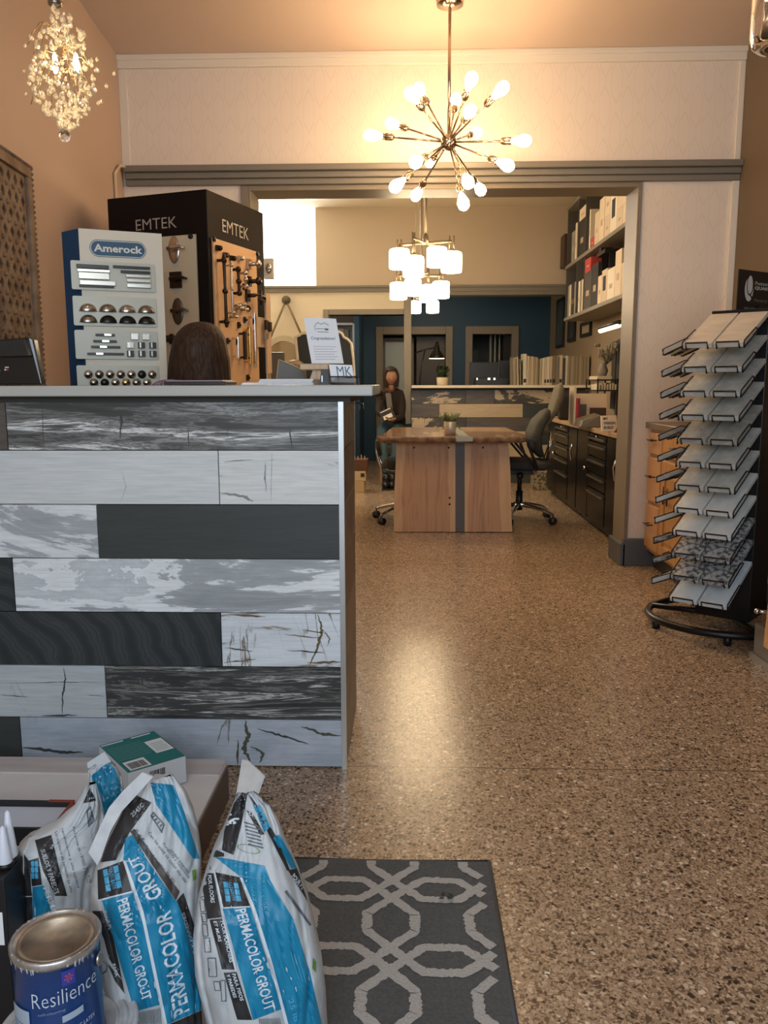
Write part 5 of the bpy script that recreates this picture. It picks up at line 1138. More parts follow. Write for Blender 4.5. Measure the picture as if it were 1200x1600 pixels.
# bronze lantern-like frame and stone fragment left of the chalkboard
m = MB(); c = at(429, 575, 7.2); m.bx(c.x-.06, c.x+.06, 7.36, 7.40, zc_, c.z+.14); single('small_picture_frame', m, mat('dim_bronze_frame', (.07, .06, .05), .4), 'small dark picture frame partly hidden beside the tower display', 'picture frame', bevel=.008, origin=(c.x, 7.38, zc_))
for x_, lab in ((462, 'brown curled shell ornament beside the chalkboard'),):
    c = at(x_, 566, 7.36); m = MB(); m.ball((c.x, 7.33, c.z-.02), .075, 14, 0, (1, .6, .55)); m.ball((c.x+.04, 7.33, c.z-.03), .045, 12, 0, (1, .6, .8)); m.bx(c.x-.05, c.x+.05, 7.31, 7.36, zc_-.004, c.z-.02); single('shell_ornament', m, noisy('shell_brown', (.16, .11, .07), (.34, .26, .17), 30, .5), lab, 'ornament')
# white bookcase seen through the doorway
bc = thing('bookcase', 'white bookcase with dark books seen through the doorway left of the blue wall', 'bookcase', (-1.05, 11.2, 0))
x0, x1 = -1.5, -.73
m = MB(); m.bx(x0, x0+.03, 11.2, 11.5, 0, 1.9); m.bx(x1-.03, x1, 11.2, 11.5, 0, 1.9); m.bx(x0, x1, 11.48, 11.5, 0, 1.9); part('carcass', m, white, bc, True)
for z in (.05, .45, .80, 1.06, 1.32, 1.62, 1.88): part('shelf', MB().bx(x0+.03, x1-.03, 11.2, 11.48, z, z+.03), white, bc, True)
rnd = random.Random(6)
for z, h in ((.83, .2), (1.09, .14), (1.35, .22), (1.65, .2)):
    x = x0+.04
    while x < x1-.10:
        w_ = rnd.uniform(.03, .07); c = rnd.choice(['charcoal', 'brown', 'grey', 'tan', 'charcoal', 'beige'])
        if x > -1.32: single('book', MB().bx(x, x+w_-.004, 11.25, 11.46, z+.001, z+h*rnd.uniform(.7, 1)), mat('book_'+c+'_cover', bcols[c], .55), 'one of the small books on the white bookcase beyond the doorway', 'book', 'books in the far bookcase')
        x += w_
# cartons on the floor beyond the counter end
yb_ = 8.5
for i, (x0, x1, y0, y1, c, lab) in enumerate([(553, 569, 750, 769, (.50, .36, .19), 'lowest cream carton of the small pile on the floor beyond the counter'), (553, 571, 735, 750, (.55, .42, .24), 'middle cream carton with a dark slot in the floor pile beyond the counter'), (553, 574, 717, 735, (.11, .045, .02), 'dark brown open carton on top of the floor pile')]):
    a = at(x0-8, y1, yb_); b = at(x1, y0, yb_); z0_ = [0, .118, .222][i]; z1_ = [.116, .220, .335][i]
    m = MB(); m.bx(a.x, b.x, yb_, yb_+.25, z0_+.001, z1_, 0)
    if i == 1: m.bx(b.x-.05, b.x-.01, yb_-.002, yb_, z0_+.04, z0_+.08, 1)
    if i == 2:
        for k in range(5): m.bx(a.x+.02+k*.035, a.x+.028+k*.035, yb_+.02, yb_+.03, z1_, z1_+.04+.01*(k % 2), 2)
    single('carton', m, [mat('carton_%s' % ['kraft', 'pale_kraft', 'dark_brown'][i], c, .7), blackm, mat('stick_pale', (.5, .4, .3), .5)], lab, 'box', 'cartons on the floor beyond the counter')
# rolled mosaic box under desk to the right
m = MB(); a = at(833, 752, 8.7); m.bx(a.x, a.x+.28, 8.7, 8.9, .001, .19); single('patterned_carton', m, noisy('mosaic_print', (.10, .085, .05), (.36, .30, .20), 45, .6, lo=.45, hi=.55), 'patterned beige carton on the floor behind the right office chair', 'box', bevel=.003)
# ---------------------------------------------------------------- oak base cabinet at the right wall
oak = wood('honey_oak', (.56, .30, .115), (.47, .23, .08), 1.2, .35, 2, .3)
oc = thing('oak_cabinet', 'honey oak base cabinet with dark bar pulls behind the stone sample rack', 'cabinet', (1.66, 4.6, 0))
OX = 1.425; oy0, oy1 = 4.13, 5.015
m = MB(); m.bx(OX+.02, 1.88, oy0, oy1, .11, .845); m.bx(OX+.07, 1.88, oy0+.01, oy1-.002, 0, .11, 1); part('carcass', m, [oak, mat('toe_kick', (.05, .05, .05), .6)], oc, True)
part('countertop', MB().bx(OX-.015, 1.88, oy0-.02, oy1+.004, .846, .882), mat('brown_laminate', (.17, .12, .08), .35), oc, True, bevel=.004)
colA = (4.735, 4.995); colB = (oy0+.02, 4.71)
def pull(pr_, y, z, ln=.10):
    m = MB().tube([(OX-.03, y-ln/2, z), (OX-.03, y+ln/2, z)], .005, 8)
    for q in (-.35, .35): m.tube([(OX, y+q*ln, z), (OX-.03, y+q*ln, z)], .004, 6)
    sub('bar_pull', m, bronze, pr_, oc)
for z0_, z1_ in ((.70, .825), (.42, .68), (.135, .40)):
    d = part('drawer', MB().bx(OX, OX+.02, *colA, z0_, z1_), oak, oc, True, bevel=.006); pull(d, sum(colA)/2, (z0_+z1_)/2+.02)
d = part('drawer', MB().bx(OX, OX+.02, *colB, .70, .825), oak, oc, True, bevel=.006); pull(d, sum(colB)/2, .765)
m = MB(); f = .06; m.bx(OX, OX+.02, *colB, .135, .135+f); m.bx(OX, OX+.02, *colB, .68-f, .68); m.bx(OX, OX+.02, colB[0], colB[0]+f, .135+f, .68-f); m.bx(OX, OX+.02, colB[1]-f, colB[1], .135+f, .68-f)
dr = part('door', m, oak, oc, True, bevel=.004); sub('door_panel', MB().hexa([(OX+.012, colB[0]+f, .135+f), (OX+.012, colB[1]-f, .135+f), (OX+.012, colB[1]-f, .68-f), (OX+.012, colB[0]+f, .68-f)], [(OX+.004, colB[0]+f+.03, .165+f), (OX+.004, colB[1]-f-.03, .165+f), (OX+.004, colB[1]-f-.03, .65-f), (OX+.004, colB[0]+f+.03, .65-f)]), oak, dr, oc)
m = MB()
for z in (.46, .52): m.tube([(OX-.012, 4.62, z), (OX-.012, 4.55, z)], .004, 6)
for y in (4.62, 4.55): m.tube([(OX-.012, y, .44), (OX-.012, y, .54)], .004, 6)
sub('square_pull', m, bronze, dr, oc)
# ---------------------------------------------------------------- stone sample rack
rk_ang = math.atan2(.61, .79)  # not used for pixels: the rack faces the shop door at an angle
fd = Vector((-.63, -.777, 0)).normalized(); wd_ = Vector((-fd.y, fd.x, 0)) # facing direction and width direction
if wd_.x < 0: wd_ = -wd_
FC = Vector((1.215, 3.43, 0)); RC = FC-fd*.43
rk = thing('sample_rack', 'black revolving wire rack holding tiers of stone sample slabs on a round tube base', 'rack', RC)
blk = mat('rack_black', (.014, .013, .013), .35, .3)
ring = [Vector((RC.x+.365*math.cos(a), RC.y+.325*math.sin(a), .045)) for a in [2*math.pi*i/40 for i in range(40)]]
ring = [Vector((min(p.x, 1.86), p.y, p.z)) for p in ring]
part('base_ring', MB().tube(ring, .017, 10, closed=True), blk, rk, True)
m = MB()
for a in (30, 150, 270): m.tube([Vector((RC.x, RC.y, .05)), Vector((min(RC.x+.36*math.cos(R(a)), 1.85), RC.y+.32*math.sin(R(a)), .05))], .014, 8)
for a in (70, 190, 250, 330): m.tube([Vector((min(RC.x+.36*math.cos(R(a)), 1.84), RC.y+.32*math.sin(R(a)), .04)), Vector((min(RC.x+.36*math.cos(R(a)), 1.84), RC.y+.32*math.sin(R(a)), 0))], .018, 8)
part('base_feet', m, blk, rk, True)
m = MB(); Mz = Matrix.Rotation(math.atan2(wd_.y, wd_.x), 3, 'Z'); m.box((RC.x+.0, RC.y, .74), (.24, .24, 1.36), 0, Mz); part('column', m, blk, rk, True, bevel=.003)
TOPZ = 1.268; STEP = .0972; tilt = R(24.5)
qz = {'warm_white': plank('quartz_warm_white', [(.3, (.62, .56, .47)), (.7, (.74, .68, .58))], 3, 41, .5, 1, 1), 'white': noisy('quartz_white', (.62, .64, .62), (.74, .75, .73), 20, .2), 'pale_grey': noisy('quartz_pale_grey', (.44, .45, .42), (.58, .58, .54), 18, .2, dist=1.),
      'grey': noisy('quartz_grey_vein', (.30, .30, .28), (.46, .45, .41), 9, .2, dist=2.), 'granite': noisy('granite_speckled', (.10, .105, .11), (.46, .46, .45), 55, .25, detail=6, lo=.42, hi=.58), 'blue_white': noisy('quartz_blue_white', (.52, .58, .62), (.66, .71, .74), 14, .2)}
kinds = ['warm_white', 'pale_grey', 'pale_grey', 'pale_grey', 'grey', 'pale_grey', 'pale_grey', 'white', 'white', 'granite', 'granite', 'blue_white']
desc = {'warm_white': 'warm white', 'white': 'bright white', 'pale_grey': 'pale grey', 'grey': 'veined grey', 'granite': 'speckled granite', 'blue_white': 'cool white'}
def bank(face, width, origin, z0, slab_w, slab_l, side, ntier):
    upv = (-face*math.cos(tilt)+Vector((0, 0, math.sin(tilt))))
    nr = Vector((0, 0, math.cos(tilt)))+face*math.sin(tilt)
    for i in range(ntier):
        base = origin+Vector((0, 0, z0-STEP*i))
        mw_ = MB(); g = .0035
        for s_, o in ((0, -slab_w-.003), (1, .003)):
            a = base+width*o; th = .019
            m = MB(); sx_ = width*(slab_w-.002)
            ln = slab_l*(1.0 if side == 'front' else .9)
            m.slab([a, a+sx_, a+sx_+upv*ln, a+upv*ln], -nr*th)
            k = kinds[i]; 
            lab = "%s sample slab, %s one on the rack's %s %s tier from the top" % (desc[k], ('left' if s_ == 0 else 'right') if side == 'front' else ('near' if s_ == 0 else 'far'), ORD[i], 'front' if side == 'front' else 'left')
            single('stone_sample_slab', m, qz[k], lab, 'sample slab', 'slabs on the front of the rack' if side == 'front' else 'slabs on the left side of the rack', bevel=.0015, origin=a)
            # wire tray: front loop, side rails
            f_ = face*.004; dn = -nr*(th+.003); up_ = nr*.004; e0, e1_ = a+sx_*.12, a+sx_*.88
            outer = a+sx_*1.0+width*.004 if s_ == 1 else a-width*.004
            loop = [e0+dn+upv*.04, e0+dn+f_, e0+up_+f_, e1_+up_+f_, e1_+dn+f_, e1_+dn+upv*.04]
            mw_.tube(loop, .0036, 6)
            mw_.tube([outer+dn+f_, outer+upv*ln*.55+dn], .0028, 6); mw_.tube([outer+f_+dn, outer+up_+f_*.5+upv*.01, outer+upv*ln*.45+up_*.6, outer+upv*ln*.55+dn], .0026, 6)
            for q in (e0, e1_): mw_.tube([q+dn+f_, q+upv*ln*.98+dn], .0028, 6)
        mw_.tube([base-width*slab_w*1.05-nr*(.019+.006)+upv*slab_l*.86, base+width*slab_w*1.05-nr*.025+upv*slab_l*.86], .004, 6)
        c0 = Vector((RC.x, RC.y, (base-nr*.025+upv*slab_l*.86).z)); mw_.tube([base-nr*.025+upv*slab_l*.86, c0+face*.10], .006, 6)
        part('wire_tray', mw_, blk, rk, True)
bank(fd, wd_, FC, TOPZ, .117, .335, 'front', 12)
ld = -wd_; lw_ = -fd
bank(ld, lw_, RC+ld*.335, TOPZ-.012, .112, .30, 'left', 12)
# header sign on the rack
S0, S1 = at(1156, 420, 3.82), at(1204, 427.5, 3.96)
hu = (S1-S0); hu.z = 0; hu.normalize(); sw_ = .36; zb_, zt_ = 1.43, S0.z
m = MB(); p0 = Vector((S0.x, S0.y, zb_)); p0.x -= .002
m.slab([p0, p0+hu*sw_, p0+hu*sw_+Vector((0, 0, zt_-zb_)), p0+Vector((0, 0, zt_-zb_))], Vector((-hu.y, hu.x, 0))*.006)
hs = part('header_sign', m, black, rk, True, bevel=.001)
m = MB().tube([Vector((RC.x, RC.y, 1.36)), Vector((RC.x+.05, RC.y+.03, 1.43)), p0+hu*sw_*.5+Vector((0, .01, .02))], .01, 6); part('sign_post', m, blk, rk, True)
nn_ = Vector((hu.y, -hu.x, 0)); m = MB()
def SG(u_, z, k=.001): return p0+hu*u_+Vector((0, 0, z-zb_))+nn_*k
sc_ = 3.85/FPX; pxu = 1/ .82*sc_*1.0
def ell(cu, cz, ru, rz, k, mi, a0=0, a1=360, n=28):
    m.add([SG(cu+ru*math.cos(R(a0+(a1-a0)*i/n)), cz+rz*math.sin(R(a0+(a1-a0)*i/n)), k) for i in range(n)], [tuple(range(n))], mi)
lc = at(1178, 449, 3.86).z; cu = .083
ell(cu-.002, lc-.008, .033, .052, .0010, 0); ell(cu+.004, lc+.012, .026, .047, .0014, 1); ell(cu+.003, lc+.012, .020, .040, .0018, 0)
m.add([SG(cu+.0, lc-.028, .0022), SG(cu+.006, lc-.026, .0022), SG(cu+.030, lc-.046, .0022), SG(cu+.022, lc-.052, .0022)], [(0, 1, 2, 3)], 1)
m.text('Premium', lambda x, y: SG(.125+.10*x, lc+.014+.016*y), 0, 0, .2); m.text('QUARTZ', lambda x, y: SG(.125+.15*x, lc-.008+.017*y), 0, .03)
m.text('Factory', lambda x, y: SG(.128+.10*x, lc-.062+.016*y), 2); m.text('www.', lambda x, y: SG(.050+.045*x, lc-.096+.010*y), 2)
m.add([SG(.10, lc-.096), SG(.20, lc-.096), SG(.20, lc-.086), SG(.10, lc-.086)], [(0, 1, 2, 3)], 3)
sub('logo', m, [mat('logo_white', (.62, .60, .52), .5), black, mat('logo_grey', (.28, .26, .22), .5), mat('logo_teal', (.10, .16, .13), .5)], hs, rk)
# platform, wood sample and tap at the right edge
pt = thing('display_plinth', 'low grey display plinth at the right edge beside the sample rack', 'plinth', (1.62, 2.9, 0))
pa_, pb_ = atz(1176, 1026), atz(1200, 1045)
part('plinth_body', MB().bx(pa_.x, 1.88, 2.4, pa_.y, .02, .145), mat('plinth_taupe', (.26, .23, .19), .4), pt, True, bevel=.004)
part('plinth_foot', MB().bx(pa_.x-.012, 1.88, 2.4, pa_.y+.01, 0, .02), mat('plinth_foot_taupe', (.32, .28, .22), .4), pt, True)
q = at(1194, 990, 3.0); m = MB(); m.hexa([(q.x, 2.95, .146), (1.70, 2.95, .146), (1.70, 3.0, .146), (q.x, 3.0, .146)], [(q.x+.05, 3.05, .30), (1.72, 3.05, .30), (1.72, 3.10, .30), (q.x+.05, 3.10, .30)]); single('wood_sample_board', m, oak, 'tan wooden sample board leaning on the low plinth at the right edge', 'sample board')
p = at(1183, 955, 3.2); m = MB().tube([p, p+Vector((.04, 0, -.004)), Vector((p.x+.10, 3.2, p.z-.02)), Vector((p.x+.12, 3.2, .146))], .008, 8); m.ball(p, .012, 10); single('chrome_faucet', m, chrome, 'small chrome tap fixture on the low plinth at the right edge', 'faucet')
# ---------------------------------------------------------------- floor runner
rg = thing('runner_rug', 'grey rug with pale interlocking trellis pattern lying on the speckled floor', 'rug', (-.12, 1.3, 0))
rx0, rx1, ry0, ry1 = -.29, .188, .80, 1.792
wool = noisy('rug_dark_grey', (.075, .08, .083), (.10, .105, .107), 160, .95, b=.5); wool2 = noisy('rug_light_grey', (.36, .36, .35), (.46, .455, .44), 200, .95, b=.5)
m = MB(); m.bx(rx0, rx1, ry0, ry1, 0, .009, 0)
q0, q1, q2 = atz(612.6, 1389.7, .009), atz(763, 1389.7, .009), atz(608, 1499, .009)
PX, PY = q1.x-q0.x, q0.y-q2.y
path = [(-.235, .5), (-.235, .375), (0, .14), (.145, 0), (.315, -.155), (.5, -.160)]
rnd = random.Random(2); tk = .0215
for ci in range(-5, 3):
    for cj in range(-3, 9):
        cx0, cy0 = q0.x+ci*PX, q0.y-cj*PY
        for fx in (1, -1):
            for fy in (1, -1):
                P_ = [Vector((cx0+fx*a*PX, cy0+fy*b*PY, 0)) for a, b in path]; Q_ = []
                for a, b in zip(P_, P_[1:]):
                    for s_ in range(7): Q_.append(a.lerp(b, s_/7))
                Q_.append(P_[-1]); Lf = []; Rt = []
                for i, p in enumerate(Q_):
                    t_ = (Q_[min(i+1, len(Q_)-1)]-Q_[max(i-1, 0)]).normalized(); n_ = Vector((-t_.y, t_.x, 0)); j_ = rnd.uniform(-.0022, .0022)
                    Lf.append(p+n_*(tk/2+j_)); Rt.append(p-n_*(tk/2-rnd.uniform(-.0022, .0022)))
                for i in range(len(Q_)-1):
                    qd = [Lf[i], Lf[i+1], Rt[i+1], Rt[i]]
                    if all(rx0+.004 < v.x < rx1-.012 and ry0 < v.y < ry1-.006 for v in qd):
                        m.add([v+Vector((0, 0, .0098+.0002*((fx > 0)+2*(fy > 0)))) for v in qd], [(0, 1, 2, 3)], 1)
part('rug_body', m, [wool, wool2], rg, True)
m = MB().tube([(rx0, ry0, .006), (rx0, ry1, .006), (rx1, ry1, .006), (rx1, ry0, .006)], .006, 6, closed=True); part('bound_edge', m, mat('rug_binding', (.10, .11, .13), .9), rg, True)
m = MB(); p = atz(700, 1403, .0105)
for i in range(9): leaf(m, p+Vector((rnd.uniform(-.012, .012), rnd.uniform(-.004, .004), .002)), Vector((rnd.uniform(-1, 1), rnd.uniform(-.6, .6), .25)), .014, .004)
single('dry_leaf', m, mat('dark_leaf', (.03, .035, .025), .7), 'small dark dry leaf scrap lying on the grey rug', 'leaf')
# ---------------------------------------------------------------- grout bags
bagw = noisy('white_bag_paper', (.42, .45, .47), (.56, .58, .59), 14, .5, b=.9)
bagb = noisy('cyan_bag_print', (.008, .19, .35), (.015, .25, .43), 10, .36, b=.8)
bagd = noisy('black_bag_print', (.018, .018, .02), (.04, .038, .038), 20, .45, b=.3)
bagt = mat('white_bag_ink', (.62, .70, .76), .5); bagc = mat('light_cyan_ink', (.07, .36, .58), .4); bagg = mat('grey_bag_ink', (.10, .12, .14), .5); bagn = mat('green_bag_ink', (.12, .26, .04), .5); bagbr = mat('brown_bag_ink', (.07, .055, .05), .5)
BM = [bagw, bagb, bagd, bagt, bagc, bagg, bagn, bagbr]
def proj(p):
    d = p-Vector((0, 0, CH)); w_ = d.dot(FV); return 600+FPX*d.dot(RV)/w_, 800-FPX*d.dot(UV)/w_
class Bag:
    def __init__(s, levels, seed, name, label, wr=.0065):
        s.lv = []
        for py, xl, xr, Yc, b in levels:
            if py is None:
                lo, hi = 1400., 2600.
                for _ in range(40):
                    mid = (lo+hi)/2
                    if at((xl+xr)/2, mid, Yc).z > .012: lo = mid
                    else: hi = mid
                py = lo
            A, B = at(xl, py, Yc), at(xr, py, Yc); c = (A+B)/2; s.lv.append((c, (B-A).length/2, b))
        s.W = Vector((1, 0, 0)); c = s.lv[len(s.lv)//2][0]; s.Nn = Vector((-c.x, -c.y, 0)).normalized(); s.W = Vector((-s.Nn.y, s.Nn.x, 0)); s.seed = seed; s.wr = wr
        s.root = thing(name, label, 'bag', (s.lv[0][0].x, s.lv[0][0].y, 0), 0, 'bags of grout')
    def cen(s, t):
        n = len(s.lv)-1; f = min(max(t, 0), 1)*n; i = min(int(f), n-1); u = f-i; u2 = u
        a, b = s.lv[i], s.lv[i+1]
        return a[0].lerp(b[0], u2), a[1]*(1-u2)+b[1]*u2, a[2]*(1-u2)+b[2]*u2
    def P(s, xf, t, back=False, k=0.):
        c, a, b = s.cen(t); xf = max(-1, min(1, xf)); pw = 2.7
        d = b*(1-abs(xf)**pw)**(1/pw)
        p = c+s.W*(a*xf)+s.Nn*(-d if back else d)
        nz_ = noise.noise(Vector((p.x*13+s.seed, p.y*13, p.z*9)))*s.wr*1.6+noise.noise(Vector((p.x*36+s.seed, p.y*36, p.z*28)))*s.wr*.55
        g1 = noise.noise(Vector((xf*2.2+s.seed*3, t*3.1, s.seed))); g2 = noise.noise(Vector((xf*4.5-t*3+s.seed*5, t*6.5+xf*2, s.seed*2)))
        nz_ -= s.wr*1.25*max(0, 1-abs(g1)*4.5)**1.5+s.wr*.55*max(0, 1-abs(g2)*4)**1.5
        return p+s.Nn*((nz_+k) if not back else -nz_)+Vector((0, 0, k*.35))
    def body(s, nm='bag_body'):
        m = MB(); nu, nv = 64, 130
        def f(u_, v_):
            a = 2*math.pi*u_; xf = -math.cos(a); return s.P(xf if abs(xf) < .9999 else math.copysign(1, xf), v_, a > math.pi)
        m.grid(f, nu*2, nv, 0, True, True)
        m.add([f(i/(nu*2), 0) for i in range(nu*2)], [tuple(range(nu*2))], 0)
        m.add([f(i/(nu*2), 1) for i in range(nu*2)], [tuple(range(nu*2))[::-1]], 0)
        s.obj = part(nm, m, BM, s.root, True); return s.obj
    def solve(s, x, y, k):
        xf, t = 0., .5
        best = None
        for t0 in (.3, .7, .5):
            xf, t = 0., t0
            for _ in range(9):
                p = proj(s.P(xf, t, False, k)); ex_, ey = x-p[0], y-p[1]
                if abs(ex_)+abs(ey) < .25: break
                h = .012; sx_ = -h if xf > .9 else h; st = -h if t > .95 else h
                px1 = proj(s.P(xf+sx_, t, False, k)); pt1 = proj(s.P(xf, t+st, False, k))
                a, b, c, d = (px1[0]-p[0])/sx_, (pt1[0]-p[0])/st, (px1[1]-p[1])/sx_, (pt1[1]-p[1])/st; det = a*d-b*c
                if abs(det) < 1e-6: break
                dx, dt = (ex_*d-b*ey)/det, (a*ey-c*ex_)/det
                xf = max(-.985, min(.985, xf+max(-.4, min(.4, dx)))); t = max(0, min(1, t+max(-.15, min(.15, dt))))
            p = proj(s.P(xf, t, False, k)); e = abs(x-p[0])+abs(y-p[1])
            if best is None or e < best[0]: best = (e, xf, t)
            if e < 1: break
        s.lasterr = best[0]
        return s.P(best[1], best[2], False, k)
    def quad(s, m, q, mi, k=.0010, n=6, nv_=None):
        q = [Vector((*p, 0)) for p in q]; n = max(2, int(max((q[1]-q[0]).length, (q[2]-q[3]).length)/3.5)); nv_ = max(2, int(max((q[3]-q[0]).length, (q[2]-q[1]).length)/3.5))
        g = {}
        for j in range(nv_+1):
            for i in range(n+1):
                p = q[0].lerp(q[1], i/n).lerp(q[3].lerp(q[2], i/n), j/nv_); g[i, j] = (s.solve(p.x, p.y, k), s.lasterr)
        for j in range(nv_):
            for i in range(n):
                c = [g[i, j], g[i+1, j], g[i+1, j+1], g[i, j+1]]
                if min(e for _, e in c) > 6: continue
                m.add([a for a, _ in c], [(0, 1, 2, 3)], mi, True)
    def text(s, m, t, P00, P10, P01, P11, mi=3, k=.0032, bold=.02):
        a, b, c, d = [Vector((*p, 0)) for p in (P00, P10, P01, P11)]
        def f(x, y): p = a.lerp(b, x).lerp(c.lerp(d, x), y); return s.solve(p.x, p.y, k)
        m.text(t, f, mi, bold)
def Z4(x, y): return (120+x/3., 1160+y/3.)
def Z2(x, y): return (x/4., 1120+y/4.)
def qz4(*p): return [Z4(*a) for a in p]
def qz2(*p): return [Z2(*a) for a in p]
# right bag
rb = Bag([(None, 348, 500, 1.22, .06), (1650, 338, 508, 1.22, .075), (1600, 334, 511, 1.22, .082), (1550, 320, 508, 1.22, .085), (1500, 308, 502, 1.22, .085), (1450, 305, 491, 1.225, .08), (1400, 311, 479, 1.23, .07), (1360, 322, 464, 1.24, .055), (1320, 336, 448, 1.25, .04), (1290, 350, 436, 1.255, .028), (1260, 362, 420, 1.26, .016), (1238, 372, 396, 1.265, .006)], 1.5, 'grout_bag', 'rightmost bag of grout, tall and upright, overlapping the grey rug')
bo = rb.body(); m = MB(); k1, k2 = .0014, .0024
for q, mi in [(qz4((578, 608), (640, 614), (680, 820), (612, 828)), 2), (qz4((622, 832), (682, 825), (742, 1065), (680, 1064)), 2), (qz4((688, 1080), (748, 1078), (822, 1302), (752, 1300)), 2),
              (qz4((645, 608), (762, 632), (812, 768), (682, 773)), 2), (qz4((684, 780), (814, 772), (962, 1250), (826, 1302)), 1),
              (qz4((645, 535), (880, 578), (905, 645), (760, 625)), 1), (qz4((762, 628), (905, 645), (1015, 830), (840, 785)), 1), (qz4((840, 785), (1015, 830), (1088, 1060), (918, 1052)), 1), (qz4((918, 1052), (1088, 1060), (1152, 1330), (992, 1330)), 1),
              (qz4((772, 238), (802, 232), (768, 400), (700, 335)), 2), (qz4((700, 335), (768, 400), (735, 528), (680, 505)), 2),
              (qz4((645, 500), (690, 520), (690, 535), (640, 538)), 2),
              (qz4((802, 235), (838, 285), (935, 440), (905, 440)), 2), (qz4((905, 440), (935, 440), (1000, 600), (985, 600)), 2), (qz4((795, 318), (822, 330), (880, 430), (860, 435)), 2), (qz4((990, 600), (1030, 590), (1085, 690), (1082, 745)), 2), (qz4((918, 445), (950, 432), (1040, 590), (1005, 590)), 1)]:
    rb.quad(m, q, mi, k1)
for q in [qz4((764, 632), (776, 634), (838, 782), (824, 784)), qz4((824, 784), (838, 782), (922, 1050), (908, 1052)), qz4((908, 1052), (922, 1050), (992, 1320), (976, 1320)), qz4((640, 600), (648, 602), (688, 776), (680, 778)), qz4((680, 820), (688, 818), (752, 1070), (742, 1074)), qz4((682, 773), (812, 767), (814, 773), (684, 779))]:
    rb.quad(m, q, 3, k2, 3, 8)
for i in range(3):
    for j in range(3):
        a, b = .06+.31*i, .06+.31*j; c0 = [Vector((*p, 0)) for p in qz4((680, 645), (758, 655), (776, 748), (695, 750))]
        def bl(u_, v_): p = c0[0].lerp(c0[1], u_).lerp(c0[3].lerp(c0[2], u_), v_); return (p.x, p.y)
        rb.quad(m, [bl(a, b), bl(a+.28, b), bl(a+.28, b+.28), bl(a, b+.28)], 4, k2, 2)
        c1 = [Vector((*p, 0)) for p in qz4((820, 282), (858, 290), (912, 400), (880, 428))]
        p_ = lambda u_, v_: tuple((c1[0].lerp(c1[1], u_).lerp(c1[3].lerp(c1[2], u_), v_))[:2])
        rb.quad(m, [p_(a, b), p_(a+.28, b), p_(a+.28, b+.28), p_(a, b+.28)], 4, k2, 2)
rb.quad(m, qz4((706, 652), (732, 655), (745, 745), (722, 747)), 2, .0030, 2); rb.text(m, 'LATICRETE', Z4(712, 658), Z4(730, 742), Z4(728, 656), Z4(744, 740), 4, .0040)
rb.text(m, 'PERMACOLOR GROUT', Z4(742, 786), Z4(880, 1262), Z4(792, 776), Z4(932, 1244))
rb.text(m, 'FOR FLOORS', Z4(612, 622), Z4(628, 752), Z4(630, 622), Z4(648, 752)); rb.text(m, 'AND', Z4(586, 624), Z4(590, 668), Z4(604, 624), Z4(609, 668))
rb.text(m, 'POUR PLANCHERS', Z4(672, 838), Z4(716, 1032), Z4(690, 836), Z4(734, 1030)); rb.text(m, 'ET MURS', Z4(640, 838), Z4(664, 935), Z4(656, 838), Z4(680, 933))
rb.text(m, 'PARA PISOS', Z4(726, 1085), Z4(766, 1212), Z4(744, 1083), Z4(784, 1210)); rb.text(m, 'Y PAREDES', Z4(700, 1088), Z4(735, 1198), Z4(716, 1086), Z4(751, 1196))
rb.text(m, 'POUR PL', Z4(1006, 632), Z4(1056, 692), Z4(1020, 612), Z4(1068, 672)); rb.text(m, 'FOR', Z4(802, 338), Z4(826, 352), Z4(808, 322), Z4(832, 334))
rb.text(m, 'PESO NETO', Z4(1005, 1190), Z4(1035, 1265), Z4(1016, 1186), Z4(1044, 1262), 4); rb.text(m, '25 lb', Z4(990, 1205), Z4(1020, 1312), Z4(1012, 1200), Z4(1042, 1300), 4)
for i in range(7): y = 372+17*i; rb.quad(m, qz4((785+3*i, y), (850+4*i, y+18), (850+4*i, y+24), (785+3*i, y+6)), 5, k2, 4, 1)
for i in range(6): rb.quad(m, qz4((975+10*i, 700+14*i), (985+10*i, 692+14*i), (1040+12*i, 775+16*i), (1032+12*i, 780+16*i)), 5, k2, 1, 4)
for i in range(14):
    a0, a1 = R(i*360/14), R((i+1)*360/14); f = lambda a, r_: Z4(805+54*r_*math.cos(a), 500+19*r_*math.sin(a)+.22*54*math.cos(a)*r_)
    rb.quad(m, [f(a0, 1), f(a1, 1), f(a1, .92), f(a0, .92)], 6, k2, 2, 1)
rb.quad(m, qz4((1108, 1010), (1122, 1030), (1122, 1080), (1105, 1060)), 6, k2, 3)
for (x, y, w_, h_) in ((568, 690, 26, 34), (574, 735, 24, 60), (580, 800, 26, 44), (585, 850, 26, 60), (594, 915, 30, 70), (612, 1010, 40, 90), (640, 1120, 30, 45), (672, 1115, 24, 100), (600, 575, 24, 20)):
    rb.quad(m, qz4((x, y), (x+w_, y), (x+w_+6, y+h_), (x+6, y+h_)), 5, .0016, 2); rb.quad(m, qz4((x+4, y+4), (x+w_-4, y+4), (x+w_+2, y+h_-4), (x+10, y+h_-4)), 0, .0022, 2)
for i in range(16): rb.quad(m, qz4((852+6.5*i, 1296+i*-.5), (855+6.5*i, 1296), (862+6.5*i, 1335), (859+6.5*i, 1335)), 5, k2, 1, 2)
for i in range(3): rb.quad(m, qz4((1000+18*i, 980+10*i), (1004+18*i, 980+10*i), (1042+18*i, 1110+10*i), (1038+18*i, 1110+10*i)), 4, k2, 1, 3)
for i in range(12): x = 690+rnd.uniform(0, 70); y = 330+rnd.uniform(0, 60); rb.quad(m, qz4((x, y), (x+12, y-3), (x+16, y+6), (x+2, y+8)), 3, k2, 1)
sub('printing', m, BM, bo, rb.root)
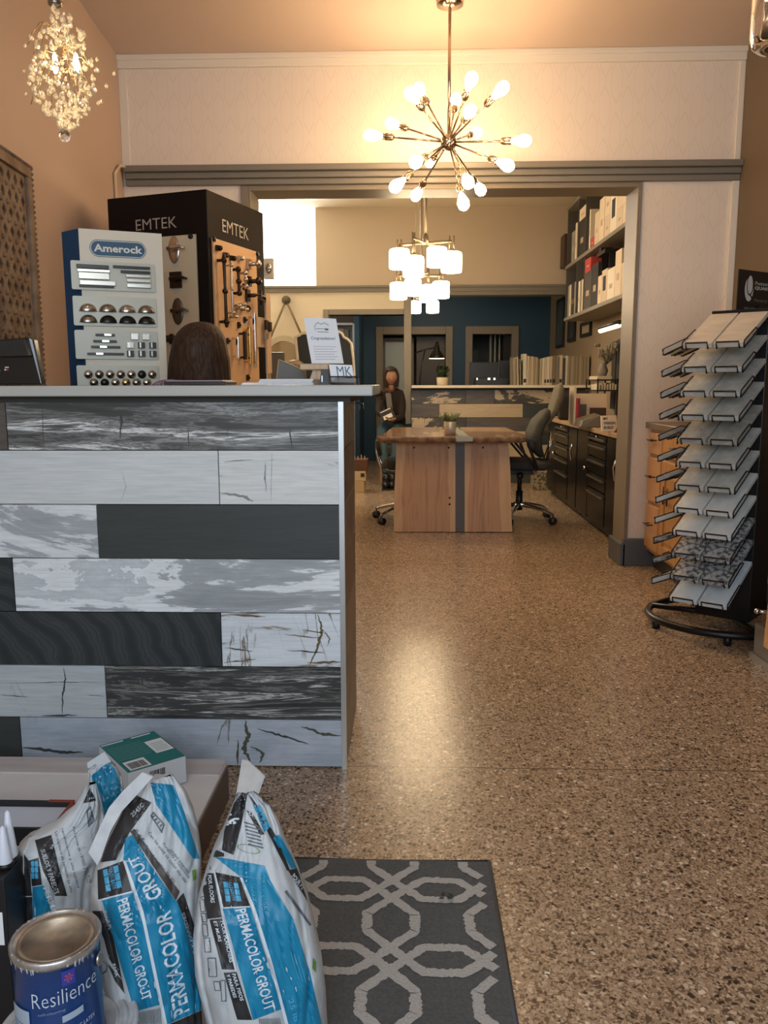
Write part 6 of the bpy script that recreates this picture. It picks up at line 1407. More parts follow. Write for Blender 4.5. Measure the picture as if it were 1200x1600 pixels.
m = MB(); fl_ = [at(378, 1187, 1.275), at(388, 1189, 1.28), at(414, 1213, 1.285), at(401, 1250, 1.27), at(384, 1243, 1.262), at(368, 1247, 1.265)]; m.slab(fl_, (0, .003, 0)); part('torn_top_flap', m, noisy('kraft_grey_flap', (.42, .40, .38), (.56, .54, .52), 30, .7), rb.root, True)
# middle bag
mb_ = Bag([(None, 222, 322, 1.30, .055), (1640, 210, 326, 1.30, .065), (1600, 192, 323, 1.30, .075), (1550, 170, 320, 1.29, .082), (1500, 160, 316, 1.29, .082), (1450, 151, 312, 1.295, .08), (1400, 146, 312, 1.30, .075), (1370, 148, 312, 1.305, .068), (1340, 156, 312, 1.315, .058), (1300, 172, 307, 1.325, .045), (1270, 188, 300, 1.33, .035), (1240, 203, 288, 1.335, .022), (1214, 220, 268, 1.34, .008)], 5.1, 'grout_bag', 'middle bag of grout with its large lettering running up the front')
bo = mb_.body(); m = MB(); BQ = mb_.quad
for q, mi in [(qz4((345, 188), (455, 200), (505, 330), (372, 290)), 1), (qz4((372, 290), (505, 330), (575, 545), (545, 545)), 1),
              (qz4((268, 243), (350, 282), (245, 425), (185, 345)), 2), (qz4((185, 345), (245, 425), (185, 552), (112, 562)), 2),
              (qz4((225, 450), (262, 432), (335, 560), (218, 552)), 1), (qz4((222, 560), (335, 560), (465, 745), (300, 782)), 1), (qz4((300, 782), (468, 745), (548, 930), (345, 958)), 1), (qz4((345, 958), (548, 930), (588, 1170), (395, 1230)), 1), (qz4((395, 1230), (588, 1170), (582, 1255), (415, 1325)), 1),
              (qz4((250, 418), (270, 405), (482, 700), (465, 742)), 7), (qz4((468, 742), (500, 705), (575, 930), (548, 930)), 2), (qz4((548, 930), (575, 930), (602, 1170), (588, 1170)), 2),
              (qz4((96, 600), (216, 556), (258, 696), (100, 738)), 2), (qz4((118, 742), (262, 700), (312, 860), (160, 885)), 1), (qz4((160, 885), (312, 860), (398, 1228), (270, 1262)), 1),
              (qz4((72, 790), (120, 790), (168, 905), (128, 925)), 2), (qz4((128, 925), (168, 900), (212, 1112), (150, 1012)), 2), (qz4((140, 1030), (212, 1115), (225, 1180), (180, 1120)), 2), (qz4((418, 1328), (585, 1256), (590, 1330), (420, 1360)), 2)]: BQ(m, q, mi, k1)
for q in [qz4((216, 556), (230, 556), (312, 790), (298, 794)), qz4((298, 794), (312, 790), (405, 1230), (390, 1234)), qz4((98, 738), (260, 696), (262, 703), (100, 745)), qz4((390, 1234), (405, 1230), (425, 1325), (412, 1328))]: BQ(m, q, 3, k2, 3, 8)
for i in range(3):
    for j in range(3):
        a, b = .06+.31*i, .06+.31*j; c2 = [Vector((*p, 0)) for p in qz4((116, 594), (194, 566), (216, 682), (134, 706))]
        p_ = lambda u_, v_: tuple((c2[0].lerp(c2[1], u_).lerp(c2[3].lerp(c2[2], u_), v_))[:2])
        BQ(m, [p_(a, b), p_(a+.28, b), p_(a+.28, b+.28), p_(a, b+.28)], 4, k2, 2)
BQ(m, qz4((142, 592), (168, 584), (186, 692), (160, 698)), 2, .0030, 2); mb_.text(m, 'LATICRETE', Z4(150, 596), Z4(170, 690), Z4(166, 590), Z4(186, 684), 4, .0040)
mb_.text(m, 'PERMACOLOR GROUT', Z4(186, 744), Z4(306, 1216), Z4(238, 724), Z4(352, 1196))
mb_.text(m, 'PERMACOLOR', Z4(530, 1255), Z4(440, 782), Z4(456, 1298), Z4(368, 808)); mb_.text(m, 'GROUT', Z4(408, 712), Z4(282, 522), Z4(335, 752), Z4(238, 545))
mb_.text(m, 'POUR PL', Z4(122, 795), Z4(150, 880), Z4(138, 790), Z4(166, 874)); mb_.text(m, 'PARA', Z4(165, 1040), Z4(180, 1100), Z4(180, 1036), Z4(196, 1096))
mb_.text(m, '2545C', Z4(262, 352), Z4(318, 296), Z4(250, 336), Z4(304, 280), 0)
mb_.text(m, 'SUELOS Y PAREDES', Z4(590, 1090), Z4(505, 795), Z4(575, 1095), Z4(490, 800), 0)
c2 = [(345, 345), (358, 325), (412, 385), (398, 425)]
for a, b in zip(c2, c2[1:]+c2[:1]):
    d = Vector((b[0]-a[0], b[1]-a[1])).normalized(); n_ = Vector((-d.y, d.x))*5; BQ(m, [Z4(a[0], a[1]), Z4(b[0], b[1]), Z4(b[0]+n_.x, b[1]+n_.y), Z4(a[0]+n_.x, a[1]+n_.y)], 5, k2, 3, 1)
for i in range(4): BQ(m, qz4((352+12*i, 348+14*i), (362+12*i, 340+14*i), (366+12*i, 346+14*i), (354+12*i, 356+14*i)), 5, k2, 1)
for i in range(7):
    x0_, y0_ = 322-8*i+rnd.uniform(-4, 4), 422+24*i
    if i < 2: mb_.text(m, 'Can be used to color the tile', Z4(x0_-40*i+10, y0_+4), Z4(x0_+185-40*i, y0_+238-24*i), Z4(x0_-40*i+20, y0_-6), Z4(x0_+195-40*i, y0_+228-24*i), 5, .0024, .0)
mb_.text(m, 'Fungicida y resistente', Z4(400, 480), Z4(520, 640), Z4(411, 470), Z4(531, 630), 5, .0024, 0)
mb_.text(m, 'sanded unsanded', Z4(436, 505), Z4(520, 615), Z4(446, 496), Z4(530, 606), 5, .0024, 0)
for i in range(18): x = 272+rnd.uniform(0, 60); y = 400+(x-272)*1.5+rnd.uniform(-8, 30); BQ(m, qz4((x, y), (x+10, y+8), (x+8, y+12), (x-2, y+5)), 5, k2, 1)
BQ(m, qz4((540, 600), (558, 595), (560, 640), (545, 650)), 6, k2, 3)
for i in range(16): BQ(m, qz4((282+7*i, 1268-i*1.5), (285+7*i, 1268-i*1.5), (292+7*i, 1320), (289+7*i, 1320)), 5, k2, 1, 2)
sub('printing', m, BM, bo, mb_.root)
m = MB(); fp_ = [(222, 1207), (239, 1214), (214, 1242), (190, 1268), (172, 1300), (158, 1340), (152, 1352), (138, 1332), (156, 1292), (170, 1262), (192, 1236)]
m.slab([at(x, y, 1.262+.0002*(1352-y)) for x, y in fp_], (0, .003, 0)); part('folded_seam_flap', m, noisy('white_flap', (.50, .52, .54), (.66, .68, .70), 24, .6), mb_.root, True)
# left bag
lb2 = Bag([(None, 60, 175, 1.40, .055), (1600, 40, 178, 1.40, .06), (1500, 30, 168, 1.40, .065), (1430, 28, 166, 1.40, .065), (1380, 30, 164, 1.395, .06), (1340, 33, 162, 1.38, .055), (1310, 36, 162, 1.385, .045), (1298, 50, 163, 1.388, .038), (1280, 90, 161, 1.395, .026), (1255, 118, 157, 1.40, .015), (1224, 136, 150, 1.405, .006)], 9.3, 'grout_bag', 'left bag of grout showing mostly fine print, behind the paint can')
bo = lb2.body(); m = MB(); BQ = lb2.quad
for q, mi in [(qz2((218, 772), (320, 738), (365, 930), (268, 960)), 2), (qz2((268, 960), (365, 930), (420, 1120), (345, 1120)), 2), (qz2((150, 860), (180, 900), (200, 1120), (150, 1120)), 2), (qz2((180, 900), (240, 880), (262, 1050), (200, 1060)), 2), (qz2((202, 1066), (270, 1055), (330, 1250), (205, 1260)), 1), (qz2((138, 1130), (200, 1125), (205, 1300), (140, 1290)), 2),
              (qz2((520, 540), (560, 440), (600, 520), (590, 530)), 2)]: BQ(m, q, mi, k1)
for i in range(3):
    for j in range(2): BQ(m, qz2((192+24*j, 905+38*i), (212+24*j, 900+38*i), (216+24*j, 934+38*i), (196+24*j, 938+38*i)), 4, k2, 2)
lb2.text(m, 'SUELOS Y PAREDES', Z2(252, 832), Z2(340, 1110), Z2(280, 826), Z2(372, 1100), 0)
lb2.text(m, 'PERMA', Z2(268, 1070), Z2(330, 1240), Z2(305, 1060), Z2(362, 1225), 3)
for a, b, s_ in (((340, 720), (440, 1100), 'Un mortero de cemento de alto'), ((378, 700), (480, 1070), 'rendimiento y alta calidad'), ((448, 690), (540, 1040), 'Para juntas de 1.5 mm a 12 mm'), ((505, 870), (560, 1040), 'hasta 1/2 pulg')):
    lb2.text(m, s_, Z2(a[0], a[1]), Z2(b[0], b[1]), Z2(a[0]+17, a[1]-4), Z2(b[0]+17, b[1]-4), 5, .0024, .0)
c2 = [(540, 590), (565, 560), (592, 650), (552, 688)]
for a, b in zip(c2, c2[1:]+c2[:1]):
    d = Vector((b[0]-a[0], b[1]-a[1])).normalized(); n_ = Vector((-d.y, d.x))*7; BQ(m, [Z2(a[0], a[1]), Z2(b[0], b[1]), Z2(b[0]+n_.x, b[1]+n_.y), Z2(a[0]+n_.x, a[1]+n_.y)], 5, k2, 3, 1)
for i in range(8): BQ(m, qz2((556, 600+10*i), (580, 592+10*i), (581, 597+10*i), (557, 605+10*i)), 5, k2, 2, 1)
sub('printing', m, BM, bo, lb2.root)
# back bag, only its blue tip shows
bb2 = Bag([(None, 150, 260, 1.56, .06), (1500, 150, 250, 1.56, .07), (1400, 145, 240, 1.56, .065), (1320, 146, 218, 1.56, .05), (1280, 146, 200, 1.565, .035), (1250, 143, 194, 1.57, .025), (1220, 140, 190, 1.575, .018), (1200, 138, 180, 1.58, .01), (1192, 150, 172, 1.58, .004)], 12.7, 'grout_bag', 'rearmost bag of grout, only its folded blue top showing before the teal box')
bo = bb2.body(); m = MB()
for q, mi in [([(143, 1212), (169, 1190), (179, 1200), (146, 1232)], 1), ([(146, 1232), (179, 1200), (192, 1235), (152, 1258)], 1), ([(152, 1258), (192, 1235), (186, 1268), (160, 1290)], 1), ([(160, 1290), (188, 1268), (188, 1340), (166, 1340)], 1)]: bb2.quad(m, q, mi, k1)
sub('printing', m, BM, bo, bb2.root)
m = MB(); m.slab([at(x, y, 1.575) for x, y in ((136, 1192), (163, 1175), (173, 1190), (150, 1203), (140, 1222))], (0, .004, 0)); part('top_flap', m, mat('white_bag_flap', (.62, .66, .70), .6), bb2.root, True)
# ---------------------------------------------------------------- cartons behind the bags
wc = thing('flat_carton', 'large flat white cardboard carton on the floor against the counter', 'box', (-.8, 1.85, 0))
TZ = .105; ec = atz(355, 1188, TZ); fe = atz(302, 1300, TZ); cx1 = ec.x; cyb = min(ec.y, CY-.01); cyf = 1.645
cw_ = noisy('white_carton', (.70, .68, .67), (.78, .76, .75), 5, .6); m = MB(); m.bx(-1.30, cx1, cyf, cyb, 0, TZ); part('carton_body', m, [cw_], wc, True, bevel=.003)
m = MB(); m.bx(-1.30, cx1-.002, cyb-.09, cyb-.002, TZ, TZ+.004); part('lid_flap', m, noisy('pinkish_carton', (.50, .44, .43), (.60, .57, .56), 3, .6, (1, 8, 1)), wc, True)
part('side_board', MB().bx(cx1, cx1+.004, cyf, cyb-.01, 0, TZ-.01), mat('kraft_side', (.17, .12, .09), .7), wc, True)
gz = TZ+.075; g = [atz(x, y, gz) for x, y in ((133, 1171), (220, 1142), (290, 1181), (200, 1208))]
gz0 = TZ+.005; gb_ = [Vector((p.x, p.y, gz0)) for p in g]
# square the box up from its measured corners
o_ = g[3]; e_a = (g[2]-g[3]); e_b = (g[0]-g[3]); e_b = e_b-e_a*(e_b.dot(e_a)/e_a.length_squared)
lenb = e_b.length; g = [o_+e_b, o_+e_b+e_a, o_+e_a, o_]
tb_ = thing('teal_box', 'teal topped white box with barcode labels on the flat carton', 'box', ((g[0]+g[2])/2).to_tuple()[:2]+(gz0,))
m = MB(); m.hexa([Vector((p.x, p.y, gz0)) for p in (g[3], g[2], g[1], g[0])], [g[3], g[2], g[1], g[0]]); m.m[-6:] = [0, 1, 0, 0, 0, 0]
part('box_body', m, [mat('box_white', (.62, .66, .70), .5), mat('box_teal', (.025, .20, .19), .4)], tb_, True, bevel=.001)
def TT(u_, v_, k=.0008): return g[3]+e_a*u_+e_b*v_+Vector((0, 0, k))
m = MB()
def tq(u0, u1, v0, v1, mi, k=.0008): m.add([TT(u0, v0, k), TT(u1, v0, k), TT(u1, v1, k), TT(u0, v1, k)], [(0, 1, 2, 3)], mi)
tq(.06, .42, .03, .30, 0); tq(.66, .97, .30, .72, 0)
r9 = random.Random(1); u_ = .09
while u_ < .38: w_ = r9.uniform(.006, .02); tq(u_, u_+w_, .06, .24, 1, .0014); u_ += w_+r9.uniform(.006, .014)
for i in range(5): tq(.70, .93, .36+.06*i, .375+.06*i, 2, .0014)
for i in range(7): tq(.04, .62+.03*(i % 3), .38+.065*i, .39+.065*i, 2)
tq(.02, .40, .93, .96, 0); tq(.55, .9, .93, .96, 0)
nf = e_a.cross(Vector((0, 0, 1))).normalized()
if nf.y > 0: nf = -nf
def TF(u_, z, k=.0008): p = g[3]+e_a*u_+nf*k; return Vector((p.x, p.y, gz0+(gz-gz0)*z))
u_ = .36
while u_ < .62: w_ = r9.uniform(.006, .02); m.add([TF(u_, .18), TF(u_+w_, .18), TF(u_+w_, .82), TF(u_, .82)], [(0, 1, 2, 3)], 1); u_ += w_+r9.uniform(.006, .014)
part('labels', m, [paper, black, mat('label_pale_teal', (.25, .45, .43), .5)], tb_, True)
# open carton with white tubes at the left edge
ob = thing('open_carton', 'shallow open black carton with an orange red side resting on the flat white carton', 'box', (-1.0, 1.5, 0))
oz = TZ+.052; o1 = atz(117, 1251, oz)
ox1 = o1.x; oyb = o1.y; oyf = 1.665; ob.location = ((ox1-1.2)/2, (oyb+oyf)/2, TZ)
m = MB(); th = .007; zb0 = TZ+.001
m.bx(-1.20, ox1-th, oyb-th, oyb, zb0, oz, 0); m.bx(-1.20, ox1-th, oyf, oyf+th, zb0, oz-.01, 0); m.bx(-1.20, -1.192, oyf, oyb, zb0, oz, 0); m.bx(-1.20, ox1-th, oyf, oyb, zb0, zb0+.004, 0)
part('carton_walls', m, mat('black_carton', (.02, .02, .022), .5), ob, True)
m = MB(); m.bx(ox1-th, ox1, oyf, oyb, zb0, oz, 0); m.bx(ox1-.06, ox1, oyb-th-.001, oyb+.001, oz, oz+.0015, 0); part('orange_side', m, mat('orange_carton', (.30, .06, .03), .6), ob, True)
m = MB(); m.bx(-1.19, ox1-th-.002, oyf+th+.001, oyb-th-.002, zb0+.005, oz-.012); single('white_liner', m, mat('liner_white', (.62, .68, .80), .6), 'folded white liner sheets filling the shallow open black carton', 'liner')
# tall black display box at the left edge
bxm = thing('black_display_box', 'tall black printed box with a white label at the lower left, holding white nozzles', 'box', (-.78, 1.25, 0))
p0 = at(27, 1400, 1.30); bt = at(10, 1352, 1.3).z; m = MB(); m.bx(-1.05, p0.x, 1.26, 1.33, 0, bt); part('box_body', m, mat('black_box_print', (.016, .016, .018), .4), bxm, True, bevel=.002)
for i, (x, yt, Yt, lab) in enumerate(((37, 1266, 1.315, 'tallest white conical sealant nozzle, rising from the black box beside the left bag'), (8, 1290, 1.295, 'white sealant nozzle nearest the left edge of the view'), (22, 1318, 1.31, 'short white sealant nozzle between the two taller ones'))):
    tp_ = at(x, yt, Yt); tp_.x = min(tp_.x, p0.x-.014); hh_ = tp_.z-bt-.001
    t = thing('sealant_nozzle', lab, 'nozzle', (tp_.x, tp_.y, bt+.001), 0, 'sealant nozzles')
    part('nozzle_cone', MB().lathe([(.013, 0), (.012, hh_*.15), (.0045, hh_*.96), (.0001, hh_)], None, 16, 0, (tp_.x, tp_.y, bt+.001)), mat('nozzle_white', (.68, .72, .80), .35), t, True)
    part('collar', MB().lathe([(.0145, 0), (.0145, .008), (.0125, .009)], None, 16, 0, (tp_.x, tp_.y, bt+.001)), black, t, True)
a, b = at(-10, 1425, 1.26), at(8, 1476, 1.26); m = MB(); m.bx(a.x, b.x, 1.2585, 1.2595, b.z, a.z); part('label', m, paper, bxm, True)
# paint can
cz_ = .288; pcn = atz(87, 1463, cz_+.001); pcn.z = 0; can = thing('paint_can', 'navy blue paint can with a scuffed metal lid in front of the bags', 'can', (pcn.x, pcn.y, 0))
CR = .0735; M_t = Matrix.Rotation(R(-3), 3, 'Y')
def CP(a, z, r_=CR): return Vector((pcn.x, pcn.y, 0))+Vector((r_*math.sin(a), -r_*math.cos(a), z))
navy = mat('navy_label', (.010, .045, .17), .28, coat=.3)
part('can_body', MB().lathe([(CR-.003, 0), (CR, .003), (CR, .008), (CR-.002, .010), (CR-.002, .178), (CR, .181), (CR, .183)], None, 48, 0, pcn*1), navy, can, True)
lidm = noisy('scuffed_lid', (.56, .44, .31), (.26, .20, .15), 16, .42, metal=.45, b=.3)
part('rim', MB().lathe([(CR-.0005, .176), (CR+.002, .182), (CR+.002, .190), (CR-.001, .193), (CR-.004, .191), (CR-.006, .186), (CR-.010, .187), (CR-.011, .185)], None, 56, 0, (pcn.x, pcn.y, 0)), noisy('can_rim_metal', (.45, .44, .42), (.62, .60, .57), 60, .3, metal=.8), can, True)
part('lid', MB().lathe([(CR-.010, .1865), (CR-.012, .1895), (CR-.016, .187), (CR-.022, .184), (.03, .1855), (.0001, .1845)], None, 56, 0, (pcn.x, pcn.y, 0)), lidm, can, True)
m = MB(); rnd = random.Random(3)   # dried paint on the rim
for i in range(40):
    a = rnd.uniform(-1.6, 1.6); l_ = rnd.choice([.003, .004, .006, .012]); w_ = rnd.uniform(.01, .05)
    for j in range(4): m.add([CP(a+w_*j/4, .183, CR+.0022), CP(a+w_*(j+1)/4, .183, CR+.0022), CP(a+w_*(j+1)/4, .183-l_*rnd.uniform(.5, 1), CR+.001), CP(a+w_*j/4, .183-l_*rnd.uniform(.5, 1), CR+.001)], [(0, 1, 2, 3)])
for i in range(30):
    a = rnd.uniform(0, 6.28); m.ball(CP(a, .192, CR-.001), rnd.uniform(.0006, .0012), 6, 0, (2.5, 2.5, .6))
part('dried_paint', m, mat('dried_white_paint', (.55, .58, .58), .5), can, True)
m = MB(); view = math.atan2(-pcn.x*1., -pcn.y*-1.) # angle facing the camera
va = math.atan2(0-pcn.x, pcn.y)
def ctext(t, a0, a1, z, h, mi, bold=0., slope=0.):
    m.text(t, lambda x, y: CP(va+a0+(a1-a0)*x, z+h*y+slope*x, CR+.0006), mi, bold)
ctext('Resilience', -.62, .92, .112, .026, 0, -.01, .010); ctext('EXTERIOR ACRYLIC LATEX', -.50, .80, .058, .007, 0, .0, .006); ctext('house paint', -.2, .7, .046, .006, 1, .0, .006); ctext('self-cleaning', -.5, .1, .098, .006, 1, 0, .004)
def cq(a0, a1, z0, z1, mi, k=.0005, sl=0.):
    for j in range(8): u0, u1 = a0+(a1-a0)*j/8, a0+(a1-a0)*(j+1)/8; m.add([CP(va+u0, z0+sl*j/8, CR+k), CP(va+u1, z0+sl*(j+1)/8, CR+k), CP(va+u1, z1+sl*(j+1)/8, CR+k), CP(va+u0, z1+sl*j/8, CR+k)], [(0, 1, 2, 3)], mi)
cq(.06, .36, .146, .172, 2); cq(.02, .50, .082, .094, 3, .0005, .005); cq(-1.35, -.72, .03, .105, 3)
for i in range(9): cq(-1.32, -.78-.05*(i % 3), .026+.0065*i, .0275+.0065*i, 4, .0009)
for i in range(6): a_ = i*math.pi/3; m.add([CP(va+.21+.004/CR*0, .159, CR+.001), CP(va+.21+.10*math.cos(a_), .159+.008*math.sin(a_), CR+.001), CP(va+.21+.10*math.cos(a_+.6), .159+.008*math.sin(a_+.6), CR+.001)], [(0, 1, 2)], 5)
part('printing', m, [mat('can_text', (.55, .62, .70), .4), mat('can_text_dim', (.22, .30, .42), .4), mat('crest_violet', (.04, .05, .32), .35), mat('can_label_grey', (.36, .44, .54), .45), mat('can_fine_print', (.12, .17, .25), .5), mat('crest_red', (.35, .08, .12), .4)], can, True)
m = MB()
for s_ in (-1, 1): m.lathe([(.012, 0), (.012, .004), (.006, .008), (.0001, .009)], rot(Vector((s_, 0, 0))), 12, 0, (pcn.x+s_*(CR-.002), pcn.y, .15))
m.tube([CP(math.pi/2, .15, CR+.006)]+[CP(math.pi/2+a_*math.pi/10, .15-.10*math.sin(a_*math.pi/10), CR+.008) for a_ in range(1, 10)]+[CP(math.pi*1.5, .15, CR+.006)], .0018, 6); part('bail_handle', m, steel, can, True)
can.scale = (.87, .87, .90); can.location.z = .1185
# ringed lid lying behind the can
tz_ = .1135; rp_ = atz(106, 1606, tz_)
pl2 = thing('plastic_pail', 'low off white pail with a grooved round lid carrying the navy paint can', 'pail', (rp_.x, rp_.y, 0)); q_ = (rp_.x, rp_.y, 0)
part('pail_body', MB().lathe([(.085, 0), (.094, .008), (.099, tz_-.02)], None, 48, 0, q_), noisy('off_white_roll', (.42, .42, .42), (.55, .56, .57), 40, .5), pl2, True)
part('lid', MB().lathe([(.099, tz_-.022), (.105, tz_-.020), (.107, tz_), (.104, tz_+.004), (.099, tz_+.003), (.097, tz_-.001), (.091, tz_), (.090, tz_+.004), (.084, tz_+.004), (.082, tz_), (.077, tz_), (.076, tz_+.003), (.072, tz_+.003), (.070, tz_), (.0001, tz_)], None, 60, 0, q_), noisy('off_white_roll', (.42, .42, .42), (.55, .56, .57), 40, .5), pl2, True)
# ---------------------------------------------------------------- people
def skinned(name, joints, edges, m_, parent, sub_=2, root=0, world=True):
    me = bpy.data.meshes.new(name); me.from_pydata([tuple(j[0]) for j in joints], edges, []); o = bpy.data.objects.new(name, me); COL.objects.link(o)
    md = o.modifiers.new('skin', 'SKIN'); md.branch_smoothing = .6
    for i, j in enumerate(joints):
        r_ = j[1] if isinstance(j[1], tuple) else (j[1], j[1]); me.skin_vertices[0].data[i].radius = r_; me.skin_vertices[0].data[i].use_root = (i == root)
    sb = o.modifiers.new('sub', 'SUBSURF'); sb.levels = sub_; sb.render_levels = sub_
    dg = bpy.context.evaluated_depsgraph_get(); dg.update(); e = o.evaluated_get(dg); nm_ = bpy.data.meshes.new_from_object(e)
    bpy.data.objects.remove(o); b = MB(); b.v = [v.co.copy() for v in nm_.vertices]; b.f = [list(p.vertices) for p in nm_.polygons]; b.m = [0]*len(b.f); b.sm = [True]*len(b.f)
    bpy.data.meshes.remove(nm_); return part(name, b, m_, parent, world)
skin = mat('skin', (.34, .175, .11), .5)
def face(m, c, f, up_, r_, mi=0):
    """head: skull, jaw, nose, ears on one surface; eyes, brows and lips separate shapes in the same mesh"""
    s_ = f.cross(up_).normalized(); Q = Matrix((s_, f, up_)).transposed()
    def hd(u_, v_):
        a = 2*math.pi*u_; b = math.pi*v_-math.pi/2; x = math.cos(b)*math.sin(a); y = math.cos(b)*math.cos(a); z = math.sin(b)
        X = x*.76; Y_ = y*.92; Z = z*1.12
        if z < -.1: k_ = 1-.42*min(1, (-z-.1)/.9); X *= k_; Y_ *= (1-.18*min(1, -z-.1)) if y > 0 else (1-.4*min(1, -z-.1))
        if y > .6: nz_ = math.exp(-((x/.14)**2))*math.exp(-(((z+.10)/.20)**2)); Y_ += .20*nz_; Y_ -= .07*math.exp(-(((abs(x)-.34)/.16)**2))*math.exp(-(((z-.10)/.13)**2)); Y_ += .05*math.exp(-((x/.3)**2))*math.exp(-(((z+.5)/.09)**2))
        return c+Q @ Vector((X, Y_, Z))*r_
    m.grid(hd, 32, 24, mi, True, True)
    for q in (-1, 1):
        m.ball(c+Q @ Vector((q*.77, -.05, -.05))*r_, r_*.2, 8, mi, (.4, .7, 1.2), Q); m.ball(c+Q @ Vector((q*.30, .80, .06))*r_, r_*.10, 8, 1); m.ball(c+Q @ Vector((q*.30, .885, .06))*r_, r_*.05, 6, 2)
    m.ball(c+Q @ Vector((0, .88, -.52))*r_, r_*.16, 8, 3, (1.5, .4, .35), Q)
facem = [skin, mat('eye_white', (.30, .25, .22), .6), mat('eye_dark', (.02, .012, .01), .3), mat('lips', (.32, .10, .08), .45)]
def hand(joints, edges, wrist, parent_i, d, palm_n, hold):   # palm and five jointed fingers appended to a skin skeleton
    d = d.normalized(); s_ = d.cross(palm_n).normalized(); k = len(joints)
    joints.append((wrist+d*.04, (.022, .016))); edges.append((parent_i, k)); joints.append((wrist+d*.078, (.026, .014))); edges.append((k, k+1)); base = k+1
    for i, (off, ln) in enumerate(((-.027, .066), (-.009, .078), (.009, .074), (.026, .058))):
        p = wrist+d*.085+s_*off; dd = d; j = len(joints); joints.append((p, .0088)); edges.append((base, j))
        for q in range(3):
            dd = (dd+palm_n*(.35 if not hold else .8)*(q+1)*.5).normalized(); p = p+dd*ln/3; joints.append((p, .0082-.0006*q)); edges.append((j+q, j+q+1))
    p = wrist+d*.03-s_*.03; j = len(joints); joints.append((p, .011)); edges.append((k, j)); td = (d*.6-s_*.7+palm_n*.3).normalized()
    joints.append((p+td*.03, .010)); edges.append((j, j+1)); joints.append((p+td*.055+palm_n*.008, .0085)); edges.append((j+1, j+2))
# seated woman behind the counter, back to the camera
wX, wY = at(308, 560, 2.98).x, 2.98
wo_ = thing('person', 'person with long straight brown hair seated with back turned behind the counter', 'person', (wX, wY+.05, 0))
V_ = lambda x, y, z: Vector((wX+x, wY+y, z))
J = [(V_(0, .02, .56), (.16, .12)), (V_(0, .03, .72), (.135, .105)), (V_(0, .03, .90), (.15, .105)), (V_(0, .03, 1.0), (.13, .085)), (V_(0, .035, 1.055), (.055, .055)), (V_(0, .05, 1.12), (.05, .05))]; E_ = [(0, 1), (1, 2), (2, 3), (3, 4), (4, 5)]
def limb(J, E_, frm, pts):
    k = frm
    for p, r_ in pts: J.append((p, r_)); E_.append((k, len(J)-1)); k = len(J)-1
    return k
for s_ in (-1, 1):
    k = limb(J, E_, 3, [(V_(s_*.17, .03, .985), (.055, .055)), (V_(s_*.22, .06, .85), (.046, .046)), (V_(s_*.22, .12, .76), (.038, .038)), (V_(s_*.18, .26, .79), (.032, .03)), (V_(s_*.14, .35, .80), (.024, .02))])
    hand(J, E_, V_(s_*.14, .35, .80), k, Vector((-s_*.1, 1, 0)), Vector((0, 0, -1)), False)
    limb(J, E_, 0, [(V_(s_*.10, .06, .53), (.085, .08)), (V_(s_*.11, .30, .53), (.07, .07)), (V_(s_*.11, .46, .52), (.058, .06)), (V_(s_*.11, .47, .28), (.05, .05)), (V_(s_*.11, .47, .10), (.036, .036)), (V_(s_*.11, .49, .05), (.04, .035)), (V_(s_*.11, .60, .035), (.035, .022))])
skinned('body', J, E_, noisy('plaid_blouse', (.16, .09, .16), (.34, .26, .32), 50, .8, lo=.45, hi=.55), wo_)
m = MB(); face(m, V_(0, .07, 1.215), Vector((0, 1, -.12)).normalized(), Vector((0, .12, 1)).normalized(), .105); part('head', m, facem, wo_, True)
hl = [(600, 259, 358), (590, 259, 357), (575, 260, 356), (560, 262, 355), (545, 265, 352), (530, 268, 349), (520, 274, 345), (513, 280, 340), (508, 286, 334), (504, 294, 327), (502, 304, 318)]
lv = [(at((a+b)/2, y, wY), (at(b, y, wY)-at(a, y, wY)).length/2) for y, a, b in hl]; lv.insert(0, (lv[0][0]-Vector((0, 0, .12)), lv[0][1]*.95)); lv.insert(0, (lv[0][0]-Vector((0, 0, .06)), lv[0][1]*.8))
m = MB()
def hr(u_, v_):
    n = len(lv)-1; f = v_*n; i = min(int(f), n-1); q = f-i; c = lv[i][0].lerp(lv[i+1][0], q); r_ = lv[i][1]*(1-q)+lv[i+1][1]*q; a = 2*math.pi*u_
    st_ = 1+.006*math.sin(a*23+v_*2)+.004*math.sin(a*41+v_*5); dp_ = .070+.030*min(1, max(0, (v_-.05)/.4))
    return c+Vector((r_*math.sin(a)*st_, .03-min(r_, dp_)*1.05*math.cos(a)*st_, 0))
m.grid(hr, 120, 40, 0, True, True); m.add([hr(i/60, 1) for i in range(60)], [tuple(range(60))], 0, True)
hairm = mat('brown_hair', (.07, .035, .018), .62, spec=.3)
n_ = N(hairm, 'ShaderNodeTexNoise', Scale=4, Detail=5); L(hairm, coords(hairm, (45, 45, 2.5)), n_.inputs['Vector']); L(hairm, ramp(hairm, n_.outputs['Fac'], [(.35, (.028, .014, .008)), (.55, (.055, .028, .015)), (.75, (.10, .055, .03))]), bsdf(hairm).inputs['Base Color']); bump(hairm, n_.outputs['Fac'], .2, .002)
part('hair', m, hairm, wo_, True)
m = MB(); m.lathe([(.22, .40), (.23, .42), (.22, .45), (.0001, .455)], None, 24, 0, (wX, wY+.08, 0)); m.tube([(wX, wY+.08, .1), (wX, wY+.08, .41)], .025, 10)
for i in range(5): a = i*1.2566; m.tube([(wX, wY+.08, .08), (wX+.17*math.cos(a), wY+.08+.17*math.sin(a), .03)], .018, 8); 
single('desk_stool', m, darkf, 'round dark stool under the brown haired person behind the counter', 'stool', origin=(wX, wY+.08, 0))
m = MB(); a = at(240, 598, 2.80); m.ball((a.x+.015, 2.84, CT-.0), .0, 4) if False else None
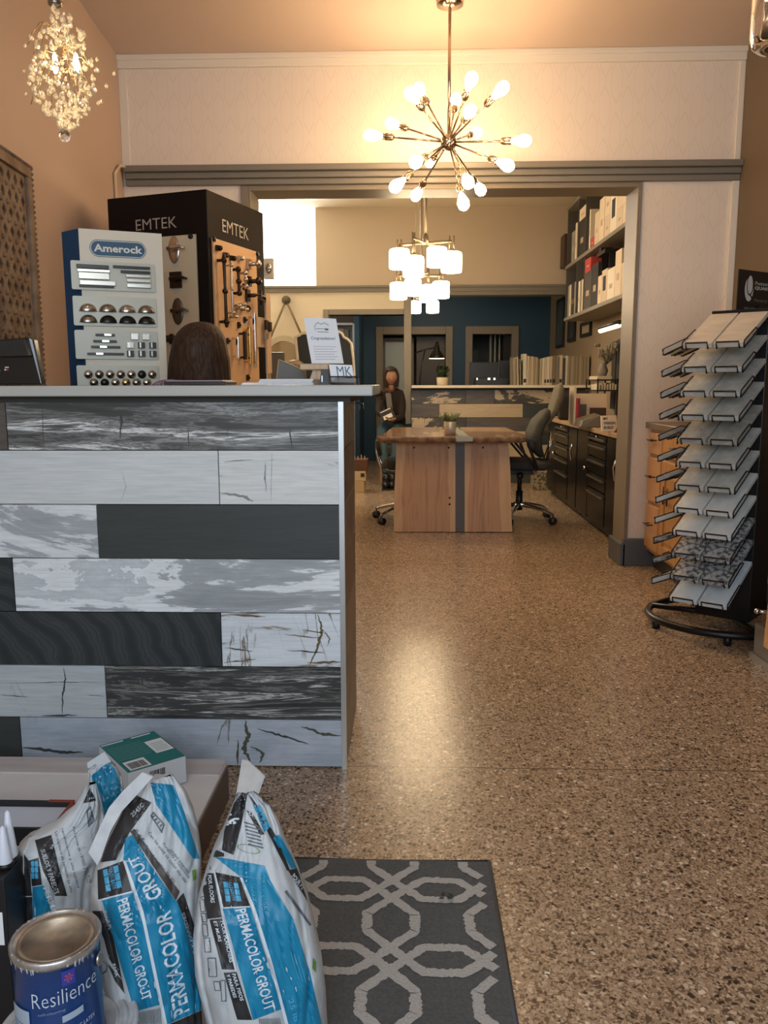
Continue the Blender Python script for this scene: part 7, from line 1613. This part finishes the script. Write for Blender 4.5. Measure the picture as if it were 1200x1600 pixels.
m.ball((a.x+.03, 2.90, 1.10), .055, 14, 0, (1.3, 1, .5)); o = part('raised_sleeve', m, noisy('plaid_blouse', (.16, .09, .16), (.34, .26, .32), 50, .8, lo=.45, hi=.55), wo_, True)
# seated person in the doorway
qY = 9.15; hc_ = at(611, 589, qY)
pr_ = thing('person', 'person in dark cardigan and jeans seated in the doorway beyond the desk, holding a device', 'person', (hc_.x, 9.3, 0))
V_ = lambda px_, py_, Y_: at(px_, py_, Y_)
hip = Vector((-.14, 9.46, .56)); ch_ = at(612, 618, 9.27); nk = at(610, 606, 9.22)
J = [(hip, (.15, .13)), (hip.lerp(ch_, .45), (.14, .12)), (ch_-Vector((0, 0, .02)), (.145, .10)), (nk-Vector((0, 0, .01)), (.07, .06))]; E_ = [(0, 1), (1, 2), (2, 3)]
kl = limb(J, E_, 2, [(at(626, 613, 9.28), (.062, .06)), (at(628, 635, 9.25), (.05, .05)), (at(627, 652, 9.18), (.042, .04)), (at(617, 655, 9.02), (.033, .03))])
kr = limb(J, E_, 2, [(at(597, 614, 9.24), (.06, .058)), (at(593, 633, 9.18), (.05, .05)), (at(592, 645, 9.05), (.04, .04)), (at(600, 650, 8.96), (.032, .03))])
skinned('cardigan', J, E_, mat('dark_cardigan', (.022, .014, .012), .85), pr_)
for nm_, w0, w1, dd in (('hand', at(617, 655, 9.02), 0, Vector((-.5, -.6, -.1))), ('hand', at(600, 650, 8.96), 0, Vector((.5, -.3, -.35)))):
    J2 = [(w0, (.024, .02))]; E2_ = []; hand(J2, E2_, w0, 0, dd, Vector((-.2, -.2, .9)) if dd.x < 0 else Vector((.1, .2, .9)), True); skinned(nm_, J2, E2_, skin, pr_, 1)
m = MB(); a = at(607, 628, 9.13); m.slab([at(602, 614, 9.15), at(611, 614, 9.15), at(614, 640, 9.12), at(605, 640, 9.12)], (0, .03, 0)); part('grey_top', m, mat('grey_knit', (.13, .12, .11), .8), pr_, True, bevel=.01)
J = [(hip-Vector((0, 0, .03)), (.15, .12))]; E_ = []
for kn_, an, sh in ((at(596, 664, 9.0), at(603, 745, 8.78), -1), (at(622, 668, 9.0), at(613, 745, 8.80), 1)):
    th_ = hip.lerp(kn_, .5)+Vector((0, 0, .02)); limb(J, E_, 0, [(hip+Vector((sh*.09, -.08, -.02)), (.085, .08)), (th_, (.078, .075)), (kn_+Vector((0, .04, -.05)), (.066, .066)), (kn_.lerp(an, .35)+Vector((0, 0, -.03)), (.056, .056)), (an+Vector((0, 0, .02)), (.04, .04))])
skinned('jeans', J, E_, mat('teal_jeans', (.030, .065, .085), .8), pr_)
for an in (at(603, 745, 8.78), at(613, 745, 8.80)):
    m = MB(); m.ball((an.x, an.y-.05, .05), .05, 12, 0, (.9, 2.2, .9)); m.bx(an.x-.04, an.x+.04, an.y-.14, an.y+.06, .0, .02); m.tube([(an.x, an.y, .04), (an.x, an.y, an.z+.03)], [.045, .04], 10); part('shoe', m, black, pr_, True)
m = MB(); fdv = Vector((.12, -.95, -.25)).normalized(); upv_ = Vector((0, -.25, .95)).normalized(); upv_ = (upv_-fdv*upv_.dot(fdv)).normalized(); face(m, hc_, fdv, upv_, .088); m.tube([hc_-upv_*.07, nk-Vector((0, 0, .02))], [.05, .055], 10); part('head', m, facem, pr_, True)
m = MB()
sv = fdv.cross(upv_); Qh = Matrix((sv, fdv, upv_)).transposed()
def hh2(u_, v_):
    a = math.pi*(.5-.5+2*u_); b = v_; r_ = .098
    x, y = math.sin(2*math.pi*u_), math.cos(2*math.pi*u_); zz_ = 1.22-v_*2.35; w_ = math.sqrt(max(0, 1-max(0, zz_)**2/1.5)) if zz_ > 0 else 1.0
    Y_ = y*1.0*w_; 
    if Y_ > .35 and zz_ < .78: Y_ = .35
    return hc_+Qh @ Vector((x*.92*w_*(1 if zz_ > -.4 else 1-.15*(-.4-zz_)), Y_, zz_))*r_
m.grid(hh2, 40, 26, 0, True, True); part('hair', m, mat('dark_brown_hair', (.022, .012, .008), .6), pr_, True)
m = MB(); a = at(605, 648, 8.95); Mx = Matrix.Rotation(R(-25), 3, 'Y') @ Matrix.Rotation(R(-30), 3, 'X'); m.box(a, (.15, .02, .13), 0, Mx); m.box(a+Mx @ Vector((.0, -.011, -.03)), (.10, .003, .05), 1, Mx); m.box(a+Mx @ Vector((0, -.011, .05)), (.12, .003, .012), 1, Mx)
single('held_device', m, [black, mat('device_label', (.55, .5, .45), .5)], 'black device with a pale label held by the person beyond the desk', 'device', bevel=.003)
m = MB(); m.bx(-.34, .0-.07, 9.36, 9.6, .40, .44) ; 
for x in (-.32, -.11):
    for y in (9.39, 9.57): m.bx(x-.015, x+.015, y-.015, y+.015, 0, .40)
single('low_bench', m, wood('worktop_wood', (.46, .30, .17), (.36, .22, .12), 1, .35, 1), 'low wooden stool under the person seated in the doorway', 'stool', bevel=.003)
